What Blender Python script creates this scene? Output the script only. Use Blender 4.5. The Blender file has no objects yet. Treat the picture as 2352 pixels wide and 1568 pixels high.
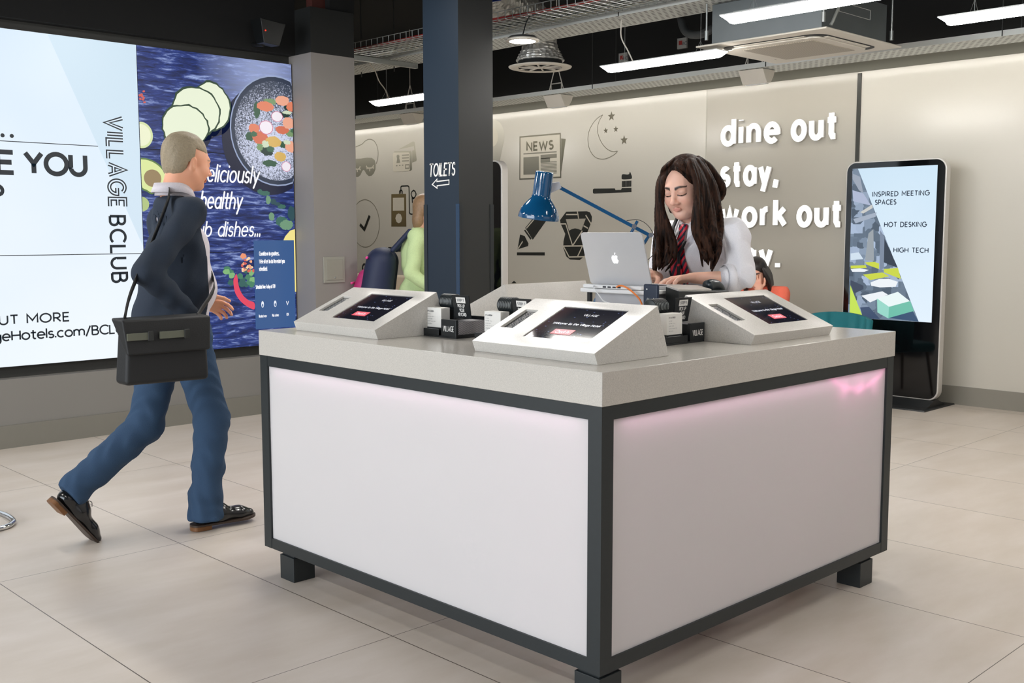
import bpy, bmesh, math, random
import numpy as np
from mathutils import Vector, Matrix, Euler
random.seed(7); rng = np.random.default_rng(5)
S = bpy.context.scene; COL = S.collection
PI = math.pi
# ------------------------------------------------------------ camera
cam = bpy.data.objects.new('camera', bpy.data.cameras.new('camera')); COL.objects.link(cam); S.camera = cam
yaw, pit, rol = 0.7979, 0.1025, -0.0011
F = Vector((math.cos(yaw)*math.cos(pit), math.sin(yaw)*math.cos(pit), -math.sin(pit)))
R = Vector((math.sin(yaw), -math.cos(yaw), 0)); U = R.cross(F)
R2 = R*math.cos(rol)+U*math.sin(rol); U2 = U*math.cos(rol)-R*math.sin(rol)
M = Matrix((R2, U2, -F)).transposed().to_4x4(); M.translation = (-2.2592, -1.9519, 1.40)
cam.matrix_world = M
cam.data.sensor_width = 36; cam.data.lens = 2443.6/2352*36; cam.data.clip_start = 0.05
# ------------------------------------------------------------ world, exposure, daylight
vs = S.view_settings; vs.view_transform = 'Standard'; vs.look = 'None'; vs.gamma = 1; vs.exposure = 0.0; vs.use_curve_mapping = False
W = bpy.data.worlds.new('world'); S.world = W; W.use_nodes = True
W.node_tree.nodes['Background'].inputs[0].default_value = (0.80, 0.86, 1.0, 1); W.node_tree.nodes['Background'].inputs[1].default_value = 0.22
def area(name, loc, target, sx, sy, power, col):
    l = bpy.data.lights.new(name, 'AREA'); l.shape = 'RECTANGLE'; l.size = sx; l.size_y = sy; l.energy = power; l.color = col
    o = bpy.data.objects.new(name, l); COL.objects.link(o); o.location = loc
    o.rotation_euler = (Vector(target)-Vector(loc)).to_track_quat('-Z', 'Y').to_euler(); return o
area('daylight_entrance', (-7.5, 1.5, 1.9), (0, 1.2, 0.9), 7.0, 3.2, 490, (0.86, 0.93, 1.0))
area('daylight_front', (1.0, -8.0, 1.9), (1.2, 0, 1.0), 6.0, 2.6, 25, (1.0, 0.90, 0.80))
# ------------------------------------------------------------ helpers
def lin(c):
    return tuple((v/255/12.92 if v/255 <= 0.04045 else ((v/255+0.055)/1.055)**2.4) for v in c)
def mat(name, rgb=(128, 128, 128), rough=0.5, metal=0.0, emit=0.0, spec=0.5, coat=0.0, noise=0.0, nscale=20.0, bump=0.0, vary=None):
    m = bpy.data.materials.new(name); m.use_nodes = True; nt = m.node_tree; b = nt.nodes['Principled BSDF']
    c = lin(rgb)+(1,)
    b.inputs['Base Color'].default_value = c; b.inputs['Roughness'].default_value = rough; b.inputs['Metallic'].default_value = metal
    b.inputs['Specular IOR Level'].default_value = spec; b.inputs['Coat Weight'].default_value = coat; b.inputs['Coat Roughness'].default_value = 0.05
    if emit: b.inputs['Emission Color'].default_value = c; b.inputs['Emission Strength'].default_value = emit
    if noise or bump:
        tc = nt.nodes.new('ShaderNodeTexCoord'); n = nt.nodes.new('ShaderNodeTexNoise'); n.inputs['Scale'].default_value = nscale; n.inputs['Detail'].default_value = 6
        nt.links.new(tc.outputs['Object'], n.inputs['Vector'])
        if noise:
            mx = nt.nodes.new('ShaderNodeMix'); mx.data_type = 'RGBA'
            mx.inputs[6].default_value = tuple(max(0, v*(1-noise)) for v in c[:3])+(1,); mx.inputs[7].default_value = tuple(min(1, v*(1+noise)) for v in c[:3])+(1,)
            nt.links.new(n.outputs['Fac'], mx.inputs[0]); nt.links.new(mx.outputs[2], b.inputs['Base Color'])
        if bump:
            bp = nt.nodes.new('ShaderNodeBump'); bp.inputs['Strength'].default_value = bump; bp.inputs['Distance'].default_value = 0.01
            nt.links.new(n.outputs['Fac'], bp.inputs['Height']); nt.links.new(bp.outputs[0], b.inputs['Normal'])
    return m
def N(nt, t, **k):
    n = nt.nodes.new(t)
    for a, v in k.items(): setattr(n, a, v)
    return n
def math_(nt, op, a, b=None, c=None):
    n = nt.nodes.new('ShaderNodeMath'); n.operation = op
    for i, v in enumerate((a, b, c)):
        if v is None: continue
        if isinstance(v, (int, float)): n.inputs[i].default_value = v
        else: nt.links.new(v, n.inputs[i])
    return n.outputs[0]
def emis(name, rgb, s=1.0):           # a lit display colour
    m = bpy.data.materials.new(name); m.use_nodes = True; nt = m.node_tree; b = nt.nodes['Principled BSDF']
    b.inputs['Base Color'].default_value = (0.01, 0.01, 0.01, 1); b.inputs['Roughness'].default_value = 0.35
    b.inputs['Emission Color'].default_value = lin(rgb)+(1,); b.inputs['Emission Strength'].default_value = s; return m
WM = {}
def wmat(o): return WM.get(o.name, Matrix.Identity(4)) if o else Matrix.Identity(4)
def tag(o, label=None, cat=None, group=None, kind=None):
    if label: o['label'] = label
    if cat: o['category'] = cat
    if group: o['group'] = group
    if kind: o['kind'] = kind
    return o
def thing(name, label, cat, loc=(0, 0, 0), rz=0.0, group=None):
    o = bpy.data.objects.new(name, None); COL.objects.link(o); o.location = loc; o.rotation_euler = (0, 0, rz)
    o.empty_display_size = 0.1
    WM[o.name] = Matrix.Translation(Vector(loc)) @ Matrix.Rotation(rz, 4, 'Z')
    return tag(o, label, cat, group)
def link(name, me, m, parent=None, smooth=False, bevel=0.0, seg=2, label=None):
    """mesh in WORLD coordinates -> object (child in its parent's space)"""
    o = bpy.data.objects.new(name, me); COL.objects.link(o)
    if isinstance(m, (list, tuple)):
        for x in m: me.materials.append(x)
    elif m: me.materials.append(m)
    if parent is None:
        vs_ = [v.co for v in me.vertices]
        if vs_:
            mn = Vector((min(v.x for v in vs_)+max(v.x for v in vs_), min(v.y for v in vs_)+max(v.y for v in vs_), 2*min(v.z for v in vs_)))/2
            me.transform(Matrix.Translation(-mn)); o.location = mn; WM[o.name] = Matrix.Translation(mn)
    else:
        me.transform(wmat(parent).inverted()); o.parent = parent; WM[o.name] = wmat(parent)
    if smooth:
        for p in me.polygons: p.use_smooth = True
    if bevel:
        b = o.modifiers.new('bevel', 'BEVEL'); b.width = bevel; b.segments = seg; b.limit_method = 'ANGLE'; b.angle_limit = 0.7
        if not smooth:
            for p in me.polygons: p.use_smooth = True
            w = o.modifiers.new('wn', 'WEIGHTED_NORMAL'); w.keep_sharp = False
    if label: o['label'] = label
    return o
def obj(name, bm, m, parent=None, **k):
    bmesh.ops.recalc_face_normals(bm, faces=bm.faces) if k.pop('recalc', True) else None
    me = bpy.data.meshes.new(name); bm.to_mesh(me); bm.free(); return link(name, me, m, parent, **k)
def struct(name, bm, m, **k):
    o = obj(name, bm, m, **k); o['kind'] = 'structure'; return o
def NB(): return bmesh.new()
def box(bm, x0, x1, y0, y1, z0, z1, mi=0):
    v = [bm.verts.new((x, y, z)) for z in (z0, z1) for y in (y0, y1) for x in (x0, x1)]
    for f in ((0, 2, 3, 1), (4, 5, 7, 6), (0, 1, 5, 4), (2, 6, 7, 3), (0, 4, 6, 2), (1, 3, 7, 5)):
        bm.faces.new([v[i] for i in f]).material_index = mi
    return bm
def hexa(bm, P, mi=0):               # eight points: bottom ring 0-3, top ring 4-7
    v = [bm.verts.new(p) for p in P]
    for f in ((3, 2, 1, 0), (4, 5, 6, 7), (0, 1, 5, 4), (1, 2, 6, 5), (2, 3, 7, 6), (3, 0, 4, 7)): bm.faces.new([v[i] for i in f]).material_index = mi
    return bm
def frame_of(d):
    d = Vector(d).normalized(); a = Vector((0, 0, 1)) if abs(d.z) < 0.9 else Vector((1, 0, 0))
    u = d.cross(a).normalized(); return u, d.cross(u).normalized(), d
def cyl(bm, p0, p1, r0, r1=None, seg=24, cap=True, mi=0):
    r1 = r0 if r1 is None else r1; p0 = Vector(p0); p1 = Vector(p1); u, w, d = frame_of(p1-p0)
    A = []; B = []
    for i in range(seg):
        a = 2*PI*i/seg; q = u*math.cos(a)+w*math.sin(a); A.append(bm.verts.new(p0+q*r0)); B.append(bm.verts.new(p1+q*r1))
    for i in range(seg): bm.faces.new((A[i], A[(i+1) % seg], B[(i+1) % seg], B[i])).material_index = mi
    if cap: bm.faces.new(A[::-1]).material_index = mi; bm.faces.new(B).material_index = mi
    return bm
def spline(pts, n=6, closed=False):
    P = [Vector(p) for p in pts]; out = []; L = len(P)
    for i in range(L if closed else L-1):
        p1, p2 = P[i], P[(i+1) % L]
        p0 = P[i-1] if (i > 0 or closed) else p1*2-p2; p3 = P[(i+2) % L] if (i+2 < L or closed) else p2*2-p1
        for k in range(n):
            t = k/n; out.append(0.5*((2*p1)+(p2-p0)*t+(2*p0-5*p1+4*p2-p3)*t*t+(3*p1-p0-3*p2+p3)*t**3))
    if not closed: out.append(P[-1])
    return out
def tube(bm, pts, r, seg=10, cap=True, mi=0, closed=False):
    P = [Vector(p) for p in pts]; rings = []; n = len(P); pu = None
    for i in range(n):
        if closed: t = P[(i+1) % n]-P[i-1]
        else: t = (P[min(i+1, n-1)]-P[max(i-1, 0)])
        t.normalize()
        if pu is None: pu, _, _ = frame_of(t)
        pu = (pu-t*pu.dot(t)).normalized(); w = t.cross(pu); rr = r(i/(n-1)) if callable(r) else r
        rings.append([bm.verts.new(P[i]+(pu*math.cos(2*PI*k/seg)+w*math.sin(2*PI*k/seg))*rr) for k in range(seg)])
    for i in range(n if closed else n-1):
        A, B = rings[i], rings[(i+1) % n]
        for k in range(seg): bm.faces.new((A[k], A[(k+1) % seg], B[(k+1) % seg], B[k])).material_index = mi
    if cap and not closed: bm.faces.new(rings[0][::-1]).material_index = mi; bm.faces.new(rings[-1]).material_index = mi
    return bm
def lathe(bm, prof, seg=40, c=(0, 0, 0), axis=(0, 0, 1), mi=0):   # prof: (radius, height)
    u, w, d = frame_of(axis); c = Vector(c); rings = []
    for r, h in prof:
        if r < 1e-6: rings.append([bm.verts.new(c+d*h)])
        else: rings.append([bm.verts.new(c+d*h+(u*math.cos(2*PI*k/seg)+w*math.sin(2*PI*k/seg))*r) for k in range(seg)])
    for A, B in zip(rings, rings[1:]):
        for k in range(seg):
            q = [A[k % len(A)], A[(k+1) % len(A)], B[(k+1) % len(B)], B[k % len(B)]]; q2 = []
            for v in q:
                if v not in q2: q2.append(v)
            if len(q2) > 2: bm.faces.new(q2).material_index = mi
    return bm
def ngon(bm, P, depth=0.0, dirn=(0, 0, 1), mi=0):
    """flat polygon, extruded along dirn"""
    A = [bm.verts.new(Vector(p)) for p in P]
    if depth == 0: bm.faces.new(A).material_index = mi; return bm
    d = Vector(dirn)*depth; B = [bm.verts.new(Vector(p)+d) for p in P]; n = len(P)
    bm.faces.new(A[::-1]).material_index = mi; bm.faces.new(B).material_index = mi
    for i in range(n): bm.faces.new((A[i], A[(i+1) % n], B[(i+1) % n], B[i])).material_index = mi
    return bm
# ------------------------------------------------------------ stroke lettering (cap height 10, x-height 7)
def arc(cx, cy, rx, ry, a0, a1):
    n = max(3, int(abs(a1-a0)/12)); return [(cx+rx*math.cos(math.radians(a0+(a1-a0)*i/n)), cy+ry*math.sin(math.radians(a0+(a1-a0)*i/n))) for i in range(n+1)]
def ps(s):
    out = []
    for t in s.split():
        if t[0] == '@': out += arc(*[float(v) for v in t[1:].split(',')])
        else: out.append(tuple(float(v) for v in t.split(',')))
    return out
GL = {'A': (8, '0,0 4,10 8,0|1.3,3.2 6.7,3.2'), 'B': (6.2, '0,0 0,10 3.2,10 @3.2,7.7,2.3,2.3,90,-90 0,5.4|3.2,5.4 @3.5,2.7,2.7,2.7,90,-90 0,0'), 'C': (8, '@5,5,5,5,45,315'),
 'D': (8, '0,0 0,10 3,10 @3,5,5,5,90,-90 0,0'), 'E': (5.6, '5.6,0 0,0 0,10 5.6,10|0,5.1 5,5.1'), 'F': (5.4, '0,0 0,10 5.4,10|0,5.1 4.8,5.1'), 'G': (9.6, '@5,5,5,5,45,360 5.6,5'),
 'H': (7.4, '0,0 0,10|7.4,0 7.4,10|0,5.1 7.4,5.1'), 'I': (0.2, '0,0 0,10'), 'J': (4.5, '4.5,10 4.5,2.5 @2.2,2.5,2.3,2.5,0,-170'), 'K': (6.6, '0,0 0,10|6.4,10 0.2,4.6|2.2,6.2 6.8,0'), 'L': (5, '0,10 0,0 5,0'),
 'M': (9.4, '0,0 0,10 4.7,3 9.4,10 9.4,0'), 'N': (7.6, '0,0 0,10 7.6,0 7.6,10'), 'O': (10, '@5,5,5,5,90,450'), 'P': (6, '0,0 0,10 3,10 @3,7.2,2.9,2.8,90,-90 0,4.4'), 'R': (6.4, '0,0 0,10 3,10 @3,7.2,2.9,2.8,90,-90 0,4.4|2.6,4.4 6.4,0'),
 'S': (5.6, '@2.8,7.5,2.5,2.5,35,240 @2.8,2.6,2.8,2.6,65,-145'), 'T': (6.6, '0,10 6.6,10|3.3,10 3.3,0'), 'U': (7.2, '0,10 0,3.5 @3.6,3.6,3.6,3.6,180,360 7.2,10'), 'V': (8, '0,10 4,0 8,10'), 'W': (12, '0,10 3,0 6,9 9,0 12,10'),
 'Y': (7.6, '0,10 3.8,4.8 7.6,10|3.8,4.8 3.8,0'), 'Q': (10, '@5,5,5,5,90,450|6.5,2.5 9.5,-.5'), 'X': (7, '0,0 7,10|0,10 7,0'), 'Z': (6.5, '0,10 6.5,10 0,0 6.5,0'),
 'a': (6.6, '@3.3,3.5,3.3,3.5,90,450|6.6,7 6.6,0'), 'b': (6.6, '@3.3,3.5,3.3,3.5,90,450|0,10.6 0,0'), 'c': (5.6, '@3.3,3.5,3.3,3.5,48,312'), 'd': (6.6, '@3.3,3.5,3.3,3.5,90,450|6.6,10.6 6.6,0'),
 'e': (6.6, '0.2,3.6 6.5,3.6 @3.3,3.5,3.3,3.5,2,315'), 'f': (3.6, '3.8,10.4 @3.2,8.6,1.9,1.9,90,180 1.3,0|0,6.8 3.6,6.8'), 'g': (6.6, '@3.3,3.5,3.3,3.5,90,450|6.6,7 6.6,0 @3.3,0,3.3,3.2,0,-140'),
 'h': (5.8, '0,0 0,10.6|0,4 @2.9,4.1,2.9,2.9,180,0 5.8,0'), 'i': (0.2, '0,0 0,7|0,9.6 0,10'), 'j': (1, '1,7 1,-2 -.6,-3|1,9.6 1,10'), 'k': (5.6, '0,0 0,10.6|5.2,7 .3,3|1.8,4.2 5.6,0'), 'l': (0.2, '0,0 0,10.6'),
 'm': (10, '0,0 0,7|0,4.2 @2.5,4.4,2.5,2.6,180,0 5,0|5,4.2 @7.5,4.4,2.5,2.6,180,0 10,0'), 'n': (5.8, '0,0 0,7|0,4 @2.9,4.1,2.9,2.9,180,0 5.8,0'), 'o': (6.8, '@3.4,3.5,3.4,3.5,90,450'), 'p': (6.6, '@3.3,3.5,3.3,3.5,90,450|0,7 0,-3.6'),
 'q': (6.6, '@3.3,3.5,3.3,3.5,90,450|6.6,7 6.6,-3.6'), 'r': (3.4, '0,0 0,7|0,3.8 @2.9,4,2.9,2.9,180,85'), 's': (4.6, '@2.3,5.2,2.1,1.8,35,250 @2.3,1.8,2.3,1.8,75,-150'), 't': (4.0, '1.7,9.6 1.7,1.4 2.6,.1 4.2,.1|-.6,6.8 4.4,6.8'),
 'u': (5.8, '0,7 0,2.9 @2.9,2.9,2.9,2.9,180,360|5.8,7 5.8,0'), 'v': (6, '0,7 3,0 6,7'), 'w': (9.4, '0,7 2.4,0 4.7,6.4 7,0 9.4,7'), 'x': (5.6, '0,0 5.6,7|0,7 5.6,0'), 'y': (6.2, '0,7 3.1,0|6.2,7 1.8,-3.4'), 'z': (5, '0,7 5,7 0,0 5,0'),
 '.': (0.3, '0.1,-.3 0.1,1.5'), ',': (1, '0.9,1.4 -.1,-2.0'), "'": (0.4, '0.2,10 0.2,8'), '/': (4.4, '0,-1.4 4.4,10.6'), ':': (.3, '0,.2 0,.5|0,5.2 0,5.5'), '?': (5.4, '@2.7,7.3,2.7,2.7,170,-40 2.7,4.4 2.7,3|2.7,.1 2.7,.5'), '!': (.3, '0,10 0,3|0,0 0,.5'),
 '1': (2.6, '0,8 2.6,10 2.6,0'), '3': (5.2, '@2.5,7.6,2.5,2.4,150,-90 @2.6,2.6,2.7,2.6,90,-150'), '7': (5.6, '0,10 5.6,10 1.8,0'), '9': (5.6, '@2.8,7,2.8,3,0,360 5.6,4 2.6,0'), '0': (6, '@3,5,3,5,90,450'), '-': (3, '0,4 3,4'), ' ': (3.4, '')}
def adv(s, sp): return sum(GL.get(c, GL[' '])[0]+sp for c in s)-sp
def ribbon(bm, pts, w, P, lift, round_=False, side=0.0):
    q = [pts[0]]
    for p in pts[1:]:
        if abs(p[0]-q[-1][0])+abs(p[1]-q[-1][1]) > 1e-4: q.append(p)
    pts = q; n = len(pts)
    if n < 2: return
    closed = abs(pts[0][0]-pts[-1][0])+abs(pts[0][1]-pts[-1][1]) < 1e-3 and n > 4
    Lf = []; Rt = []
    for i in range(n):
        def dr(a, b):
            d = (b[0]-a[0], b[1]-a[1]); l = math.hypot(*d) or 1; return (d[0]/l, d[1]/l)
        a = dr(pts[i-1], pts[i]) if i > 0 else (dr(pts[-2], pts[-1]) if closed else None)
        b = dr(pts[i], pts[i+1]) if i < n-1 else (dr(pts[0], pts[1]) if closed else None)
        a = a or b; b = b or a
        m = (-(a[1]+b[1]), a[0]+b[0]); l = math.hypot(*m)
        if l < 0.2: m = (-a[1], a[0]); k = 1
        else: m = (m[0]/l, m[1]/l); k = min(2.2, 1/max(0.35, m[0]*-a[1]+m[1]*a[0]))
        Lf.append((pts[i][0]+m[0]*w*k, pts[i][1]+m[1]*w*k)); Rt.append((pts[i][0]-m[0]*w*k, pts[i][1]-m[1]*w*k))
    A = [bm.verts.new(P(*p, lift)) for p in Lf]; B = [bm.verts.new(P(*p, lift)) for p in Rt]
    for i in range(n-1): bm.faces.new((B[i], B[i+1], A[i+1], A[i]))
    if side:
        A0 = [bm.verts.new(P(*p, lift-side)) for p in Lf]; B0 = [bm.verts.new(P(*p, lift-side)) for p in Rt]
        for i in range(n-1):
            bm.faces.new((A[i], A[i+1], A0[i+1], A0[i])); bm.faces.new((B[i+1], B[i], B0[i], B0[i+1]))
        if not closed: bm.faces.new((A[0], A0[0], B0[0], B[0])); bm.faces.new((B[-1], B0[-1], A0[-1], A[-1]))
    if round_ and not closed:
        for e, o in ((0, 1), (-1, -2)):
            c = pts[e]; ring = [(c[0]+w*math.cos(t*PI/5), c[1]+w*math.sin(t*PI/5)) for t in range(10)]
            V = [bm.verts.new(P(*p, lift)) for p in ring]; bm.faces.new(V)
            if side:
                V0 = [bm.verts.new(P(*p, lift-side)) for p in ring]
                for i in range(10): bm.faces.new((V0[i], V0[(i+1) % 10], V[(i+1) % 10], V[i]))
def text(bm, s, origin, ux, uz, height, weight=1.0, sp=2.0, width=None, lift=0.001, round_=False, side=0.0, shear=0.0):
    """letters along ux, up uz, facing ux x uz; origin = baseline left"""
    o = Vector(origin); ux = Vector(ux).normalized(); uz = Vector(uz).normalized(); nn = ux.cross(uz); k = height/10
    kx = k if width is None else width/adv(s, sp); x = 0
    for ch in s:
        g = GL.get(ch, GL[' '])
        for st in g[1].split('|'):
            if st.strip():
                P = lambda a, b, l: o+ux*(a*k)+uz*(b*k)+nn*l; q = kx/k
                ribbon(bm, [((x+a)*q+shear*b, b) for a, b in ps(st)], weight/2, P, lift, round_, side)
        x += g[0]+sp
    return bm
def textobj(name, s, origin, ux, uz, height, m, parent=None, **k):
    lab = k.pop('label', None); bm = NB()
    text(bm, s, origin, ux, uz, height, **k); return obj(name, bm, m, parent, recalc=False, label=lab)
DEC={'strap':[(9.836,2.534),(9.696,2.562),(9.612,2.602),(9.524,2.616),(9.435,2.591),(9.374,2.531),(9.344,2.441),(9.357,2.353),(9.388,2.29)],'mask':[(9.955,2.349),(9.897,2.38),(9.728,2.375),(9.59,2.381),(9.481,2.372),(9.422,2.34),(9.401,2.291),(9.408,2.218),(9.445,2.171),(9.492,2.14),(9.555,2.137),(9.609,2.169),(9.644,2.211),(9.671,2.224),(9.699,2.209),(9.74,2.158),(9.791,2.135),(9.875,2.138),(9.931,2.182),(9.957,2.266)],'lash':[[(9.606,2.275),(9.593,2.255),(9.552,2.24),(9.497,2.241),(9.462,2.253),(9.442,2.276)],[(9.599,2.234),(9.571,2.246)],[(9.531,2.199),(9.53,2.238)],[(9.438,2.235),(9.47,2.248)],[(9.838,2.244),(9.802,2.235),(9.76,2.244),(9.737,2.273)],[(9.803,2.201),(9.81,2.233)],[(9.732,2.223),(9.76,2.244)]],'idfront':[(8.997,2.434),(8.671,2.419),(8.652,2.402),(8.648,2.186),(8.671,2.171),(8.994,2.172),(9.017,2.187),(9.018,2.416)],'idback':[(8.919,2.45),(8.632,2.532),(8.6,2.53),(8.588,2.517),(8.554,2.306),(8.562,2.286),(8.644,2.271),(8.641,2.419),(8.597,2.427),(8.606,2.474)],'idhead':[(8.925,2.387),(8.895,2.37),(8.901,2.339),(8.881,2.282),(8.958,2.278),(8.944,2.333),(8.956,2.373)],'idlines':[[(8.844,2.372),(8.705,2.371)],[(8.844,2.337),(8.705,2.335)],[(8.845,2.3),(8.706,2.298)],[(8.969,2.247),(8.938,2.247)],[(8.907,2.247),(8.877,2.248)],[(8.846,2.248),(8.818,2.248)],[(8.775,2.249),(8.702,2.248),(8.703,2.205),(8.776,2.205),(8.775,2.249)]],'player':[(9.078,1.889),(8.774,1.884),(8.776,1.47),(9.086,1.471)],'pscreen':[(9.045,1.84),(8.813,1.838),(8.813,1.673),(9.048,1.674)],'pwheel':[(8.927,1.64),(8.883,1.624),(8.859,1.577),(8.88,1.53),(8.929,1.514),(8.973,1.53),(8.998,1.577),(8.974,1.623)],'pcable':[(8.878,1.89),(8.878,1.919),(8.877,1.974),(8.856,1.985),(8.734,1.984),(8.712,1.969),(8.71,1.647),(8.695,1.631),(8.655,1.624),(8.625,1.633),(8.617,1.653),(8.612,1.771)],'pjack':[(8.909,1.888),(8.906,1.92),(8.888,1.932),(8.857,1.929),(8.847,1.915),(8.848,1.886)],'pmic':[(8.622,1.924),(8.59,1.911),(8.571,1.876),(8.591,1.842),(8.621,1.827),(8.654,1.844),(8.671,1.879),(8.652,1.911),(8.622,1.924)],'pmic2':[(8.651,1.825),(8.592,1.823),(8.597,1.777),(8.647,1.776),(8.651,1.825)],'clockc':[(9.653,1.515),(9.338,1.513),(9.645,1.838)],'clockh':[(9.765,1.503),(9.669,1.436),(9.548,1.617)],'db':[(9.158,1.207),(8.896,1.213),(8.866,1.194),(8.832,1.21),(8.692,1.215),(8.693,1.156),(8.833,1.153),(8.866,1.167),(8.897,1.149),(9.159,1.15)],'hand':[(9.67,0.86),(9.722,0.909),(9.715,0.951),(9.681,0.972),(9.64,0.944),(9.586,0.862),(9.626,0.936),(9.597,0.974),(9.556,0.963),(9.516,0.881),(9.489,0.865),(9.515,0.939)],'hand2':[(9.544,0.88),(9.493,0.944),(9.447,0.899),(9.49,0.856)],'creamtop':[(9.868,0.851),(8.877,0.857)],'pinc':[(7.159,2.496),(6.965,2.483),(7.101,2.242),(7.105,2.499),(7.059,2.496)],'news':[(6.711,2.466),(6.087,2.464),(6.079,1.994),(6.713,1.996)],'newsback':[(6.074,2.412),(6.007,2.401),(6.072,2.05)],'newstext':[(6.617,2.309),(6.617,2.402),(6.176,2.305),(6.176,2.4)],'nline':[(6.655,2.275),(6.14,2.272)],'nphoto':[(6.655,2.237),(6.413,2.236),(6.408,2.039),(6.655,2.043)],'nbars':[[(6.386,2.228),(6.138,2.229)],[(6.386,2.191),(6.24,2.191)]],'nfine':[(6.384,2.166),(6.138,2.165),(6.383,2.042),(6.137,2.033)],'moonout':[(5.48,2.618),(5.554,2.588),(5.62,2.535),(5.668,2.466),(5.687,2.389),(5.674,2.303),(5.638,2.236),(5.576,2.183),(5.498,2.161),(5.429,2.163),(5.352,2.185),(5.301,2.208),(5.276,2.232)],'moonin':[(5.276,2.232),(5.335,2.23),(5.395,2.249),(5.456,2.291),(5.508,2.352),(5.544,2.426),(5.551,2.491),(5.527,2.56),(5.48,2.618)],'stars':[((5.362,2.593),0.066),((5.438,2.451),0.042),((5.301,2.457),0.045),((5.189,2.339),0.066)],'brush':[(5.612,1.848),(5.596,1.857),(5.309,1.851),(5.297,1.833),(5.225,1.833),(5.213,1.851),(5.085,1.849),(5.084,1.806),(5.596,1.803),(5.611,1.813)],'bris':[(5.206,1.923),(5.094,1.926),(5.205,1.862),(5.093,1.865)],'paste':[(5.219,1.965),(5.215,1.984),(5.198,1.993),(5.14,1.987),(5.118,1.993),(5.107,2.014),(5.087,1.979),(5.08,1.96),(5.094,1.941),(5.206,1.941)],'barrel':[(6.462,1.588),(6.374,1.594),(6.285,1.536),(6.507,1.312),(6.627,1.447)],'slit':[(6.607,1.442),(6.462,1.577),(6.476,1.584),(6.627,1.447)],'slit2':[(6.595,1.449),(6.429,1.588),(6.417,1.579),(6.583,1.441)],'band':[(6.647,1.418),(6.627,1.427),(6.527,1.329),(6.543,1.312)],'nib':[(6.711,1.372),(6.635,1.354),(6.575,1.269),(6.583,1.241),(6.752,1.202)],'nibslit':[(6.744,1.208),(6.667,1.294)],'bar':[(6.762,1.168),(6.319,1.174),(6.319,1.139),(6.762,1.135)],'kout':[(6.088,1.529),(5.995,1.62),(5.695,1.62),(5.65,1.608),(5.623,1.562),(5.626,1.512),(5.688,1.393),(5.705,1.326),(5.701,1.206),(5.727,1.139),(5.794,1.097),(5.937,1.101),(5.992,1.134),(6.038,1.229),(6.034,1.298),(6.009,1.379),(6.078,1.488)],'kin':[(6.0,1.539),(5.709,1.542),(5.771,1.417),(5.82,1.433),(5.865,1.439),(5.911,1.431),(5.953,1.413)],'klines':[[(6.078,1.488),(6.0,1.488),(5.897,1.251),(5.756,1.413)],[(6.034,1.246),(5.705,1.251)],[(6.034,1.246),(5.946,1.128),(5.718,1.135)],[(5.827,1.13),(5.755,1.245)],[(5.995,1.589),(5.812,1.587)],[(5.83,1.621),(5.811,1.543)],[(5.709,1.579),(5.632,1.486)],[(5.739,1.466),(5.676,1.439)]],'tri':[(6.851,0.812),(6.81,0.842),(6.769,0.815)]}
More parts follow.
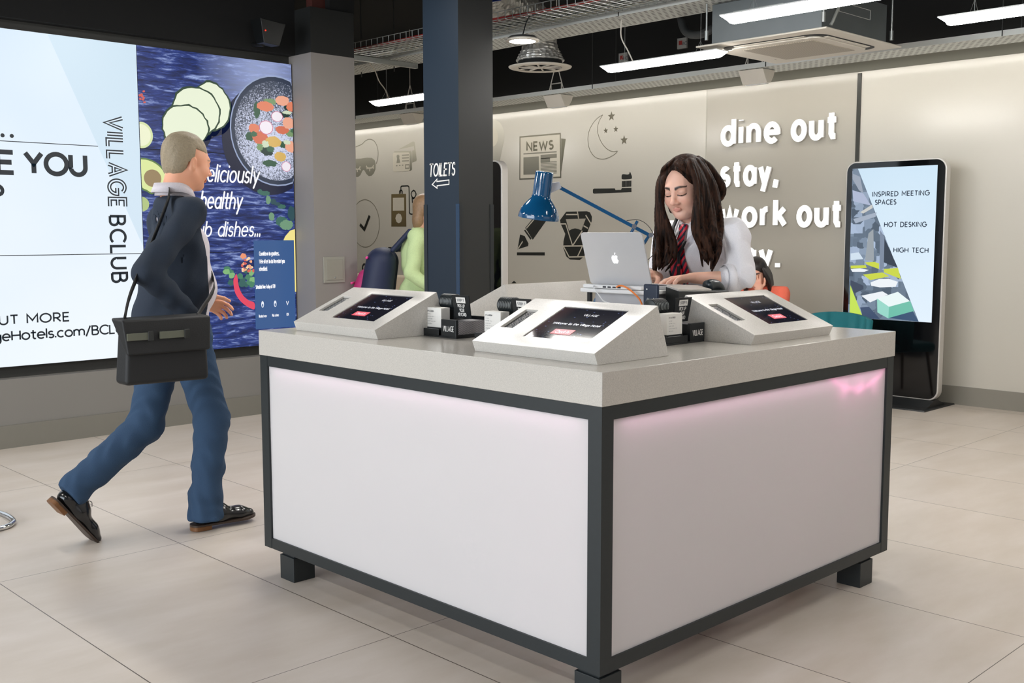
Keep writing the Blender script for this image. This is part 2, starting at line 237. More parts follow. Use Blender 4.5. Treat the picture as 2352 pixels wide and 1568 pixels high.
FD={'cuc':[(1.709,2.318,0.164,0.183),(1.593,2.273,0.198,0.182),(1.504,2.159,0.188,0.16)],'lemon':(1.166,2.08,0.088,0.092),'avo':[(1.15,1.923),(1.202,1.92),(1.263,1.9),(1.318,1.861),(1.354,1.809),(1.339,1.762),(1.293,1.713),(1.236,1.67),(1.193,1.687),(1.145,1.726)],'avop':(1.24,1.782,0.065,0.061),'lime':(1.153,1.599,0.055,0.052),'bowl':[(2.246,2.175,0.387,0.425)],'bl':[(1.862,2.233),(2.245,2.594),(2.422,1.757),(2.237,1.784)],'food':[(2.165,2.355,0.073,0.038),(2.314,2.411,0.067,0.038),(2.115,2.119,0.073,0.05),(2.232,2.095,0.067,0.044),(2.396,2.373,0.045,0.038),(2.388,2.065,0.06,0.045),(2.308,2.189,0.06,0.032),(2.287,1.983,0.052,0.038),(2.06,2.185,0.05,0.035),(2.369,2.244,0.053,0.044)],'green':[(2.093,2.325,0.028,0.062),(2.211,2.396,0.058,0.023),(2.373,2.371,0.046,0.032),(2.029,2.121,0.043,0.031),(2.127,2.051,0.043,0.038),(2.171,2.016,0.051,0.032),(2.32,2.075,0.045,0.026),(2.382,2.167,0.038,0.026),(2.326,2.304,0.06,0.019),(2.197,1.929,0.067,0.025)],'radish':[(2.168,2.198,0.061,0.053),(2.338,1.909,0.042,0.039),(2.266,2.287,0.052,0.04)],'herb':[(2.147,1.698,0.044,0.019),(2.219,1.636,0.026,0.023),(2.175,1.648,0.022,0.032),(2.292,1.599,0.038,0.018),(2.255,1.618,0.027,0.015),(2.2,1.521,0.026,0.032),(2.288,1.483,0.052,0.039),(2.381,1.548,0.034,0.058),(2.333,1.457,0.06,0.039),(2.103,1.71,0.022,0.019)],'yel':[(2.416,1.425),(2.362,1.412),(2.316,1.366),(2.3,1.334),(2.414,1.333)],'chili':[(1.882,1.089),(1.891,1.057),(1.896,1.009),(1.911,0.961),(1.936,0.919),(1.982,0.881),(2.029,0.861),(2.027,0.81),(1.974,0.831),(1.921,0.869),(1.883,0.915),(1.862,0.963),(1.855,1.034),(1.865,1.063)],'herb2':[(1.83,1.1),(1.842,1.076),(1.837,1.023),(1.805,1.124),(1.798,1.106),(1.962,1.108),(1.987,1.06),(2.012,1.095),(1.966,1.007),(1.993,1.018),(2.02,1.035),(1.933,1.038),(1.914,1.068),(1.945,1.22),(1.926,1.008),(2.012,1.005)],'popup':[(2.037,1.338),(2.4,1.335),(2.024,0.654),(2.39,0.652)],'poptxt':[(2.08,1.227),(2.259,1.224),(2.078,1.165),(2.303,1.16),(2.076,1.108),(2.148,1.106),(2.042,0.971),(2.213,0.965),(2.063,0.748),(2.131,0.747),(2.18,0.748),(2.239,0.747),(2.311,0.746),(2.331,0.748),(2.1,0.846),(2.212,0.846),(2.323,0.85),(2.057,1.242)],'script':[(1.592,1.77),(2.048,1.803),(1.619,1.576),(1.942,1.581),(1.486,1.369),(2.094,1.393),(1.663,1.881),(1.659,1.772)],'left':[(0.21,1.779),(0.292,1.782),(0.298,1.91),(0.366,1.784),(0.759,1.788),(0.765,1.927),(0.237,2.017),(0.294,2.024),(0.201,1.598),(0.229,1.647),(0.936,2.184),(1.043,2.192),(0.912,1.577),(1.024,1.579),(0.913,1.475),(0.91,1.245)],'left2':[(0.164,0.808),(0.166,0.867),(0.613,0.805),(0.615,0.859),(0.158,0.694),(0.161,0.754),(0.852,0.702),(0.748,0.703),(0.75,0.76),(0.908,1.053),(1.01,1.049),(0.926,1.501)],'seams':[(0.22,1.98),(1.131,1.98)],'tri':[(0.499,2.729),(0.911,1.85),(0.854,2.693)],'t_screen':[(2.463,1.918),(1.768,1.915),(2.448,0.677),(1.745,0.682)],'t_tri':[(2.415,1.916),(1.849,0.683)],'t_lime':[(2.449,0.954),(2.448,0.679),(2.323,0.682)],'t_text':[(2.278,1.686),(1.792,1.685),(2.253,1.62),(2.068,1.618),(2.167,1.439),(1.809,1.441),(2.08,1.234),(1.789,1.238),(2.279,1.722),(1.793,1.72)],'t_sh':[[(2.329,1.147),(2.242,1.153),(2.202,1.14),(2.201,1.095),(2.299,1.125)],[(2.453,1.117),(2.319,1.124),(2.308,1.102),(2.452,1.094)],[(2.341,1.046),(2.171,1.068),(2.108,1.038),(2.275,1.002)],[(2.16,1.096),(2.039,1.108),(2.01,1.019),(2.157,1.069)],[(2.452,1.089),(2.367,1.097),(2.29,1.085),(2.327,1.069),(2.436,1.066)],[(2.27,0.983),(2.198,1.013),(2.112,1.018),(2.035,0.996),(2.053,0.955),(2.186,0.945),(2.264,0.956)],[(2.349,0.87),(2.165,0.914),(2.116,0.889),(2.269,0.818)],[(2.209,0.853),(2.032,0.915),(1.927,0.843),(2.103,0.79)],[(2.209,0.853),(2.103,0.79),(2.105,0.694),(2.202,0.739)],[(2.103,0.79),(1.925,0.845),(1.891,0.764),(2.105,0.694)],[(2.448,0.996),(2.332,0.954),(2.331,0.926),(2.41,0.886),(2.447,0.959)],[(2.356,0.772),(2.277,0.781),(2.176,0.685),(2.323,0.684)],[(2.1,0.699),(1.901,0.764),(1.849,0.683)],[(2.303,1.385),(2.261,1.421),(2.247,1.162),(2.325,1.165)],[(2.203,1.412),(2.162,1.358),(2.158,1.105),(2.195,1.077)],[(2.162,1.349),(2.039,1.108),(2.16,1.15)],[(2.456,1.219),(2.382,1.229),(2.34,1.174),(2.454,1.163)],[(2.462,1.88),(2.393,1.85),(2.359,1.713),(2.399,1.741),(2.46,1.834)],[(2.457,1.743),(2.359,1.713),(2.287,1.612),(2.446,1.651)],[(2.383,1.559),(2.278,1.621),(2.272,1.593),(2.353,1.549)],[(2.441,1.504),(2.237,1.557),(2.245,1.521),(2.42,1.468)]]}
# ------------------------------------------------------------ materials
BLK = mat('black_steel', (32, 38, 40), 0.45, noise=0.15, nscale=60)
VOID = mat('black_painted_soffit', (9, 10, 10), 0.9, noise=0.2)
WHITE = mat('white_paint', (225, 223, 218), 0.4, noise=0.03)
OFFW = mat('cream_plastic', (214, 208, 196), 0.45, noise=0.03)
GALV = mat('galvanised_steel', (170, 174, 172), 0.42, 0.75, noise=0.12, nscale=30)
DKGLASS = mat('black_glass', (8, 9, 11), 0.06, noise=0.1)
def stone(name, rgb):
    m = mat(name, rgb, 0.16); nt = m.node_tree; b = nt.nodes['Principled BSDF']; tc = N(nt, 'ShaderNodeTexCoord')
    n = N(nt, 'ShaderNodeTexNoise'); n.inputs['Scale'].default_value = 420; n.inputs['Detail'].default_value = 2
    v = N(nt, 'ShaderNodeTexVoronoi'); v.inputs['Scale'].default_value = 55
    nt.links.new(tc.outputs['Object'], n.inputs['Vector']); nt.links.new(tc.outputs['Object'], v.inputs['Vector'])
    r = N(nt, 'ShaderNodeMapRange'); r.inputs[1].default_value = 0.35; r.inputs[2].default_value = 0.65; r.inputs[3].default_value = 0.88; r.inputs[4].default_value = 1.08
    nt.links.new(n.outputs['Fac'], r.inputs[0])
    d = math_(nt, 'GREATER_THAN', v.outputs['Distance'], 0.065); d = math_(nt, 'MULTIPLY_ADD', d, 0.3, 0.7)
    k = math_(nt, 'MULTIPLY', r.outputs[0], d)
    mx = N(nt, 'ShaderNodeVectorMath', operation='SCALE'); mx.inputs[0].default_value = lin(rgb); nt.links.new(k, mx.inputs[3]); nt.links.new(mx.outputs[0], b.inputs['Base Color'])
    return m
STONE = stone('speckled_quartz', (196, 191, 183))
def floor_mat():
    m = mat('large_beige_tiles', (205, 196, 186), 0.33); nt = m.node_tree; b = nt.nodes['Principled BSDF']; tc = N(nt, 'ShaderNodeTexCoord')
    sp = N(nt, 'ShaderNodeSeparateXYZ'); geo = N(nt, 'ShaderNodeNewGeometry'); nt.links.new(geo.outputs['Position'], sp.inputs[0])
    def joint(c, off, per, w):
        a = math_(nt, 'FRACT', math_(nt, 'DIVIDE', math_(nt, 'ADD', c, off), per)); a = math_(nt, 'ABSOLUTE', math_(nt, 'SUBTRACT', a, 0.5))
        return math_(nt, 'GREATER_THAN', a, 0.5-w/per)
    jx = joint(sp.outputs[0], 0.056+78, 0.78, 0.0020); jy = joint(sp.outputs[1], -0.905+156.5, 1.565, 0.0016); j = math_(nt, 'MAXIMUM', jx, jy)
    mp = N(nt, 'ShaderNodeMapping'); mp.inputs['Scale'].default_value = (1.0, 3.2, 1); mp.inputs['Rotation'].default_value = (0, 0, 0.6); nt.links.new(geo.outputs['Position'], mp.inputs[0])
    n = N(nt, 'ShaderNodeTexNoise'); n.inputs['Scale'].default_value = 1.6; n.inputs['Detail'].default_value = 8; n.inputs['Roughness'].default_value = 0.62; nt.links.new(mp.outputs[0], n.inputs['Vector'])
    # each tile its own slight shade
    fx = math_(nt, 'FLOOR', math_(nt, 'DIVIDE', math_(nt, 'ADD', sp.outputs[0], 78.056), 0.78)); fy = math_(nt, 'FLOOR', math_(nt, 'DIVIDE', math_(nt, 'ADD', sp.outputs[1], 155.595), 1.565))
    cb = N(nt, 'ShaderNodeCombineXYZ'); nt.links.new(fx, cb.inputs[0]); nt.links.new(fy, cb.inputs[1]); wn = N(nt, 'ShaderNodeTexWhiteNoise'); nt.links.new(cb.outputs[0], wn.inputs['Vector'])
    k = math_(nt, 'MULTIPLY_ADD', n.outputs['Fac'], 0.30, math_(nt, 'MULTIPLY_ADD', wn.outputs['Value'], 0.06, 0.82))
    cr = N(nt, 'ShaderNodeMix', data_type='RGBA'); cr.inputs[6].default_value = lin((196, 182, 164))+(1,); cr.inputs[7].default_value = lin((208, 200, 194))+(1,); nt.links.new(n.outputs['Fac'], cr.inputs[0])
    sc = N(nt, 'ShaderNodeVectorMath', operation='SCALE'); nt.links.new(cr.outputs[2], sc.inputs[0]); nt.links.new(k, sc.inputs[3])
    mx = N(nt, 'ShaderNodeMix', data_type='RGBA'); nt.links.new(j, mx.inputs[0]); nt.links.new(sc.outputs[0], mx.inputs[6]); mx.inputs[7].default_value = lin((88, 78, 68))+(1,)
    nt.links.new(mx.outputs[2], b.inputs['Base Color'])
    r = math_(nt, 'MULTIPLY_ADD', n.outputs['Fac'], 0.2, 0.26); nt.links.new(r, b.inputs['Roughness']); return m
def wall_mat(name, rgb, rough=0.4, coat=0.0):
    return mat(name, rgb, rough, noise=0.02, nscale=1.5, coat=coat)
WALLG = wall_mat('glossy_stone_grey_panels', (202, 198, 187), 0.2)
WALLD = wall_mat('grey_wall_paint', (128, 125, 120), 0.55)
TRIMM = wall_mat('olive_grey_trim', (96, 94, 82), 0.5)
# ------------------------------------------------------------ the setting
XB, YM, H = 6.3206, 5.288, 1.006
bm = NB(); box(bm, -8, XB+.3, -9, 13, -.1, 0); struct('floor', bm, floor_mat())
bm = NB(); box(bm, -8, XB+.3, -9, 13, 3.7, 3.8); struct('ceiling', bm, VOID)
bm = NB(); box(bm, XB, XB+.2, -9, 13, 0, 2.752); struct('wall_back', bm, WALLG)
bm = NB(); box(bm, XB-.004, XB+.2, -9, 13, 2.752, 2.89); struct('trim_1', bm, TRIMM)
bm = NB(); box(bm, XB+.002, XB+.2, -9, 13, 2.89, 3.7); struct('wall_back_upper', bm, VOID)
bm = NB(); box(bm, XB-.012, XB, -9, 13, 0, .15); struct('baseboard_back', bm, mat('grey_skirting', (140, 136, 126), 0.5, noise=.03))
bm = NB(); box(bm, XB-.012, XB, 2.578, 2.612, .15, 2.74); struct('trim_2', bm, mat('dark_panel_joint', (52, 52, 46), 0.4, noise=.1))
bm = NB(); box(bm, XB-.004, XB, 4.160, 4.172, .15, 2.752); box(bm, XB-.004, XB, 7.9, 7.906, .15, 2.752); struct('trim_3', bm, mat('panel_joint_strip', (176, 172, 158), 0.3, noise=.03))
bm = NB(); box(bm, -8, 6.3, 12.8, 13, 0, 3.7); struct('wall_far', bm, mat('far_wall_paint', (176, 168, 152), 0.5, noise=.03))
bm = NB(); box(bm, XB-.003, XB, 2.612, 4.160, .15, 2.752); struct('wall_back_panel', bm, wall_mat('darker_stone_grey_panel', (182, 177, 165), .2))
# media wall: recess with the screens, grey below, black above
bm = NB(); box(bm, -8, 2.419, YM-.045, YM+.25, .15, .45); box(bm, -8, -1.40, YM-.045, YM+.25, .45, 2.76); struct('wall_media', bm, WALLD)
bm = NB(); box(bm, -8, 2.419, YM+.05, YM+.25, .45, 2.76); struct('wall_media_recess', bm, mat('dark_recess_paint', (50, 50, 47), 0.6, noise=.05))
bm = NB(); box(bm, -8, 2.419, YM-.057, YM+.2, 0, .15); struct('baseboard_media', bm, mat('grey_media_skirting', (122, 119, 110), 0.5, noise=.03))
bm = NB(); box(bm, -8, 2.419, YM-.045, YM+.25, 2.76, 3.7); struct('wall_media_upper', bm, VOID)
# the grey column against the media wall, black above 2.76 m
bm = NB(); box(bm, 2.419, 2.82, 5.03, YM+.25, 0, 2.76); struct('wall_column', bm, wall_mat('warm_grey_column_paint', (140, 135, 131), .5))
bm = NB(); box(bm, 2.419, 2.82, 5.03, YM+.25, 2.76, 3.10); struct('wall_column_upper', bm, mat('black_column_head', (20, 22, 21), .7, noise=.1))
bm = NB(); box(bm, 2.50, 2.62, 5.12, 5.2, 3.10, 3.7); tag(obj('steel_post', bm, mat('rust_red_primer', (74, 30, 22), .7, noise=.2)), 'rust red steel post standing on the black head of the grey column', 'post')
bm = NB(); box(bm, 2.62, 2.85, 5.06, 5.2, 3.10, 3.7); struct('wall_column_back', bm, VOID)
t = thing('access_panel', 'small square grey access hatch set in the grey column', 'access panel', (2.59, 5.03, 1.0))
bm = NB(); box(bm, 2.492, 2.689, 5.018, 5.03, 1.005, 1.208); obj('frame', bm, mat('hatch_frame_paint', (150, 148, 138), .45, noise=.03), t, bevel=.002)
dr = obj('door', box(NB(), 2.514, 2.667, 5.012, 5.019, 1.027, 1.186), mat('hatch_door_paint', (146, 143, 132), .45, noise=.03), t, bevel=.002)
obj('latch', lathe(NB(), [(0, 0), (.006, 0), (.006, .004), (0, .005)], 16, (2.592, 5.012, 1.045), (0, -1, 0)), GALV, dr, smooth=True)
# ------------------------------------------------------------ blue pillar
PX, PY = 2.40, 3.32
t = thing('pillar', 'square floor-to-ceiling pillar painted dark blue and charcoal behind the desk', 'pillar', (PX+.155, PY+.18, 0))
def pillar_mat():
    m = mat('pillar_paint', (30, 52, 72), .5); nt = m.node_tree; b = nt.nodes['Principled BSDF']; g = N(nt, 'ShaderNodeNewGeometry'); s = N(nt, 'ShaderNodeSeparateXYZ')
    nt.links.new(g.outputs['Normal'], s.inputs[0]); f = math_(nt, 'GREATER_THAN', math_(nt, 'ABSOLUTE', s.outputs[0]), .5); mx = N(nt, 'ShaderNodeMix', data_type='RGBA')
    nt.links.new(f, mx.inputs[0]); mx.inputs[6].default_value = lin((32, 34, 34))+(1,); mx.inputs[7].default_value = lin((17, 32, 46))+(1,); nt.links.new(mx.outputs[2], b.inputs['Base Color']); return m
obj('shaft', box(NB(), PX, PX+.305, PY, PY+.355, 0, 3.7), pillar_mat(), t)
gm = mat('blue_corner_guard', (14, 44, 72), .25, noise=.05); gk = mat('charcoal_corner_guard', (30, 34, 38), .3, noise=.05)
for (x0, x1, y0, y1), mm in [((PX-.004, PX, PY-.004, PY+.03), gm), ((PX-.004, PX, PY+.325, PY+.359), gk), ((PX, PX+.034, PY-.004, PY), gk), ((PX+.275, PX+.309, PY-.004, PY), gk)]:
    obj('corner_guard', box(NB(), x0, x1, y0, y1, 0.02, 1.585), mm, t)
sg = textobj('lettering', 'TOILETS', (PX, PY+.298, 1.774), (0, -1, 0), (0, 0, 1), .078, WHITE, t, weight=1.45, sp=2.9, width=.255, shear=.10, round_=True, lift=.0015)
bm = NB(); P = lambda a, b, l: Vector((PX-.0015, PY+.27-a, 1.726+b))
ribbon(bm, [(0, -.008), (.05, .026), (.048, .010), (.172, .016), (.172, -.012), (.05, -.018), (.05, -.034), (0, -.008)], .0035, P, 0); obj('arrow', bm, WHITE, t, recalc=False)
# ------------------------------------------------------------ the reception desk
W1, W2 = 1.835, 1.78
desk = thing('reception_desk', 'square reception desk with grey stone top, black frame and white glowing panels', 'reception desk', (W2/2, W1/2, 0))
bm = NB(); ZT, ZB = H, H-.1
pts = [(0, 0), (W2, 0), (W2, .585), (1.22, .585), (1.22, 1.335), (W2, 1.335), (W2, W1), (0, W1)]
ngon(bm, [(x, y, ZB) for x, y in pts], .1, (0, 0, 1)); obj('countertop', bm, STONE, desk, bevel=.0025)
e = .003; zf = .112; fr = .052                                      # frame bars
bm = NB()
for (x0, x1, y0, y1) in [(e, e+fr, e, e+fr), (e, e+fr, W1-e-fr, W1-e), (W2-e-fr, W2-e, e, e+fr), (W2-e-fr, W2-e, W1-e-fr, W1-e), (W2-e-fr, W2-e, .45-fr, .45), (W2-e-fr, W2-e, 1.385, 1.385+fr)]:
    box(bm, x0, x1, y0, y1, zf, ZB)
for z0, z1 in ((zf, zf+.042), (ZB-.042, ZB)):
    box(bm, e+.001, e+fr, e+.01, W1-e-.01, z0, z1); box(bm, e+.01, W2-e-.01, e+.001, e+fr, z0, z1)
    box(bm, e+.01, W2-e-.01, W1-e-fr, W1-e-.001, z0, z1)
    box(bm, W2-e-fr, W2-e-.001, e+.01, .45, z0, z1); box(bm, W2-e-fr, W2-e-.001, 1.385, W1-e-.01, z0, z1)
obj('frame', bm, BLK, desk)
s = .10
for x0, y0 in ((e+.006, e+.006), (e+.006, W1-e-.105-s), (W2-e-.108-s, e+.006), (W2-e-.108-s, W1-e-.006-s), ):
    bm = NB(); box(bm, x0+.008, x0+s-.008, y0+.008, y0+s-.008, .098, zf); box(bm, x0, x0+s, y0, y0+s, 0, .1); obj('foot', bm, BLK, desk, bevel=.002)
def panel_mat():
    m = bpy.data.materials.new('frosted_backlit_acrylic'); m.use_nodes = True; nt = m.node_tree; nt.nodes.clear(); out = N(nt, 'ShaderNodeOutputMaterial')
    d = N(nt, 'ShaderNodeBsdfPrincipled'); d.inputs['Base Color'].default_value = lin((232, 229, 228))+(1,); d.inputs['Roughness'].default_value = .10
    t = N(nt, 'ShaderNodeBsdfTranslucent'); t.inputs[0].default_value = (.9, .88, .9, 1); n = N(nt, 'ShaderNodeTexNoise'); n.inputs['Scale'].default_value = 2
    a = N(nt, 'ShaderNodeMixShader'); f = math_(nt, 'MULTIPLY_ADD', n.outputs['Fac'], .06, .27); nt.links.new(f, a.inputs[0])
    nt.links.new(d.outputs[0], a.inputs[1]); nt.links.new(t.outputs[0], a.inputs[2]); nt.links.new(a.outputs[0], out.inputs[0]); return m
PAN = panel_mat(); iw = e+fr
obj('light_panel', box(NB(), .012, .018, iw-.002, W1-iw+.002, zf+.04, ZB-.04), PAN, desk)
obj('light_panel', box(NB(), iw-.002, W2-iw+.002, .012, .018, zf+.04, ZB-.04), PAN, desk)
obj('light_panel', box(NB(), iw-.002, W2-iw+.002, W1-.018, W1-.012, zf+.04, ZB-.04), PAN, desk)
WIN = mat('white_cabinet_lining', (215, 212, 212), .6, noise=.02)
bm = NB(); box(bm, .30, .31, .30, 1.535, zf, ZB); box(bm, .30, W2-.02, .30, .31, zf, ZB); box(bm, .30, W2-.02, 1.525, 1.535, zf, ZB); box(bm, .02, .26, .06, 1.775, zf+.002, zf+.010); box(bm, .26, W2-.06, .02, .26, zf+.002, zf+.010); obj('inner_carcass', bm, WIN, desk)  # the two flat bottom plates are added to keep pink glow off the floor
EP = mat('charcoal_end_panel', (48, 50, 52), .5, noise=.05); obj('end_panel', box(NB(), W2-.02, W2-.015, iw, .45, zf, ZB), EP, desk); obj('end_panel', box(NB(), W2-.02, W2-.015, 1.385, W1-iw, zf, ZB), EP, desk)
# LED tape inside the lightboxes, along the top rails (pink)
LED = emis('pink_led_tape', (255, 140, 200), 3.0)
bm = NB(); box(bm, .036, .044, .08, W1-.08, ZB-.046, ZB-.0422); box(bm, .08, W2-.08, .036, .044, ZB-.046, ZB-.0422); obj('led_tape', bm, LED, desk)
led_pts = [(1.30+.036*i, .0225, ZB-.045-.062*math.sin(PI*i/12.0)) for i in range(13)]
bm = NB()
for q in led_pts: lathe(bm, [(0, -.006), (.004, 0), (0, .006)], 8, q)
tube(bm, led_pts, .0012, 5); obj('loose_led_string', bm, emis('pink_led_dots', (255, 130, 195), 40), desk, label='sagging string of pink LEDs behind the right panel')
def bl(name, loc, sx, sy, p, col, tgt=None):
    a = area(name, loc, tgt or (loc[0], loc[1], 0), sx, sy, p, col); return a
bl('desk_glow_left', (.040, W1/2, ZB-.048), .02, W1-.2, 1.0, (1.0, .66, .84))
bl('desk_glow_right', (W2/2, .040, ZB-.048), W2-.2, .02, 1.5, (1.0, .58, .78))
for x in (1.40, 1.52, 1.64):
    l = bpy.data.lights.new('desk_led_spot', 'POINT'); l.energy = .22; l.color = (1, .32, .62); l.shadow_soft_size = .02; o = bpy.data.objects.new('desk_led_spot', l); COL.objects.link(o); o.location = (x, .045, ZB-.10)
# ------------------------------------------------------------ check-in kiosks
SCR = emis('kiosk_screen_dark', (16, 18, 38), 1.0)
def screen_mat():
    m = emis('kiosk_screen_picture', (18, 20, 44), 1); nt = m.node_tree; b = nt.nodes['Principled BSDF']; b.inputs['Roughness'].default_value = .06
    tc = N(nt, 'ShaderNodeTexCoord'); mp = N(nt, 'ShaderNodeMapping'); mp.inputs['Scale'].default_value = (26, 12, 12); nt.links.new(tc.outputs['Object'], mp.inputs[0])
    n = N(nt, 'ShaderNodeTexVoronoi'); n.inputs['Scale'].default_value = 3; nt.links.new(mp.outputs[0], n.inputs['Vector'])
    r = N(nt, 'ShaderNodeValToRGB'); r.color_ramp.elements[0].position = 0; r.color_ramp.elements[0].color = lin((120, 140, 210))+(1,); r.color_ramp.elements[1].position = .16; r.color_ramp.elements[1].color = lin((10, 11, 26))+(1,)
    nt.links.new(n.outputs['Distance'], r.inputs[0]); g = N(nt, 'ShaderNodeSeparateXYZ'); nt.links.new(tc.outputs['Object'], g.inputs[0])
    f = N(nt, 'ShaderNodeMapRange'); f.inputs[1].default_value = .02; f.inputs[2].default_value = .2; nt.links.new(g.outputs[1], f.inputs[0])
    mx = N(nt, 'ShaderNodeMix', data_type='RGBA'); nt.links.new(f.outputs[0], mx.inputs[0]); nt.links.new(r.outputs[0], mx.inputs[6]); mx.inputs[7].default_value = lin((96, 66, 62))+(1,)
    nt.links.new(mx.outputs[2], b.inputs['Emission Color']); return m
SCRP = screen_mat(); PINKB = emis('check_in_button_red', (226, 60, 84), 1.1); TXW = emis('screen_text_white', (225, 228, 240), 1.0)
SLOT = mat('slot_liner_dark', (34, 32, 30), .5, noise=.1); PAPER = mat('white_paper', (225, 222, 216), .7, noise=.03, nscale=80)
PRINT = mat('grey_print', (70, 74, 82), .7, noise=.05)
KW, KP = .54, [(.0, 0.0), (-.015, .036), (.285, .164), (.345, 0.0)]
KSTONE = stone('kiosk_stone', (203, 199, 192)); KSTONE.node_tree.nodes['Principled BSDF'].inputs['Roughness'].default_value = .24
def kiosk(loc, rz, label, front=True):
    """local: x runs from the low front lip to the tall back, y is the width"""
    k = thing('check_in_kiosk', label, 'check-in kiosk', loc, rz, 'self check-in kiosks on the desk')
    Mk = WM[k.name]; T = lambda x, y, z: Mk @ Vector((x, y, z))
    A, B, C_, D = KP; w = KW/2
    d = Vector((C_[0]-B[0], 0, C_[1]-B[1])); L = d.length; d.normalize(); nrm = Vector((-d.z, 0, d.x))
    def S_(u, v, l=0.0): p = Vector((B[0], 0, B[1]))+d*(u*L)+nrm*l; return T(p.x, v, p.z)      # a point on the slope: u 0..1, v across
    # body with real openings for the screen and the card slot
    us = [0, .16, .22, .80, .86, 1]; vs_ = [-w, -.185, .085, .155, .205, w]
    holes = [((.19, .86), (-.19, .088)), ((.33, .74), (.178, .237))]
    ug = sorted({0, 1, *[a for h in holes for a in h[0]]}); vg = sorted({-w, w, *[a for h in holes for a in h[1]]})
    bm = NB(); V = {}
    def vv(p):
        key = tuple(round(c, 5) for c in p)
        if key not in V: V[key] = bm.verts.new(p)
        return V[key]
    for i in range(len(ug)-1):
        for j in range(len(vg)-1):
            uc, vc = (ug[i]+ug[i+1])/2, (vg[j]+vg[j+1])/2
            if any(h[0][0] < uc < h[0][1] and h[1][0] < vc < h[1][1] for h in holes): continue
            bm.faces.new([vv(S_(a, b)) for a, b in ((ug[i], vg[j]), (ug[i+1], vg[j]), (ug[i+1], vg[j+1]), (ug[i], vg[j+1]))])
    for h in holes:
        (u0, u1), (v0, v1) = h; ring = [(u0, v0), (u1, v0), (u1, v1), (u0, v1)]
        for q in range(4):
            a, b = ring[q], ring[(q+1) % 4]; bm.faces.new([vv(S_(*a)), vv(S_(*b)), vv(S_(*b, -.009)), vv(S_(*a, -.009))])
    # sides, lip, back, bottom share the slope's outer edge vertices
    for y in (-w, w):
        e_ = [S_(u, y) for u in ug]; bm.faces.new([vv(p) for p in e_]+[vv(T(D[0], y, D[1])), vv(T(A[0], y, A[1]))])
    fe = [S_(0, v) for v in vg]; bm.faces.new([vv(p) for p in fe]+[vv(T(A[0], w, A[1])), vv(T(A[0], -w, A[1]))])
    be = [S_(1, v) for v in vg]; bm.faces.new([vv(p) for p in be]+[vv(T(D[0], w, D[1])), vv(T(D[0], -w, D[1]))])
    bm.faces.new([vv(T(x, y, 0)) for x, y in ((A[0], -w), (D[0], -w), (D[0], w), (A[0], w))])
    obj('housing', bm, KSTONE, k, bevel=.0015)
    def quad(u0, u1, v0, v1, l): return ngon(NB(), [S_(u0, v0, l), S_(u0, v1, l), S_(u1, v1, l), S_(u1, v0, l)])
    sc = bpy.data.objects.new('screen', None)
    bm = ngon(NB(), [S_(.19, -.19, -.009), S_(.19, .088, -.009), S_(.86, .088, -.009), S_(.86, -.19, -.009)], .006, (Mk.to_3x3() @ nrm))
    sc = obj('touch_screen', bm, SCRP, k)
    ux = (S_(.5, -.1)-S_(.5, .1)).normalized(); uz = (S_(.8, 0)-S_(.2, 0)).normalized()
    o = lambda u, v, l=-.0025: S_(u, v, l)
    bm = NB(); ngon(bm, [o(.30, .0, -.002), o(.30, -.085, -.002), o(.40, -.085, -.002), o(.40, .0, -.002)]); obj('check_in_button', bm, PINKB, sc)
    textobj('button_text', 'Check In', o(.325, -.015, -.0018), ux, uz, .016, TXW, sc, weight=1.3, width=.055, lift=0)
    textobj('welcome_text', 'Welcome to the Village Hotel', o(.50, .045), ux, uz, .012, TXW, sc, weight=1.5, width=.20, lift=0)
    textobj('logo_text', 'VILLAGE', o(.70, -.035), ux, uz, .012, TXW, sc, weight=1.1, width=.06, lift=0)
    bm = NB(); ngon(bm, [S_(.33, .178, -.009), S_(.33, .237, -.009), S_(.74, .237, -.009), S_(.74, .178, -.009)]); obj('slot_floor', bm, SLOT, k)
    bm = ngon(NB(), [S_(.36, .186, -.008), S_(.36, .226, -.008), S_(.72, .226, -.008), S_(.72, .186, -.008)]); cd = obj('printed_card', bm, PAPER, k)
    bm = NB()
    for i in range(9): text(bm, 'CHECK IN' if i % 3 else 'KEY CARD', S_(.37+.037*i, .224, -.0072), ux, uz, .011, 2.2, 1.6, width=.034, lift=0)
    obj('card_print', bm, PRINT, cd, recalc=False)
    return k
K1 = kiosk((.112, 1.457, H), 0, 'sloping stone check-in kiosk on the left corner of the desk, beside the keycard caddy')
K2 = kiosk((.112, .385, H), 0, 'sloping stone check-in kiosk nearest the camera, with the brightest white glare')
K3 = kiosk((1.190, .112, H), PI/2, 'sloping stone check-in kiosk on the right side of the desk, turned towards the right')
K4 = kiosk((1.270, 1.723, H), -PI/2, 'stone check-in kiosk seen from behind at the back of the desk')
# ------------------------------------------------------------ keycard caddies on the desk
CBLK = mat('black_card_plastic', (18, 22, 25), .35, noise=.1); CARDS = mat('keycard_edges', (120, 120, 124), .6)
nt = CARDS.node_tree; g = N(nt, 'ShaderNodeTexCoord'); w_ = N(nt, 'ShaderNodeTexWave'); w_.inputs['Scale'].default_value = 90; w_.inputs['Distortion'].default_value = 1; w_.bands_direction = 'DIAGONAL'
r_ = N(nt, 'ShaderNodeValToRGB'); r_.color_ramp.elements[0].color = lin((70, 68, 72))+(1,); r_.color_ramp.elements[1].color = lin((165, 162, 165))+(1,)
nt.links.new(g.outputs['Object'], w_.inputs['Vector']); nt.links.new(w_.outputs['Fac'], r_.inputs[0]); nt.links.new(r_.outputs[0], nt.nodes['Principled BSDF'].inputs['Base Color'])
LABEL = mat('grey_label', (150, 152, 154), .5, noise=.05); RIB = mat('ribbed_black_rubber', (30, 36, 38), .4, noise=.1)
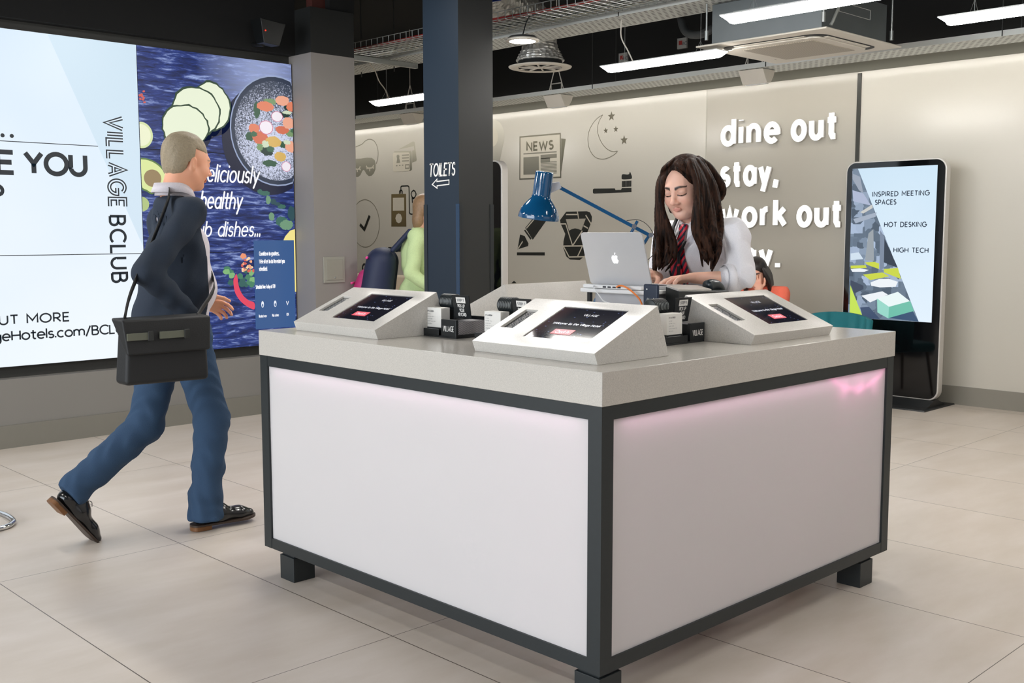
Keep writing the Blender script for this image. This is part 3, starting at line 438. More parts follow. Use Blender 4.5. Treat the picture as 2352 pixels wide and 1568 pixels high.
def caddy(loc, rz, label, flip=1):
    """local: front of the holder looks along -x, width along y; flip mirrors the leaflets to the other side"""
    c = thing('keycard_caddy', label, 'keycard caddy', loc, rz, 'keycard caddies on the desk'); Mk = WM[c.name]
    def B(name, x0, x1, y0, y1, z0, z1, m, p=c, bv=.0015):
        bm = box(NB(), x0, x1, min(y0*flip, y1*flip), max(y0*flip, y1*flip), z0, z1); bm.transform(Mk); return obj(name, bm, m, p, bevel=bv)
    T = lambda x, y, z: Mk @ Vector((x, y*flip, z)); d = Mk.to_3x3()
    B('base_tray', 0, .19, -.10, .125, 0, .006, CBLK); B('tray_lip', 0, .004, .0, .125, .006, .03, CBLK)
    # card box: black front with the lettering, cards standing in it
    b = B('card_box', .0, .012, -.10, -.015, .006, .07, CBLK); B('box_floor', .012, .155, -.10, -.015, .006, .014, CBLK, b); B('box_back', .151, .157, -.10, -.015, .014, .075, CBLK, b)
    B('box_side', .012, .151, -.019, -.015, .014, .066, CBLK, b)
    B('keycard_pack', .014, .149, -.098, -.02, .014, .062, CARDS, c, 0)
    ux = d @ Vector((0, -1, 0)); uz = Vector((0, 0, 1))
    textobj('lettering', 'VILLAGE', T(-.0005, -.028 if flip > 0 else -.088, .026), ux, uz, .019, WHITE, b, weight=1.35, sp=2.6, width=.060, lift=.0006)
    # white leaflets in a holder, grey label below
    h = B('leaflet_holder', .018, .068, .005, .095, .006, .034, CBLK); B('label_plate', .0165, .018, .02, .09, .010, .029, LABEL, h, 0)
    textobj('label_text', 'Returned?', T(.0158, .082 if flip > 0 else .028, .014), ux, uz, .009, PRINT, h, weight=1.6, width=.048, lift=.0004, shear=.2)
    l = B('leaflet_stack', .020, .064, .007, .093, .034, .108, PAPER, c, .001)
    bm = NB(); text(bm, 'IT S A FROM', T(.0195, .085 if flip > 0 else .045, .092), ux, uz, .005, 2, 2, width=.035)
    for i, wd in enumerate((.02, .035, .03, .045, .024)): text(bm, 'one two three'[:4+2*i], T(.0195, .085 if flip > 0 else .045, .082-.009*i), ux, uz, .003, 1.4, 2, width=wd)
    obj('leaflet_print', bm, PRINT, l, recalc=False)
    # ribbed roll behind
    bm = NB(); pr = [(0, 0)]
    for i in range(9): pr += [(.026, .0085*i), (.0295, .0085*i+.002), (.0295, .0085*i+.005), (.026, .0085*i+.007)]
    pr += [(0, .0085*9)]
    lathe(bm, pr, 32, T(.105, .012 if flip > 0 else .088, .128), d @ Vector((0, 1, 0))); obj('ribbed_roll', bm, RIB, c, smooth=True)
    bm = NB()
    for i in range(8):
        A = [T(.105+.0305*math.cos(a), .0, 0)-T(0, 0, 0)+Vector((0, 0, .128+.0305*math.sin(a))) for a in [math.radians(150+6*j) for j in range(9)]]
        off = d @ Vector((0, 1, 0))*((.0 + .0155+.0085*i) if flip > 0 else (-.088+.0035+.0085*i)); base = Mk.translation
        tube(bm, [Vector((base.x, base.y, base.z))+(a-Vector((0, 0, 0)))+off for a in A], .0009, 4)
    obj('rib_glint', bm, GALV, c)  # thin bright arcs modelled as highlights on the front of the ribs
    B('roll_support', .085, .125, .006, .094, .006, .102, CBLK)
    # upright sign
    P0 = [(.075, -.10, .07), (.075, -.012, .07), (.060, -.008, .158), (.060, -.104, .158)]
    bm = NB(); hexa(bm, [T(*P0[0]), T(*P0[1]), T(P0[1][0]+.004, P0[1][1], .07), T(P0[0][0]+.004, P0[0][1], .07), T(*P0[3]), T(*P0[2]), T(.064, P0[2][1], .158), T(.064, P0[3][1], .158)])
    s = obj('sign_plate', bm, CBLK, c); tx = lambda a, z: T(.075-.015*(z-.07)/.088-.0008, a, z)
    sl = (tx(0, .15)-tx(0, .08)).normalized(); ya = -.018 if flip > 0 else -.094
    bm = NB(); ngon(bm, [tx(-.030, .128), tx(-.082, .128), tx(-.082, .150), tx(-.030, .150)]); obj('white_patch', bm, PAPER, s)
    st = -1 if flip > 0 else 1
    textobj('patch_text', 'STEP 1', tx(-.037 if flip > 0 else -.075, .135)-d @ Vector((.0008, 0, 0)), ux, sl, .009, PRINT, s, weight=1.6, width=.036, lift=.0004)
    for i, (a, wd) in enumerate((('PICK UP', .038), ('YOUR', .026), ('KEYCARD', .044))):
        textobj('sign_text', a, tx(-.056, .112-.0165*i)-ux*wd/2, ux, sl, .0115, WHITE, s, weight=2.0, sp=1.6, width=wd, lift=.0004)
    return c
caddy((.330, 1.100, H), 0, 'black keycard caddy with PICK UP YOUR KEYCARD sign, right of the left corner kiosk')
caddy((.345, .790, H), 0, 'black keycard caddy mostly hidden behind the front kiosk, by the kiosk seen from behind')
caddy((.808, .300, H), PI/2, 'black keycard caddy between the front kiosk and the right kiosk')
# ------------------------------------------------------------ laptop on its riser
SILV = mat('silver_aluminium', (196, 196, 198), .35, .35, noise=.02); WPL = mat('white_plastic', (226, 226, 226), .35, noise=.02)
rs = thing('laptop_riser', 'low grey box riser with white top under the laptop', 'laptop stand', (1.06, .74, H))
obj('drawer_box', box(NB(), .97, 1.20, .60, .88, H, 1.160), mat('light_grey_box', (176, 176, 180), .4, noise=.04), rs, bevel=.003)
obj('top_board', box(NB(), .93, 1.22, .575, .925, 1.160, 1.176), WPL, rs, bevel=.004)
obj('side_leg', box(NB(), .945, .96, .595, .61, H, 1.16), CBLK, rs); obj('side_leg', box(NB(), .945, .96, .885, .90, H, 1.16), CBLK, rs)
bm = NB(); lathe(bm, [(.0, .001), (.009, .001), (.013, 0)], 20, (.9695, .70, 1.075), (-1, 0, 0)); obj('grommet', bm, CBLK, rs)
lp = thing('laptop', 'open silver laptop with a glowing white apple emblem on its lid', 'laptop', (1.06, .755, 1.176))
obj('base', box(NB(), .985, 1.205, .600, .912, 1.177, 1.190), SILV, lp, bevel=.003)
kb = obj('keyboard', box(NB(), 1.005, 1.10, .62, .892, 1.1895, 1.192), mat('black_keys', (22, 22, 24), .5, noise=.1), lp)
ln = Vector((-.068, 0, .212)).normalized(); Lh = .215; lx = Vector((.98, 0, 1.192)); nrm_ = Vector((-ln.z, 0, ln.x))
def LP(y, v, l=0.0): return Vector((lx.x, y, lx.z))+ln*v+nrm_*l
bm = NB(); rr = .014; out = []
for cy, cv, a0 in ((.600+rr, rr, 180), (.600+rr, Lh-rr, 90), (.912-rr, Lh-rr, 0), (.912-rr, rr, -90)):
    for i in range(5):
        a = math.radians(a0-0 - i*-22.5) if False else math.radians({180: 270, 90: 180, 0: 90, -90: 0}[a0]-i*22.5); out.append(LP(cy+rr*math.cos(a), cv+rr*math.sin(a), 0))
ngon(bm, out, .006, -nrm_); lid = obj('lid', bm, SILV, lp)
bm = NB(); ngon(bm, [LP(.610, .012, -.0065), LP(.902, .012, -.0065), LP(.902, Lh-.01, -.0065), LP(.610, Lh-.01, -.0065)]); obj('display', bm, emis('laptop_display', (200, 215, 235), .9), lid)
ap = [(0, .62), (.3, .72), (.55, .66), (.74, .45), (.62, .34), (.55, .15), (.58, -.05), (.68, -.2), (.80, -.28), (.68, -.55), (.50, -.82), (.32, -.92), (.16, -.88), (0, -.82), (-.16, -.88), (-.32, -.92), (-.5, -.82), (-.72, -.45), (-.8, -.05), (-.76, .3), (-.58, .6), (-.3, .72)]
E_ = emis('emblem_white', (250, 250, 252), 1.3); bm = NB(); yc, vc, sc_ = .757, .108, .021
ngon(bm, [LP(yc-a*sc_, vc+b*sc_, .0008) for a, b in ap]); lf = [(.02, .80), (.05, 1.0), (.2, 1.2), (.38, 1.28), (.36, 1.08), (.22, .88)]
ngon(bm, [LP(yc-a*sc_, vc+b*sc_, .0008) for a, b in lf]); obj('emblem', bm, E_, lid, recalc=False)
hb = thing('docking_hub', 'white docking hub with ports lying in front of the laptop hinge', 'hub', (.955, .74, 1.176))
obj('hub_body', box(NB(), .935, .972, .615, .915, 1.177, 1.192), WPL, hb, bevel=.004)
bm = NB()
for y in (.80, .775, .75, .725): box(bm, .9335, .936, y-.008, y+.008, 1.181, 1.187)
obj('ports', bm, mat('port_black', (20, 24, 34), .5, noise=.1), hb)
bm = NB(); tube(bm, spline([(.932, .735, 1.186), (.925, .715, 1.192), (.915, .68, 1.190), (.905, .63, 1.17), (.90, .59, 1.14), (.895, .572, 1.10), (.90, .565, 1.05), (.91, .56, 1.012)]), .0035, 8)
oc = obj('network_cable', bm, mat('orange_rubber', (236, 128, 48), .4, noise=.05)); tag(oc, 'orange network cable hanging from the hub under the laptop', 'cable')
bm = NB(); tube(bm, spline([(.932, .85, 1.186), (.915, .84, 1.182), (.905, .80, 1.15), (.90, .77, 1.13), (.90, .73, 1.12), (.895, .66, 1.08), (.89, .60, 1.02), (.88, .58, 1.012)]), .0022, 8)
tag(obj('charging_cable', bm, WPL), 'thin white charging cable curling down from the laptop riser', 'cable')
bm = NB(); box(bm, .895, .907, .500, .569, H+.115, H+.2); 
ph = thing('power_bank', 'upright navy power bank with white script beside the laptop', 'power bank', (.90, .535, H+.01))
NAVY = mat('navy_rubber', (24, 38, 60), .45, noise=.05); bm.free()
obj('case', box(NB(), .892, .906, .503, .572, H+.012, 1.205), NAVY, ph, bevel=.006)
obj('support_stand', box(NB(), .885, .925, .510, .565, H, H+.012), CBLK, ph, bevel=.002)
textobj('script', 'Handy', (.8915, .556, 1.135), (0, -1, 0), (0, 0, 1), .018, WHITE, ph, weight=.9, sp=.8, width=.036, shear=.35, round_=True, lift=.0006)
bm = NB(); lathe(bm, [(0, 0), (.003, 0), (.003, .001), (0, .001)], 12, (.8915, .553, 1.186), (-1, 0, 0)); obj('lens', bm, WPL, ph)
# card terminal near the woman's arm
ct = thing('desk_phone', 'black desk phone with raised handset rest beside the right kiosk', 'desk phone', (1.17, .53, H))
def quadbox(c4, z0, z1): return hexa(NB(), [(x, y, z) for (x, y), z in zip(c4, z0)]+[(x, y, z) for (x, y), z in zip(c4, z1)])
PHB = mat('black_phone_shell', (26, 30, 31), .35, noise=.05)
obj('body', quadbox([(1.00, .485), (1.33, .485), (1.33, .565), (1.02, .565)], (H,)*4, (1.178, 1.165, 1.180, 1.192)), PHB, ct, bevel=.004)
obj('display_frame', quadbox([(1.005, .492), (1.22, .492), (1.22, .56), (1.02, .56)], (1.168,)*4, (1.184, 1.176, 1.190, 1.198)), mat('phone_display_bezel', (190, 184, 176), .3, noise=.05), ct, bevel=.002)
bm = NB(); tube(bm, spline([(1.245, .53, 1.185), (1.27, .53, 1.190), (1.30, .53, 1.188), (1.325, .53, 1.178), (1.345, .53, 1.155), (1.36, .53, 1.12), (1.375, .53, 1.06)]), lambda t: .024-.008*t, 14); obj('handset', bm, mat('black_handset', (34, 42, 46), .3, noise=.05), ct, smooth=True)
# ------------------------------------------------------------ blue task lamp
BLUE = mat('gloss_teal_blue_enamel', (10, 74, 116), .12, coat=.6, noise=.03); CHR = mat('polished_chrome', (210, 212, 214), .12, 1.0, noise=.02)
lm = thing('task_lamp', 'blue enamel task lamp with bell shade arching over the laptop', 'desk lamp', (1.13, 1.03, H))
RT = Vector((.716, -.698, 0)); Z = Vector((0, 0, 1)); L0 = Vector((1.155, .90, 0))
def lpix(px, py, d=4.42):                    # measured points of the lamp, in its own vertical plane
    return Vector(LQ[(px, py)])
base = Vector((1.125, 1.04, H)); fwd = Vector((.698, .716, 0)); Lz = lambda a, z: Vector((base.x, base.y, 0))+RT*a+Z*z
lathe(bm := NB(), [(0, 0), (.085, 0), (.088, .006), (.080, .016), (.02, .022), (.012, .05), (0, .05)], 40, base); obj('base', bm, BLUE, lm, smooth=True)
bm = NB(); tube(bm, [Lz(-.012, 1.05), Lz(.195, 1.445)], .0065, 8); tube(bm, [Lz(.030, 1.05), Lz(.245, 1.385)], .0065, 8); obj('lower_arm', bm, BLUE, lm)
bm = NB(); hexa(bm, [Lz(*p)+fwd*s for s, ps_ in ((0, 1), (.012, 1)) for p in ((-.135, 1.595), (.250, 1.392), (.244, 1.379), (-.141, 1.582))]); obj('upper_arm', bm, BLUE, lm)
bm = NB()
for a, z in ((.250, 1.386), (.180, 1.423)): cyl(bm, Lz(a, z)-fwd*.012, Lz(a, z)+fwd*.022, .010, seg=20)
obj('joint', bm, CHR, lm)
bm = NB(); tube(bm, spline([Lz(.15, 1.447)+fwd*.01, Lz(.20, 1.45), Lz(.245, 1.42), Lz(.272, 1.36), Lz(.265, 1.31), Lz(.235, 1.28), Lz(.20, 1.27)]), .0015, 6); obj('cord', bm, CBLK, lm)
ax = (Lz(-.19, 1.65)-Lz(-.212, 1.478)).normalized(); sc0 = Lz(-.222, 1.456)-fwd*.01; ax = (ax-fwd*.10).normalized()
pr = [(.086, 0), (.087, .004), (.084, .020), (.076, .042), (.058, .066), (.043, .084), (.0385, .10), (.038, .19), (.036, .196), (.0, .196)]
pi_ = [(.0, .186), (.034, .186), (.036, .10), (.040, .084), (.055, .066), (.074, .040), (.083, .004), (.086, 0)]
sh = obj('lamp_shade', lathe(NB(), pr, 56, sc0, ax), BLUE, lm, smooth=True); obj('shade_lining', lathe(NB(), pi_, 56, sc0, ax), WHITE, sh, smooth=True)
obj('bulb', lathe(NB(), [(0, .02), (.018, .027), (.026, .045), (.022, .065), (.013, .085), (.013, .12), (0, .12)], 24, sc0, ax), mat('opal_bulb', (235, 232, 225), .2, noise=.02), sh, smooth=True)
bm = NB(); hexa(bm, [Lz(*p)+fwd*s for s in (-.004, .010) for p in ((-.135, 1.61), (-.125, 1.583), (-.185, 1.555), (-.190, 1.60))]); obj('shade_bracket', bm, mat('pale_grey_bracket', (196, 198, 204), .4, noise=.03), lm, bevel=.002)
# ------------------------------------------------------------ display totems
def rrect(y0, y1, z0, z1, r, n=8):
    o = []
    for cy, cz, a0 in ((y1-r, z1-r, 0), (y0+r, z1-r, 90), (y0+r, z0+r, 180), (y1-r, z0+r, 270)):
        for i in range(n+1): a = math.radians(a0+90*i/n); o.append((cy+r*math.cos(a), cz+r*math.sin(a)))
    return o
TX, TY0, TY1, TZ0, TZ1 = 6.0, 1.672, 2.522, .055, 1.975
ALU = mat('silver_totem_rim', (206, 202, 196), .3, .3, noise=.02)
def totem(dx, dy, label, full=True):
    t = thing('display_totem', label, 'display totem', (TX+dx+.035, (TY0+TY1)/2+dy, 0)); X = TX+dx; a, b = TY0+dy, TY1+dy
    bm = NB(); ngon(bm, [(X, y, z) for y, z in rrect(a, b, TZ0, TZ1, .085)], .07, (1, 0, 0)); obj('rim', bm, ALU, t, bevel=.006, seg=3)
    bm = NB(); ngon(bm, [(X-.004, y, z) for y, z in rrect(a+.012, b-.012, TZ0+.012, TZ1-.012, .075)], .006, (1, 0, 0)); fp = obj('glass_front', bm, DKGLASS, t)
    bm = NB(); hexa(bm, [(X-.25, a-.01, 0), (X+.30, a-.01, 0), (X+.30, b+.01, 0), (X-.25, b+.01, 0), (X-.245, a-.005, .010), (X+.295, a-.005, .010), (X+.295, b+.005, .010), (X-.245, b+.005, .010)])
    hexa(bm, [(X-.13, a+.03, .010), (X+.20, a+.03, .010), (X+.20, b-.03, .010), (X-.13, b-.03, .010), (X+.0, a+.03, .06), (X+.07, a+.03, .06), (X+.07, b-.03, .06), (X, b-.03, .06)]); obj('base_plate', bm, mat('totem_base_black', (30, 32, 33), .4, noise=.05), t)
    return t, fp
tt, fp = totem(0, 0, 'tall black display totem showing INSPIRED MEETING SPACES against the grey wall')
def poly(bm, P, X): return ngon(bm, [(X, y, z) for y, z in P])
def fan(bm, P, X):
    return poly(bm, P, X)
sy0, sy1, sz0, sz1 = FD['t_screen'][3][0], FD['t_screen'][0][0], FD['t_screen'][3][1], FD['t_screen'][0][1]
SX = TX-.0045
def vgrad(name, lo, hi, ax=2, z0=0.0, z1=1.0, s=1.0, n2=None):
    m = emis(name, lo, s); nt = m.node_tree; b = nt.nodes['Principled BSDF']; g = N(nt, 'ShaderNodeNewGeometry'); sp = N(nt, 'ShaderNodeSeparateXYZ'); nt.links.new(g.outputs['Position'], sp.inputs[0])
    r = N(nt, 'ShaderNodeMapRange'); r.inputs[1].default_value = z0; r.inputs[2].default_value = z1; nt.links.new(sp.outputs[ax], r.inputs[0])
    n = N(nt, 'ShaderNodeTexNoise'); n.inputs['Scale'].default_value = 1.2; nt.links.new(g.outputs['Position'], n.inputs['Vector'])
    f = math_(nt, 'ADD', r.outputs[0], math_(nt, 'MULTIPLY_ADD', n.outputs['Fac'], .5, -.25))
    mx = N(nt, 'ShaderNodeMix', data_type='RGBA'); mx.inputs[6].default_value = lin(lo)+(1,); mx.inputs[7].default_value = lin(hi)+(1,); nt.links.new(f, mx.inputs[0]); nt.links.new(mx.outputs[2], b.inputs['Emission Color']); return m
sc = obj('screen', box(NB(), SX, SX+.003, sy0, sy1, sz0, sz1), vgrad('meeting_advert_blue', (226, 240, 252), (196, 222, 240), 2, .7, 2.0), fp)
def photo_mat():
    m = emis('lounge_photo', (120, 138, 160), 1); nt = m.node_tree; b = nt.nodes['Principled BSDF']; g = N(nt, 'ShaderNodeNewGeometry')
    v = N(nt, 'ShaderNodeTexVoronoi'); v.inputs['Scale'].default_value = 14; v.distance = 'CHEBYCHEV'; nt.links.new(g.outputs['Position'], v.inputs['Vector'])
    bw = N(nt, 'ShaderNodeSeparateColor'); nt.links.new(v.outputs['Color'], bw.inputs[0]); r = N(nt, 'ShaderNodeValToRGB'); el = r.color_ramp.elements
    el[0].color = lin((62, 78, 96))+(1,); el[1].color = lin((168, 186, 212))+(1,); e2 = el.new(.5); e2.color = lin((104, 122, 142))+(1,); nt.links.new(bw.outputs[0], r.inputs[0]); nt.links.new(r.outputs[0], b.inputs['Emission Color']); return m
a, c2 = FD['t_tri']
bm = NB(); poly(bm, [(sy1, sz1), a, c2, (sy1, sz0)], SX-.0008); obj('lounge_photo', bm, photo_mat(), sc)
cols = [(200, 212, 60)]*4+[(235, 240, 245)]*3+[(232, 245, 245), (150, 215, 200), (108, 190, 168), (52, 66, 88), (60, 78, 108), (50, 78, 112), (150, 158, 165), (120, 134, 156), (34, 48, 66), (206, 222, 236), (150, 160, 176), (170, 180, 206), (200, 200, 196), (160, 172, 190)]
for i, (P_, cc) in enumerate(zip(FD['t_sh'], cols)):
    bm = NB(); poly(bm, [(min(y, sy1), z) for y, z in P_], SX-.0012-.0001*i); obj('photo_shape', bm, emis('photo_colour', cc), sc)
bm = NB(); poly(bm, FD['t_lime'], SX-.0035); obj('photo_shape', bm, emis('lime_corner', (196, 226, 84)), sc)
DKB = mat('display_ink', (24, 40, 58), .5, noise=.05)
for s_, (y, z), wd in (('INSPIRED MEETING', FD['t_text'][0], .475), ('SPACES', FD['t_text'][2], .178), ('HOT DESKING', FD['t_text'][4], .35), ('HIGH TECH', FD['t_text'][6], .285)):
    textobj('advert_text', s_, (SX, y, z), (0, -1, 0), (0, 0, 1), .036, emis('display_ink_dark', (22, 42, 66)), sc, weight=2.0, sp=3.2, width=wd, lift=.0012)
t2, fp2 = totem(-2.3, 2.60, 'second display totem, only its white edge showing right of the blue pillar')
# ------------------------------------------------------------ illuminated wall lettering
LT = emis('letter_glow_white', (255, 253, 250), 1.5)
wl = thing('wall_lettering', 'glowing white wall letters reading dine out, stay, work out, play', 'wall sign', (XB, 3.3, 1.0))
for s_, y0, y1, z in (('dine', 3.975, 3.335, 2.222), ('out', 3.225, 2.765, 2.222), ('stay,', 3.972, 3.335, 1.842), ('work', 3.965, 3.24, 1.461), ('out', 3.145, 2.695, 1.461), ('play.', 3.975, 3.30, 1.083)):
    textobj('word_return', s_, (XB-.012, y0-.02, z), (0, -1, 0), (0, 0, 1), .213, WHITE, wl, weight=2.4, sp=4.5, width=y0-y1-.05, lift=.0215, side=.02)
    textobj('word', s_, (XB-.012, y0-.02, z), (0, -1, 0), (0, 0, 1), .213, LT, wl, weight=2.4, sp=4.5, width=y0-y1-.05, lift=.022)
# ------------------------------------------------------------ vinyl pictures on the back wall
DX = XB-.0012
def ink(name, c0, c1, z0, z1, rough=.45):
    """printed ink fading between two colours over the height of the graphic"""
    m = mat(name, c0, rough); nt = m.node_tree; b = nt.nodes['Principled BSDF']; g = N(nt, 'ShaderNodeNewGeometry'); sp = N(nt, 'ShaderNodeSeparateXYZ'); nt.links.new(g.outputs['Position'], sp.inputs[0])
    r = N(nt, 'ShaderNodeMapRange'); r.inputs[1].default_value = z0; r.inputs[2].default_value = z1; nt.links.new(sp.outputs[2], r.inputs[0])
    mx = N(nt, 'ShaderNodeMix', data_type='RGBA'); mx.inputs[6].default_value = lin(c0)+(1,); mx.inputs[7].default_value = lin(c1)+(1,); nt.links.new(r.outputs[0], mx.inputs[0]); nt.links.new(mx.outputs[2], b.inputs['Base Color']); return m
INK = mat('black_vinyl', (30, 32, 28), .5, noise=.05); INKG = ink('grey_fading_ink', (58, 60, 54), (166, 162, 146), 1.75, 2.55); LINE = mat('fine_grey_line', (128, 124, 108), .5, noise=.03)
WIN2 = mat('cream_vinyl', (206, 200, 184), .35, noise=.02)
def wp(bm, P_, k=0): return ngon(bm, [(DX-.0006*k, y, z) for y, z in P_], .0005, (1, 0, 0))
def ln_(bm, P_, w, k=0, round_=False):
    return ribbon(bm, [(-y, z) for y, z in P_], w, lambda a, b, l: Vector((DX-.0006*k, -a, b)), 0, round_)
def decal(name, label, cat, parts):
    """parts: (part name, bmesh, material)"""
    z = 1.0
    t = None
    for nm, bm, mm in parts:
        if t is None: t = obj(name, bm, mm, recalc=False); tag(t, label, cat, 'vinyl pictures on the back wall')
        else: obj(nm, bm, mm, t, recalc=False)
    return t
def lines(Ls, w, k=1, r=False):
    bm = NB()
    for l in Ls: ln_(bm, l, w, k, r)
    return bm
decal('sleep_mask_decal', 'printed sleep mask with closed lashes beside the grey column', 'wall decal', [('m', wp(NB(), DEC['mask']), INKG), ('strap', lines([[(v.x, v.y) for v in [Vector((a.x, a.y)) for a in spline([(p[0], p[1], 0) for p in DEC['strap']], 5)]]], .006), LINE), ('lashes', lines(DEC['lash'], .010, 2), WIN2)])
decal('identity_card_decal', 'printed pair of identity cards high on the wall left of the pillar', 'wall decal', [('c', wp(wp(NB(), DEC['idback']), DEC['idfront'], 1), ink('card_ink', (74, 76, 68), (176, 172, 154), 2.1, 2.42)),
    ('card_face', wp(NB(), [(y*.93+.07*9.22, z*.93+.07*2.17) for y, z in DEC['idfront']], 3), WIN2), ('card_marks', lines([l for l in DEC['idlines']], .007, 5), INKG), ('portrait', wp(NB(), DEC['idhead'], 5), INKG)])
decal('music_player_decal', 'printed music player with dial and earphone lead left of the pillar', 'wall decal', [('p', wp(NB(), DEC['player']), ink('brown_ink', (46, 44, 34), (110, 96, 64), 1.2, 1.6)), ('player_screen', wp(NB(), DEC['pscreen'], 2), WIN2), ('dial', wp(NB(), DEC['pwheel'], 2), WIN2),
    ('lead', lines([DEC['pcable'], DEC['pjack'], DEC['pmic'], DEC['pmic2']], .009), INK)])
cc = DEC['clockc']; cr_ = abs(cc[1][0]-cc[0][0])
decal('clock_decal', 'printed round clock outline with tick hands by the grey column', 'wall decal', [('ring', lines([[(cc[0][0]+cr_*math.cos(a*PI/24), cc[0][1]+cr_*math.sin(a*PI/24)) for a in range(49)]], .005), LINE), ('hands', lines([DEC['clockh']], .022, 2), INK)])
decal('dumbbell_decal', 'small printed black dumbbell near the green-jacketed person', 'wall decal', [('d', wp(NB(), DEC['db']), INK)])
decal('hand_decal', 'printed outline of fingers low on the wall by the grey column', 'wall decal', [('h', lines([[(a.x, a.y) for a in spline([(p[0], p[1], 0) for p in DEC['hand']], 4)], DEC['hand2']], .014), INK)])
pc = DEC['pinc'][0]; pr_ = abs(DEC['pinc'][1][0]-pc[0])
pin = [(pc[0]+pr_*math.cos(a*PI/20), pc[1]+pr_*math.sin(a*PI/20)) for a in range(-3, 24)]+[(pc[0]-.02, pc[1]-.62)]
decal('map_pin_decal', 'printed grey map pin partly hidden by the blue pillar', 'wall decal', [('p', wp(NB(), pin), ink('pin_ink', (104, 102, 94), (206, 202, 188), 1.9, 2.6)), ('hole', wp(NB(), [(pc[0]+.09*math.cos(a*PI/12), pc[1]+.11*math.sin(a*PI/12)) for a in range(24)], 2), WIN2)])
nb = DEC['news']; na = nb[0]; nx0, nx1, nz0, nz1 = nb[0][0], nb[1][0], nb[2][1], nb[0][1]
bmf = NB(); fy0, fy1 = DEC['nfine'][0][0], DEC['nfine'][1][0]; fz1, fz0 = DEC['nfine'][0][1], DEC['nfine'][2][1]
for i in range(9): ln_(bmf, [(fy0, fz1+(fz0-fz1)*i/8), (fy1, fz1+(fz0-fz1)*i/8)], .004, 2)
tn = DEC['newstext']
bmt = NB(); text(bmt, 'NEWS', (DX-.0012, tn[0][0]-.02, tn[0][1]), (0, -1, 0), (0, 0, 1), abs(tn[1][1]-tn[0][1])*.92, 2.5, 3.4, width=abs(tn[2][0]-tn[0][0])-.04)
decal('newspaper_decal', 'printed newspaper headed NEWS on the wall above the blue lamp', 'wall decal', [('n', wp(lines([[*nb, nb[0]]], .008, 1), DEC['newsback'], 0), ink('news_ink', (52, 54, 48), (130, 126, 108), 1.7, 2.5)), ('sheet', wp(NB(), nb, 0), WIN2), ('headline', bmt, ink('headline_ink', (84, 84, 72), (140, 134, 112), 2.2, 2.5)),
    ('rule_line', lines([DEC['nline']], .007, 2), INKG), ('picture', wp(NB(), DEC['nphoto'], 2), INKG), ('bars', lines(DEC['nbars'], .022, 2), INKG), ('text_lines', bmf, INKG)])
sm = lambda L: [(a.x, a.y) for a in spline([(p[0], p[1], 0) for p in L], 4)]
decal('moon_decal', 'thin outlined crescent moon on the wall above the toothbrush', 'wall decal', [('o', lines([sm(DEC['moonout']), sm(DEC['moonin'])], .004), LINE)])
for (y, z), r_0 in DEC['stars']:
    bm = NB(); P_ = [(y+(r_0*.78 if k % 2 == 0 else r_0*.33)*math.sin(k*PI/5), z+(r_0*.78 if k % 2 == 0 else r_0*.33)*math.cos(k*PI/5)) for k in range(10)]
    lab = {0: 'printed grey star highest above the moon', 1: 'small printed star left inside the moon', 2: 'small printed star right of the middle pair', 3: 'printed grey star lowest right of the moon'}[[s_[0] for s_ in DEC['stars']].index((y, z))]
    decal('star_decal', lab, 'wall decal', [('s', wp(bm, P_), mat('star_ink', (104, 98, 82), .5, noise=.05))])
b0 = DEC['bris']; bmb = NB()
for i in range(8): y = b0[0][0]+(b0[1][0]-b0[0][0])*i/7; ln_(bmb, [(y, b0[0][1]), (y, b0[2][1])], .007, 1)
decal('toothbrush_decal', 'printed black toothbrush with paste above the blue lamp arm', 'wall decal', [('t', wp(NB(), DEC['brush']), INK), ('bristles', bmb, INK), ('paste', wp(NB(), sm(DEC['paste']+[DEC['paste'][0]])[:-1]), INK)])
decal('pen_decal', 'printed black fountain pen writing a bar left of the kettlebell', 'wall decal', [('p', wp(wp(wp(NB(), DEC['barrel']), DEC['band']), DEC['nib']), INK), ('slit', lines([[DEC['slit'][0], DEC['slit2'][1]], [DEC['nibslit'][0], DEC['nibslit'][1]]], .007, 2), WIN2), ('bar', wp(NB(), DEC['bar']), INK)])
bm = NB(); ko, ki = DEC['kout'], DEC['kin']
ngon(bm, [(DX, y, z) for y, z in ko], .0005, (1, 0, 0))
decal('kettlebell_decal', 'printed faceted black kettlebell behind the laptop', 'wall decal', [('k', bm, INK), ('opening', wp(NB(), ki, 2), wall_mat('wall_tone_vinyl', (178, 173, 160), .3)), ('facets', lines(DEC['klines'], .007, 4), WIN2)])
decal('triangle_decal', 'tiny printed black point just above the rear kiosk', 'wall decal', [('t', wp(NB(), DEC['tri']), INK)])
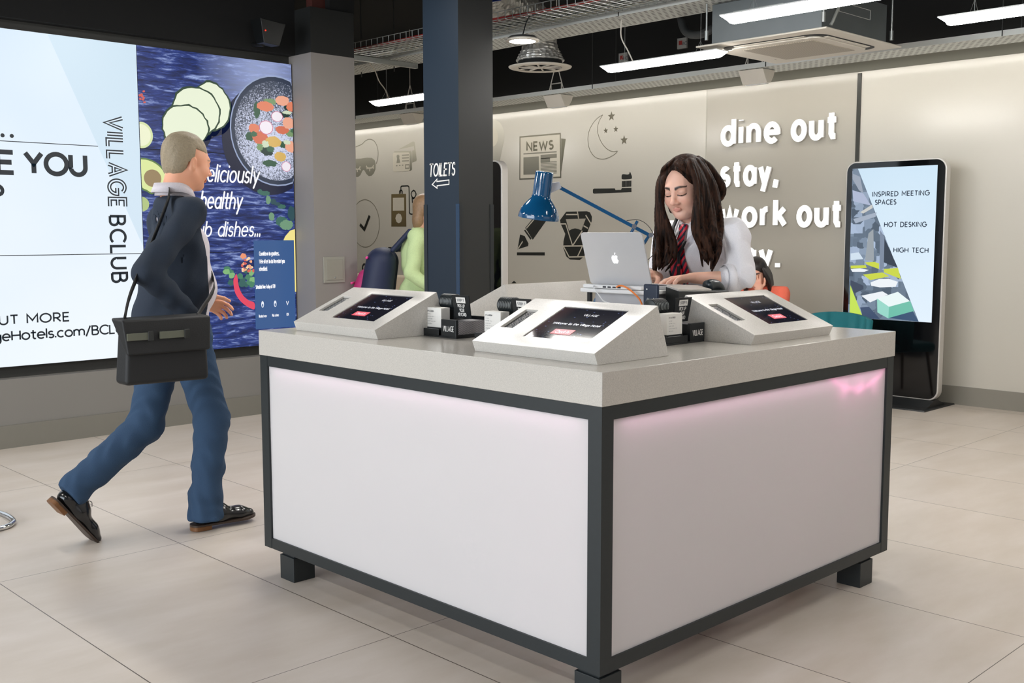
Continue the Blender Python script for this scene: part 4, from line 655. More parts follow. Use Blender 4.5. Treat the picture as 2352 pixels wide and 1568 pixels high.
# ------------------------------------------------------------ media wall screens
SCRW = vgrad('advert_pale_blue', (240, 248, 255), (208, 228, 246), 2, .6, 3.4)
BEZ = mat('thin_black_bezel', (10, 14, 20), .4, noise=.1)
def wood_mat():
    m = emis('dark_blue_wood_picture', (20, 40, 90)); nt = m.node_tree; b = nt.nodes['Principled BSDF']; g = N(nt, 'ShaderNodeNewGeometry')
    mp = N(nt, 'ShaderNodeMapping'); mp.inputs['Scale'].default_value = (1.3, 1, 9.0); mp.inputs['Rotation'].default_value = (0, .10, 0); nt.links.new(g.outputs['Position'], mp.inputs[0])
    n = N(nt, 'ShaderNodeTexNoise'); n.inputs['Scale'].default_value = 4; n.inputs['Detail'].default_value = 9; n.inputs['Roughness'].default_value = .68; n.inputs['Distortion'].default_value = .5; nt.links.new(mp.outputs[0], n.inputs['Vector'])
    r = N(nt, 'ShaderNodeValToRGB'); el = r.color_ramp.elements; el[0].position = .40; el[0].color = lin((8, 26, 74))+(1,); el[1].position = .72; el[1].color = lin((176, 196, 246))+(1,); e2 = el.new(.54); e2.color = lin((34, 56, 128))+(1,)
    nt.links.new(n.outputs['Fac'], r.inputs[0])
    sp = N(nt, 'ShaderNodeVectorMath', operation='DISTANCE'); nt.links.new(g.outputs['Position'], sp.inputs[0]); sp.inputs[1].default_value = (2.15, 5.29, 2.62)
    f = N(nt, 'ShaderNodeMapRange'); f.inputs[1].default_value = .1; f.inputs[2].default_value = .55; f.inputs[3].default_value = .62; f.inputs[4].default_value = 0; nt.links.new(sp.outputs['Value'], f.inputs[0])
    mx = N(nt, 'ShaderNodeMix', data_type='RGBA'); nt.links.new(f.outputs[0], mx.inputs[0]); nt.links.new(r.outputs[0], mx.inputs[6]); mx.inputs[7].default_value = lin((176, 190, 232))+(1,)
    nt.links.new(mx.outputs[2], b.inputs['Emission Color']); return m
WOODM = wood_mat(); xs = [-1.352, -.098, 1.156, 2.410]; zs = [.525, 1.2515, 1.985, 2.698]
MW = thing('video_wall', 'wall of nine screens showing a pale blue advert and a food picture', 'video wall', (.53, YM+.04, .525))
for i in range(3):
    for j in range(3):
        x0, x1, z0, z1 = xs[i], xs[i+1], zs[j], zs[j+1]
        p = obj('screen_panel', box(NB(), x0+.0005, x1-.0005, YM+.001, YM+.05, z0+.0005, z1-.0005), BEZ, MW)
        obj('picture', box(NB(), x0+.002, x1-.002, YM, YM+.0012, z0+.0025, z1-.0025), WOODM if i == 2 else SCRW, p)
FW = lambda x, z, k=0: Vector((x, YM-.0012-.0005*k, z)); XR, XL = 2.408, 1.158
cl = lambda x: min(max(x, XL), XR)
def blob(name, e, rgb, k, jag=0.0, n=36, m=None, sc=1.0, seed=0):
    cx, cz, rx, rz = e; rr_ = random.Random(seed+int(cx*1000)); P_ = []
    for i in range(n): a = 2*PI*i/n; q = sc*(1+rr_.uniform(-jag, jag)); P_.append(FW(cl(cx+rx*q*math.cos(a)), cz+rz*q*math.sin(a), k))
    bm = NB(); ngon(bm, P_); return obj(name, bm, m or emis(name+'_colour', rgb), MW, recalc=False)
SH = emis('picture_shade_dark', (14, 22, 52))
b0 = FD['bowl'][0]; bc = (2.262, 2.176, .400, .420)
blob('picture_shade', (bc[0]-.07, bc[1]-.07, bc[2], bc[3]), 0, 1, m=SH); blob('picture_bowl', bc, (150, 164, 196), 2); blob('picture_bowl', bc, (44, 54, 74), 3, sc=.975)
def bowl_mat():
    m = emis('speckled_bowl_picture', (120, 130, 156)); nt = m.node_tree; b = nt.nodes['Principled BSDF']; g = N(nt, 'ShaderNodeNewGeometry'); n = N(nt, 'ShaderNodeTexNoise'); n.inputs['Scale'].default_value = 110; nt.links.new(g.outputs['Position'], n.inputs['Vector'])
    d = N(nt, 'ShaderNodeVectorMath', operation='DISTANCE'); nt.links.new(g.outputs['Position'], d.inputs[0]); d.inputs[1].default_value = (2.22, 5.287, 2.06)
    s = math_(nt, 'ADD', n.outputs['Fac'], math_(nt, 'MULTIPLY', d.outputs['Value'], -.9)); r = N(nt, 'ShaderNodeValToRGB'); el = r.color_ramp.elements; el[0].position = .12; el[0].color = lin((56, 66, 84))+(1,); el[1].position = .40; el[1].color = lin((206, 212, 236))+(1,)
    nt.links.new(s, r.inputs[0]); nt.links.new(r.outputs[0], b.inputs['Emission Color']); return m
blob('picture_bowl', bc, 0, 4, sc=.90, m=bowl_mat())
for i, e_ in enumerate(FD['cuc']): blob('picture_shade', (e_[0]+.02, e_[1]-.03, e_[2], e_[3]), 0, 1, m=SH); blob('picture_slice', e_, (40, 66, 44), 2+2*i, .05); blob('picture_slice', e_, (232, 240, 214), 3+2*i, .03, sc=.93)
k = 9
for i, e_ in enumerate(FD['green']): blob('picture_leaf', e_, [(52, 88, 66), (120, 150, 104), (34, 58, 52)][i % 3], k, .18); k += .2
for i, e_ in enumerate(FD['food']): blob('picture_food', e_, [(222, 128, 96), (236, 168, 140), (210, 112, 84), (214, 176, 96)][i % 4], k, .12, n=9); k += .2
for i, e_ in enumerate(FD['green'][3:9]): blob('picture_leaf', (e_[0]+.03, e_[1]+.02, e_[2]*.7, e_[3]*.7), [(64, 104, 78), (206, 218, 190)][i % 2], k, .2); k += .2
for i, e_ in enumerate(FD['radish']): blob('picture_radish', e_, (206, 120, 150), k, .03); blob('picture_radish', e_, (240, 232, 240), k+.1, .03, sc=.9); k += .3
e_ = FD['lemon']; blob('picture_lime', (e_[0], e_[1], e_[2], e_[3]), (214, 226, 170), 3); blob('picture_lime', e_, (236, 240, 206), 4, sc=.82); e_ = FD['lime']; blob('picture_lime', e_, (176, 196, 130), 3)
bm = NB(); ngon(bm, [FW(cl(x), z, 3) for x, z in sm(FD['avo']+[FD['avo'][0]])[:-1]]); obj('picture_avocado', bm, emis('avocado_rind', (92, 124, 66)), MW, recalc=False)
bm = NB(); ngon(bm, [FW(cl(1.22+(x-1.22)*.87), 1.80+(z-1.80)*.9, 4) for x, z in sm(FD['avo']+[FD['avo'][0]])[:-1]]); obj('picture_avocado', bm, emis('avocado_flesh', (218, 230, 158)), MW, recalc=False)
blob('picture_stone', FD['avop'], (150, 128, 92), 5)
for i, e_ in enumerate(FD['herb']): blob('picture_leaf', e_, [(58, 104, 92), (40, 76, 84), (110, 150, 120)][i % 3], 3+.1*i, .12)
for i, (x, z) in enumerate(FD['herb2']): blob('picture_leaf', (x, z, .028, .022), [(70, 128, 98), (128, 180, 120), (50, 96, 92)][i % 3] if i != 13 else (236, 150, 110), 3+.05*i, .2, n=14)
for i in range(26): blob('picture_crumb', (1.93+random.random()*.1, 1.10+random.random()*.11, .012, .010), [(240, 170, 130), (214, 96, 84), (250, 214, 170)][i % 3], 4+.02*i, .3, n=6)
for i in range(10): blob('picture_crumb', (1.165+random.random()*.04, 2.27+random.random()*.12, .010, .008), (204, 92, 80), 4+.02*i, .3, n=6)
bm = NB(); ngon(bm, [FW(x, z, 5) for x, z in sm(FD['chili']+[FD['chili'][0]])[:-1]]); obj('picture_chilli', bm, emis('chilli_red', (226, 70, 96)), MW, recalc=False)
bm = NB(); ngon(bm, [FW(cl(x), z, 3) for x, z in FD['yel']]); ngon(bm, [FW(2.385, .93, 3), FW(2.408, .93, 3), FW(2.408, 1.34, 3), FW(2.385, 1.34, 3)]); obj('picture_lemon', bm, emis('lemon_yellow', (242, 226, 140)), MW, recalc=False)
WH = emis('advert_white', (250, 250, 255)); XUP = dict(m=WH, parent=MW)
def mt(nm, s_, x, z, h, w_, k=8, mm=None, **kw): return textobj(nm, s_, (x, YM-.0012-.0005*k, z), (1, 0, 0), (0, 0, 1), h, mm or WH, MW, width=w_, lift=0, **kw)
mt('advert_script', 'Deliciously', 1.585, 1.775, .115, .50, 12, weight=1.15, sp=2.5, shear=.2, round_=True)
mt('advert_script', 'healthy', 1.60, 1.578, .115, .335, weight=1.15, sp=2.5, shear=.2, round_=True)
mt('advert_script', 'Club dishes...', 1.475, 1.372, .10, .615, weight=1.15, sp=2.5, shear=.2, round_=True)
P4 = FD['popup']; bm = NB(); ngon(bm, [FW(2.035, .655, 7), FW(2.395, .655, 7), FW(2.395, 1.338, 7), FW(2.035, 1.338, 7)]); obj('message_box', bm, emis('message_box_blue', (52, 88, 140)), MW, recalc=False)
for s_, x, z, h, w_ in (('Countdown to goodness...', 2.082, 1.222, .030, .178), ("We're all set to do the restart you", 2.080, 1.162, .030, .225), ('scheduled.', 2.078, 1.105, .030, .07), ('Scheduled Time: Today at 17:39', 2.045, .968, .027, .17), ('Restart now', 2.066, .745, .020, .068), ('Pick a time', 2.183, .745, .020, .058), ('OK', 2.313, .746, .020, .019)):
    mt('message_text', s_, x, z, h, w_, 9, weight=1.5, sp=2)
for x in (2.100, 2.212): blob('message_icon', (x, .845, .012, .026), (235, 240, 250), 9, n=10); blob('message_icon', (x, .838, .006, .012), (52, 88, 140), 10, n=10)
mt('message_icon', 'v', 2.312, .832, .04, .022, 9, weight=1.3)
INKD = emis('advert_ink', (14, 26, 36))
for x, z in ((.237, 2.020), (.294, 2.020), (.180, 2.020)): bm = NB(); ngon(bm, [FW(x+.013*math.cos(a*PI/10), z+.013*math.sin(a*PI/10), 1) for a in range(20)]); obj('advert_dot', bm, INKD, MW, recalc=False)
mt('advert_text', 'YOU', .372, 1.787, .130, .392, 1, INKD, weight=2.4, sp=2.0); mt('advert_text', 'HAVE', -.32, 1.785, .130, .615, 1, INKD, weight=2.4, sp=2.4); mt('advert_text', 'PLAN?', -.28, 1.585, .115, .50, 1, INKD, weight=2.0)
mt('advert_text', 'FIND OUT MORE', -.19, .806, .056, .80, 1, INKD, weight=1.9, sp=2.6); mt('advert_text', 'VillageHotels.com/BCLUB', -.05, .700, .060, 1.09, 1, INKD, weight=1.8, sp=1.8)
textobj('advert_side_text', 'VILLAGE', (.924, YM-.0018, 2.185), (0, 0, -1), (1, 0, 0), .110, INKD, MW, weight=2.6, sp=4.0, width=.605, lift=0)
textobj('advert_side_inline', 'VILLAGE', (.924, YM-.0024, 2.185), (0, 0, -1), (1, 0, 0), .110, emis('advert_inline', (222, 236, 250)), MW, weight=.85, sp=4.0, width=.605, lift=0)
textobj('advert_side_text', 'BCLUB', (.920, YM-.0018, 1.512), (0, 0, -1), (1, 0, 0), .106, INKD, MW, weight=1.7, sp=3.4, width=.455, lift=0)
bm = NB(); ngon(bm, [FW(.55, 2.695, .3), FW(1.153, 2.695, .3), FW(1.153, 1.30, .3)]); obj('advert_wedge', bm, vgrad('advert_wedge_blue', (212, 230, 244), (204, 226, 240), 2, 1.4, 3), MW, recalc=False)
tag_ = thing('security_camera', 'small black boxed camera with a red light above the video wall', 'camera', (2.06, 5.1, 2.76))
bm = NB(); hexa(bm, [(1.99, 4.99, 2.775), (2.12, 4.99, 2.765), (2.14, 5.13, 2.775), (2.01, 5.13, 2.785), (1.955, 4.97, 2.945), (2.165, 4.97, 2.925), (2.18, 5.15, 2.935), (1.97, 5.15, 2.955)]); obj('housing', bm, mat('black_camera_shell', (16, 18, 18), .4, noise=.1), tag_, bevel=.004)
obj('mounting_arm', cyl(NB(), (2.05, 5.10, 2.78), (2.05, 5.25, 2.80), .015), mat('black_arm', (14, 14, 14), .5, noise=.1), tag_)
obj('indicator', lathe(NB(), [(0, 0), (.005, 0), (.004, .003), (0, .004)], 12, (1.995, 4.973, 2.86), (0, -1, 0)), emis('red_indicator', (255, 40, 20), 3), tag_)
# ------------------------------------------------------------ ceiling services
TUBE = bpy.data.materials.new('light_diffuser'); TUBE.use_nodes = True; b = TUBE.node_tree.nodes['Principled BSDF']; b.inputs['Base Color'].default_value = (.8, .8, .8, 1); b.inputs['Emission Color'].default_value = (1, .965, .92, 1); b.inputs['Emission Strength'].default_value = 50
def strip(x, y0, y1, label, cord=None, vis=True):
    t = thing('strip_light', label, 'strip light', (x, (y0+y1)/2, 2.555), 0, 'suspended strip lights'); z = 2.558
    pr = [(-.065, .032), (-.050, .006), (-.020, -.006), (.020, -.006), (.050, .006), (.065, .032)]
    bm = NB(); n = len(pr); A = [bm.verts.new((x+a, y0+.04 if b_ < .01 else y0+.005, z+b_)) for a, b_ in pr]; B = [bm.verts.new((x+a, y1-.04 if b_ < .01 else y1-.005, z+b_)) for a, b_ in pr]
    for i in range(n-1): bm.faces.new((A[i], A[i+1], B[i+1], B[i]))
    bm.faces.new(A[::-1]); bm.faces.new(B); obj('diffuser', bm, TUBE, t)
    obj('tray', box(NB(), x-.067, x+.067, y0, y1, z+.032, z+.040), WPL, t, bevel=.002)
    for y in (y0+.18, y1-.18):
        bm = NB(); cyl(bm, (x, y, z+.04), (x, y, 2.90), .0014, seg=6)
        for s_ in (-1, 1): cyl(bm, (x+s_*.055, y, z+.04), (x, y, z+.12), .001, seg=6)
        obj('suspension_wire', bm, GALV, t)
    if cord:
        obj('power_cord', tube(NB(), spline(cord), .005, 8), OFFW, t)
    return t
strip(3.80, 5.10, 6.07, 'strip light left of the blue pillar, cut off by the pillar', [(3.8, 5.86, 2.60), (3.78, 5.88, 2.68), (3.74, 5.92, 2.76), (3.70, 5.92, 2.84), (3.62, 5.90, 2.905)])
strip(3.76, 2.22, 3.24, 'bright strip light beside the left corner of the air conditioner', [(3.76, 2.98, 2.60), (3.75, 3.02, 2.68), (3.72, 3.06, 2.78), (3.72, 3.06, 2.90)])
strip(2.86, .56, 1.58, 'strip light crossing the top edge in front of the air conditioner')
strip(3.78, -.24, .76, 'strip light at the top right corner of the photo')
for i, (x, y) in enumerate([(2.86, 3.4), (3.78, -2.8), (1.2, -1.0), (1.2, 1.6), (-.6, .2), (-.6, -2.6), (-2.6, .6), (-2.6, 3.2), (-.8, 3.6), (-.8, 6.2), (-2.6, -2.2), (3.78, 8.8)]):
    strip(x, y-.5, y+.5, ['strip light out of view over the hall near the desk', 'strip light out of view over the far hall'][i > 8], vis=False) if i not in (0, 4) else None
def perf_mat():
    m = mat('perforated_galvanised_tray', (200, 203, 200), .45, .1); nt = m.node_tree; b = nt.nodes['Principled BSDF']; g = N(nt, 'ShaderNodeNewGeometry'); sp = N(nt, 'ShaderNodeSeparateXYZ'); nt.links.new(g.outputs['Position'], sp.inputs[0])
    a = math_(nt, 'DIVIDE', sp.outputs[0], .042); fl = math_(nt, 'FLOOR', a); px_ = math_(nt, 'SUBTRACT', math_(nt, 'FRACT', a), .5)
    c = math_(nt, 'ADD', math_(nt, 'DIVIDE', sp.outputs[1], .05), math_(nt, 'MULTIPLY', fl, .5)); py_ = math_(nt, 'SUBTRACT', math_(nt, 'FRACT', c), .5)
    e1 = math_(nt, 'POWER', math_(nt, 'MULTIPLY', px_, 5.5), 2); e2 = math_(nt, 'POWER', math_(nt, 'MULTIPLY', py_, 3.2), 2); h = math_(nt, 'LESS_THAN', math_(nt, 'ADD', e1, e2), 1)
    mx = N(nt, 'ShaderNodeMix', data_type='RGBA'); nt.links.new(h, mx.inputs[0]); mx.inputs[6].default_value = lin((204, 207, 203))+(1,); mx.inputs[7].default_value = lin((20, 20, 20))+(1,); nt.links.new(mx.outputs[2], b.inputs['Base Color']); return m
PERF = perf_mat()
def tray(name, label, x0, x1, z, rim, y0=-9, y1=12.7):
    t = thing(name, label, 'cable tray', ((x0+x1)/2, (y0+y1)/2, z))
    obj('tray_bed', box(NB(), x0, x1, y0, y1, z, z+.002), PERF, t); obj('side_rim', box(NB(), x0-.002, x0, y0, y1, z, z+rim), PERF, t); obj('side_rim', box(NB(), x1, x1+.002, y0, y1, z, z+rim), PERF, t)
    y = y0+.6; dm = mat('dark_rod', (60, 62, 60), .5, .5, noise=.1)
    while y < y1:
        for xx in (x0-.006, x1+.006): obj('hanger_rod', cyl(NB(), (xx, y, z), (xx, y, 3.7), .004, seg=6), dm, t)
        y += 1.9
    return t
tray('cable_tray', 'wide perforated steel cable tray above the strip lights', 3.62, 3.96, 2.905, .05)
tray('cable_tray', 'perforated steel cable tray running along the top of the back wall', 5.50, 5.83, 2.755, .04)
wb = thing('wire_basket', 'steel wire basket tray carrying red and grey cables', 'cable basket', (3.36, 2, 2.92)); bm = NB(); bx0, bx1, bz = 3.14, 3.54, 2.915
for x in np.linspace(bx0, bx1, 9): cyl(bm, (x, -8, bz), (x, 12.6, bz), .0036, seg=5, cap=False)
for x in (bx0, bx1): cyl(bm, (x, -8, bz+.055), (x, 12.6, bz+.055), .0028, seg=5, cap=False)
obj('long_wires', bm, GALV, wb); bm = NB(); y = -1.0
while y < 9.5: tube(bm, [(bx0, y, bz+.055), (bx0, y, bz-.003), (bx1, y, bz-.003), (bx1, y, bz+.055)], .0034, 5); y += .075
obj('cross_wires', bm, GALV, wb)
for i, (x, rgb, r0) in enumerate([(3.18, (150, 42, 36), .010), (3.21, (150, 42, 36), .009), (3.27, (120, 122, 118), .011), (3.33, (150, 148, 128), .008), (3.38, (70, 74, 72), .012), (3.45, (196, 192, 172), .008), (3.49, (196, 192, 172), .008)]):
    P_ = [(x+.012*math.sin(k*1.7+i), -8+k*.7, bz+.014+.006*math.sin(k*2.3+i*2)) for k in range(30)]; cb = obj('cable', tube(NB(), spline(P_, 3), r0, 7), mat('cable_sheath', rgb, .5, noise=.1)); tag(cb, ['red cable lying along the edge of the wire basket', 'second red cable in the wire basket', 'grey cable in the wire basket beside the red ones', 'thin beige cable in the middle of the wire basket', 'thick dark cable in the wire basket', 'pale cream cable near the far side of the wire basket', 'pale cream cable farthest over in the wire basket'][i], 'cable', 'cables in the wire basket')
bm = NB(); box(bm, 3.05, 3.95, 5.62, 5.66, 2.862, 2.902); tag(obj('support_channel', bm, GALV), 'short steel channel carrying the wire basket left of the pillar', 'bracket')
for j, y in enumerate((6.4, 5.9, 5.45, 5.0)):
    bm = NB(); cyl(bm, (3.9, y, 2.86), (3.9, y, 3.7), .006, seg=6); tag(obj('hanger_rod', bm, mat('dim_steel_rod', (58, 60, 58), .5, .3, noise=.1)), 'thin vertical hanger rod between the grey column and the blue pillar', 'rod', 'hanger rods left of the pillar')
# emergency light heads under the wall tray
def em(y, label):
    t = thing('emergency_light', label, 'emergency light', (5.63, y, 2.64), 0, 'white wedge lights under the wall tray')
    P_ = [(5.53, 2.752), (5.72, 2.752), (5.70, 2.700), (5.66, 2.645), (5.60, 2.640)]
    bm = NB(); ngon(bm, [(x, y-.12, z) for x, z in P_], .24, (0, 1, 0)); obj('housing', bm, OFFW, t, bevel=.004)
    bm = NB(); tube(bm, [(5.60, y-.07, 2.80), (5.60, y-.07, 2.87), (5.60, y+.07, 2.87), (5.60, y+.07, 2.80)], .006, 6); tube(bm, [(5.60, y, 3.08), (5.60, y-.10, 2.80)], .005, 6); tube(bm, [(5.60, y, 3.08), (5.60, y+.10, 2.80)], .005, 6); cyl(bm, (5.60, y, 3.08), (5.60, y, 3.7), .004, seg=6)
    obj('hanger', bm, OFFW, t); obj('lens', box(NB(), 5.61, 5.655, y-.10, y+.10, 2.636, 2.641), WPL, t); return t
em(5.47, 'white wedge light under the wall tray, below the round air diffuser'); em(3.17, 'white wedge light under the wall tray, below the air conditioner'); em(7.78, 'white wedge light under the wall tray, left of the blue pillar')
# foil ducts, diffuser, downlight
FOIL = mat('crinkled_foil', (214, 212, 206), .32, .6, noise=.12, nscale=30)
nt = FOIL.node_tree; bs = nt.nodes['Principled BSDF']; tc = N(nt, 'ShaderNodeTexCoord'); vo = N(nt, 'ShaderNodeTexVoronoi'); vo.inputs['Scale'].default_value = 26; bp = N(nt, 'ShaderNodeBump'); bp.inputs['Strength'].default_value = .8; bp.inputs['Distance'].default_value = .022
nt.links.new(tc.outputs['Object'], vo.inputs['Vector']); nt.links.new(vo.outputs['Distance'], bp.inputs['Height']); nt.links.new(bp.outputs[0], bs.inputs['Normal'])
dc = Vector((4.31, 4.44, 2.78)); DK = 1.13
df = thing('air_diffuser', 'round ceiling air diffuser hanging below a foil sleeve', 'air diffuser', dc)
obj('rim', lathe(NB(), [(.185, -.004), (.225, -.013), (.262, -.004), (.268, .004), (.225, .013), (.18, .013)], 48, dc), OFFW, df, smooth=True)
bm = NB()
for i in range(10): a = PI*i/5; cyl(bm, dc+Vector((.03*math.cos(a), .03*math.sin(a), 0)), dc+Vector((.185*math.cos(a), .185*math.sin(a), 0)), .007, seg=6)
lathe(bm, [(0, -.012), (.035, -.008), (.038, .004), (0, .006)], 20, dc); obj('swirl_vanes', bm, OFFW, df)
obj('throat', lathe(NB(), [(.186, .0), (.186, .05), (0, .05)], 32, dc), mat('dark_throat', (18, 20, 20), .8, noise=.1), df)
P_ = spline([(4.31, 4.44, 2.832), (4.31, 4.44, 2.92), (4.30, 4.43, 3.03), (4.17, 4.39, 3.13), (3.90, 4.28, 3.165), (3.6, 4.15, 3.18), (3.3, 4.0, 3.22), (2.95, 3.86, 3.34)], 10); bm = NB()
tube(bm, P_, lambda t: .205-.075*min(1, t*4)+.035*max(0, min(1, (t-.25)*3))+.006*math.sin(160*t), 36); tag(obj('foil_duct', bm, FOIL, smooth=True), 'crinkled silver foil duct bending down to the round diffuser right of the pillar', 'duct')
wz = thing('round_pendant', 'large round lit pendant out of view above the desk', 'pendant light', (1.35, 3.3, 3.1))
obj('drum', lathe(NB(), [(.50, 0), (.50, .06), (0, .06)], 48, (1.35, 3.3, 3.1)), WPL, wz, smooth=True); PD = TUBE.copy(); PD.node_tree.nodes['Principled BSDF'].inputs['Emission Strength'].default_value = 14; obj('diffuser', lathe(NB(), [(0, 0), (.495, 0)], 48, (1.35, 3.3, 3.1)), PD, wz); obj('cable', cyl(NB(), (1.35, 3.3, 3.16), (1.35, 3.3, 3.7), .004, seg=6), CBLK, wz)
ww = thing('added_wall_light', 'slim linear light added behind the tray to brighten the back wall', 'added light', (5.89, 3.5, 2.76))  # added lamp hidden by the tray, put in to brighten the back wall
obj('housing', box(NB(), 5.850, 5.875, -6, 12, 2.772, 2.80), GALV, ww); obj('lens', box(NB(), 5.8755, 5.879, -6, 12, 2.774, 2.798), emis('added_light_lens', (255, 244, 222), 3), ww)
wl_ = area('added_wall_area', (5.885, 3.0, 2.786), (6.32, 3.0, 2.30), 18, .03, 70, (1.0, .96, .89)); wl_.rotation_euler = Matrix(((0, -.89, -.45), (1, 0, 0), (0, -.45, .89))).to_euler()
dl = thing('downlight', 'round lit downlight just right of the blue pillar', 'downlight', (3.0, 3.335, 2.70)); q = (3.0, 3.335, 2.70)
obj('bezel', lathe(NB(), [(.090, -.004), (.115, -.002), (.118, .004), (.10, .016), (.09, .016)], 40, q), OFFW, dl, smooth=True); obj('lens', lathe(NB(), [(0, -.003), (.092, -.003), (.092, .004), (0, .004)], 40, q), TUBE, dl)
obj('back_can', lathe(NB(), [(.10, .016), (.09, .03), (.03, .036), (0, .036)], 32, q), mat('can_grey', (70, 72, 72), .5, .4, noise=.1), dl, smooth=True); obj('lead', tube(NB(), spline([(3.0, 3.335, 2.735), (3.06, 3.34, 2.86), (3.15, 3.35, 2.90)]), .004, 6), CBLK, dl)
bm = NB(); ngon(bm, [(2.86, 3.62, 2.97), (2.94, 3.48, 2.985), (2.92, 3.53, 3.015)], .012, (.7, .7, 0)); fb = obj('foil_tab', bm, mat('blue_tab', (24, 52, 130), .5, noise=.1)); tag(fb, 'small blue and red tag hanging below the foil duct', 'tag')
# air conditioning cassette
ac = thing('air_conditioner', 'ceiling cassette air conditioner with white square grille and grey box', 'air conditioner', (4.18, 1.90, 2.62)); ACZ = 2.62; c0, c1, d0, d1 = 3.69, 4.675, 1.43, 2.39
bm = NB(); hexa(bm, [(c0, d0, ACZ), (c1, d0, ACZ), (c1, d1, ACZ), (c0, d1, ACZ), (c0, d0, ACZ+.012), (c1, d0, ACZ+.012), (c1, d1, ACZ+.012), (c0, d1, ACZ+.012)]); fs = obj('fascia', bm, OFFW, ac, bevel=.004)
def rr2(x0, x1, y0, y1, z, r): return [(a_, b_, z) for a_, b_ in rrect(x0, x1, y0, y1, r, 6)]
obj('air_slot_ring', ngon(NB(), rr2(c0+.105, c1-.105, d0+.10, d1-.10, ACZ-.002, .10), .003, (0, 0, 1)), mat('slot_dark', (34, 34, 32), .6, noise=.1), fs)
obj('inner_panel', ngon(NB(), rr2(c0+.155, c1-.155, d0+.15, d1-.15, ACZ-.014, .07), .012, (0, 0, 1)), OFFW, fs, bevel=.004)
for (x0, x1, y0, y1) in ((c0+.115, c0+.150, d0+.22, d1-.22), (c1-.150, c1-.115, d0+.22, d1-.22), (c0+.22, c1-.22, d0+.11, d0+.145), (c0+.22, c1-.22, d1-.145, d1-.11)): obj('louvre', box(NB(), x0, x1, y0, y1, ACZ-.008, ACZ-.003), OFFW, fs, bevel=.002)
gr = mat('intake_grille', (168, 158, 142), .5); nt = gr.node_tree; tc = N(nt, 'ShaderNodeTexCoord'); wv = N(nt, 'ShaderNodeTexWave'); wv.inputs['Scale'].default_value = 26; wv.bands_direction = 'Y'; r_ = N(nt, 'ShaderNodeValToRGB'); r_.color_ramp.elements[0].color = lin((120, 110, 96))+(1,); r_.color_ramp.elements[1].color = lin((196, 188, 172))+(1,)
nt.links.new(tc.outputs['Object'], wv.inputs['Vector']); nt.links.new(wv.outputs['Fac'], r_.inputs[0]); nt.links.new(r_.outputs[0], nt.nodes['Principled BSDF'].inputs['Base Color'])
obj('grille', box(NB(), c0+.22, c1-.22, d0+.22, d1-.22, ACZ-.018, ACZ-.013), gr, fs)
AG = mat('galvanised_casing', (110, 116, 118), .4, .5, noise=.1, nscale=8)
hs = obj('casing', box(NB(), c0+.075, c1-.075, d0+.075, d1-.075, ACZ+.013, ACZ+.278), AG, ac, bevel=.003); bm = NB()
for (x, y0, y1) in ((c0+.0735, d0+.35, d0+.72),):
    for z in (ACZ+.15, ACZ+.21): cyl(bm, (x, y0, z), (x, y1, z), .0022, seg=5)
    for y in np.linspace(y0, y1, 4): cyl(bm, (x, y, ACZ+.15), (x, y, ACZ+.21), .0022, seg=5)
KM = mat('pale_score_lines', (170, 172, 170), .5, noise=.05); obj('knockout_marks', bm, KM, hs); bm = NB()
for (y, x0, x1) in ((d0+.0735, c0+.28, c0+.68),):
    for z in (ACZ+.15, ACZ+.21): cyl(bm, (x0, y, z), (x1, y, z), .0022, seg=5)
    for x in (x0, x1): cyl(bm, (x, y, ACZ+.15), (x, y, ACZ+.21), .0022, seg=5)
obj('knockout_marks', bm, KM, hs)
for x, y in ((c0+.05, d0+.05), (c1-.05, d0+.05), (c0+.05, d1-.05), (c1-.05, d1-.05)): bm = NB(); cyl(bm, (x, y, ACZ+.06), (x, y, 3.7), .006, seg=8); cyl(bm, (x, y, ACZ+.05), (x, y, ACZ+.11), .012, seg=8); obj('hanger_rod', bm, GALV, ac)
bm = NB(); tube(bm, spline([(c0+.30, d0+.06, 2.95), (c0+.22, d0+.02, 2.84), (c0+.14, d0+.03, 2.70), (c0+.12, d0+.04, 2.66)]), .010, 8); obj('drain_hose', bm, GALV, ac)
bm = NB(); cyl(bm, (c0+.30, d1-.075, 2.80), (c0+.30, d1+.02, 2.80), .035); cyl(bm, (c0+.30, d1+.02, 2.80), (c0+.30, d1+.05, 2.80), .045); cyl(bm, (c0+.45, d1-.075, 2.76), (c0+.45, d1+.01, 2.76), .028); obj('pipe_union', bm, mat('brass_fitting', (190, 178, 140), .35, .5, noise=.1), ac, bevel=.003)
bm = NB(); tube(bm, spline([(c0+.30, d1+.05, 2.80), (c0+.35, d1+.25, 2.78), (c0+.38, d1+.40, 2.88), (c0+.38, d1+.45, 3.3), (c0+.38, d1+.45, 3.7)]), .028, 12); obj('insulated_pipe', bm, mat('black_insulation', (22, 24, 24), .8, noise=.1), ac, smooth=True)
for (y, z), lab in (((5.2, 3.165), 'small white notice plate on the black wall above the strip light, left one'), ((4.46, 3.22), 'small white notice plate on the black wall, nearer the air conditioner')):
    t = obj('notice_plate', box(NB(), XB-.02, XB+.001, y-.055, y+.055, z-.05, z+.05), mat('plate_white', (150, 150, 146), .5, noise=.1)); tag(t, lab, 'notice', 'notice plates high on the black wall')
    obj('red_mark', box(NB(), XB-.0215, XB-.020, y-.005, y+.035, z-.015, z+.025), mat('plate_red', (150, 40, 36), .5, noise=.1), t); bm = NB(); text(bm, 'AC', (XB-.0215, y-.006, z-.02), (0, -1, 0), (0, 0, 1), .03, 1.6); obj('plate_text', bm, PRINT, t, recalc=False)
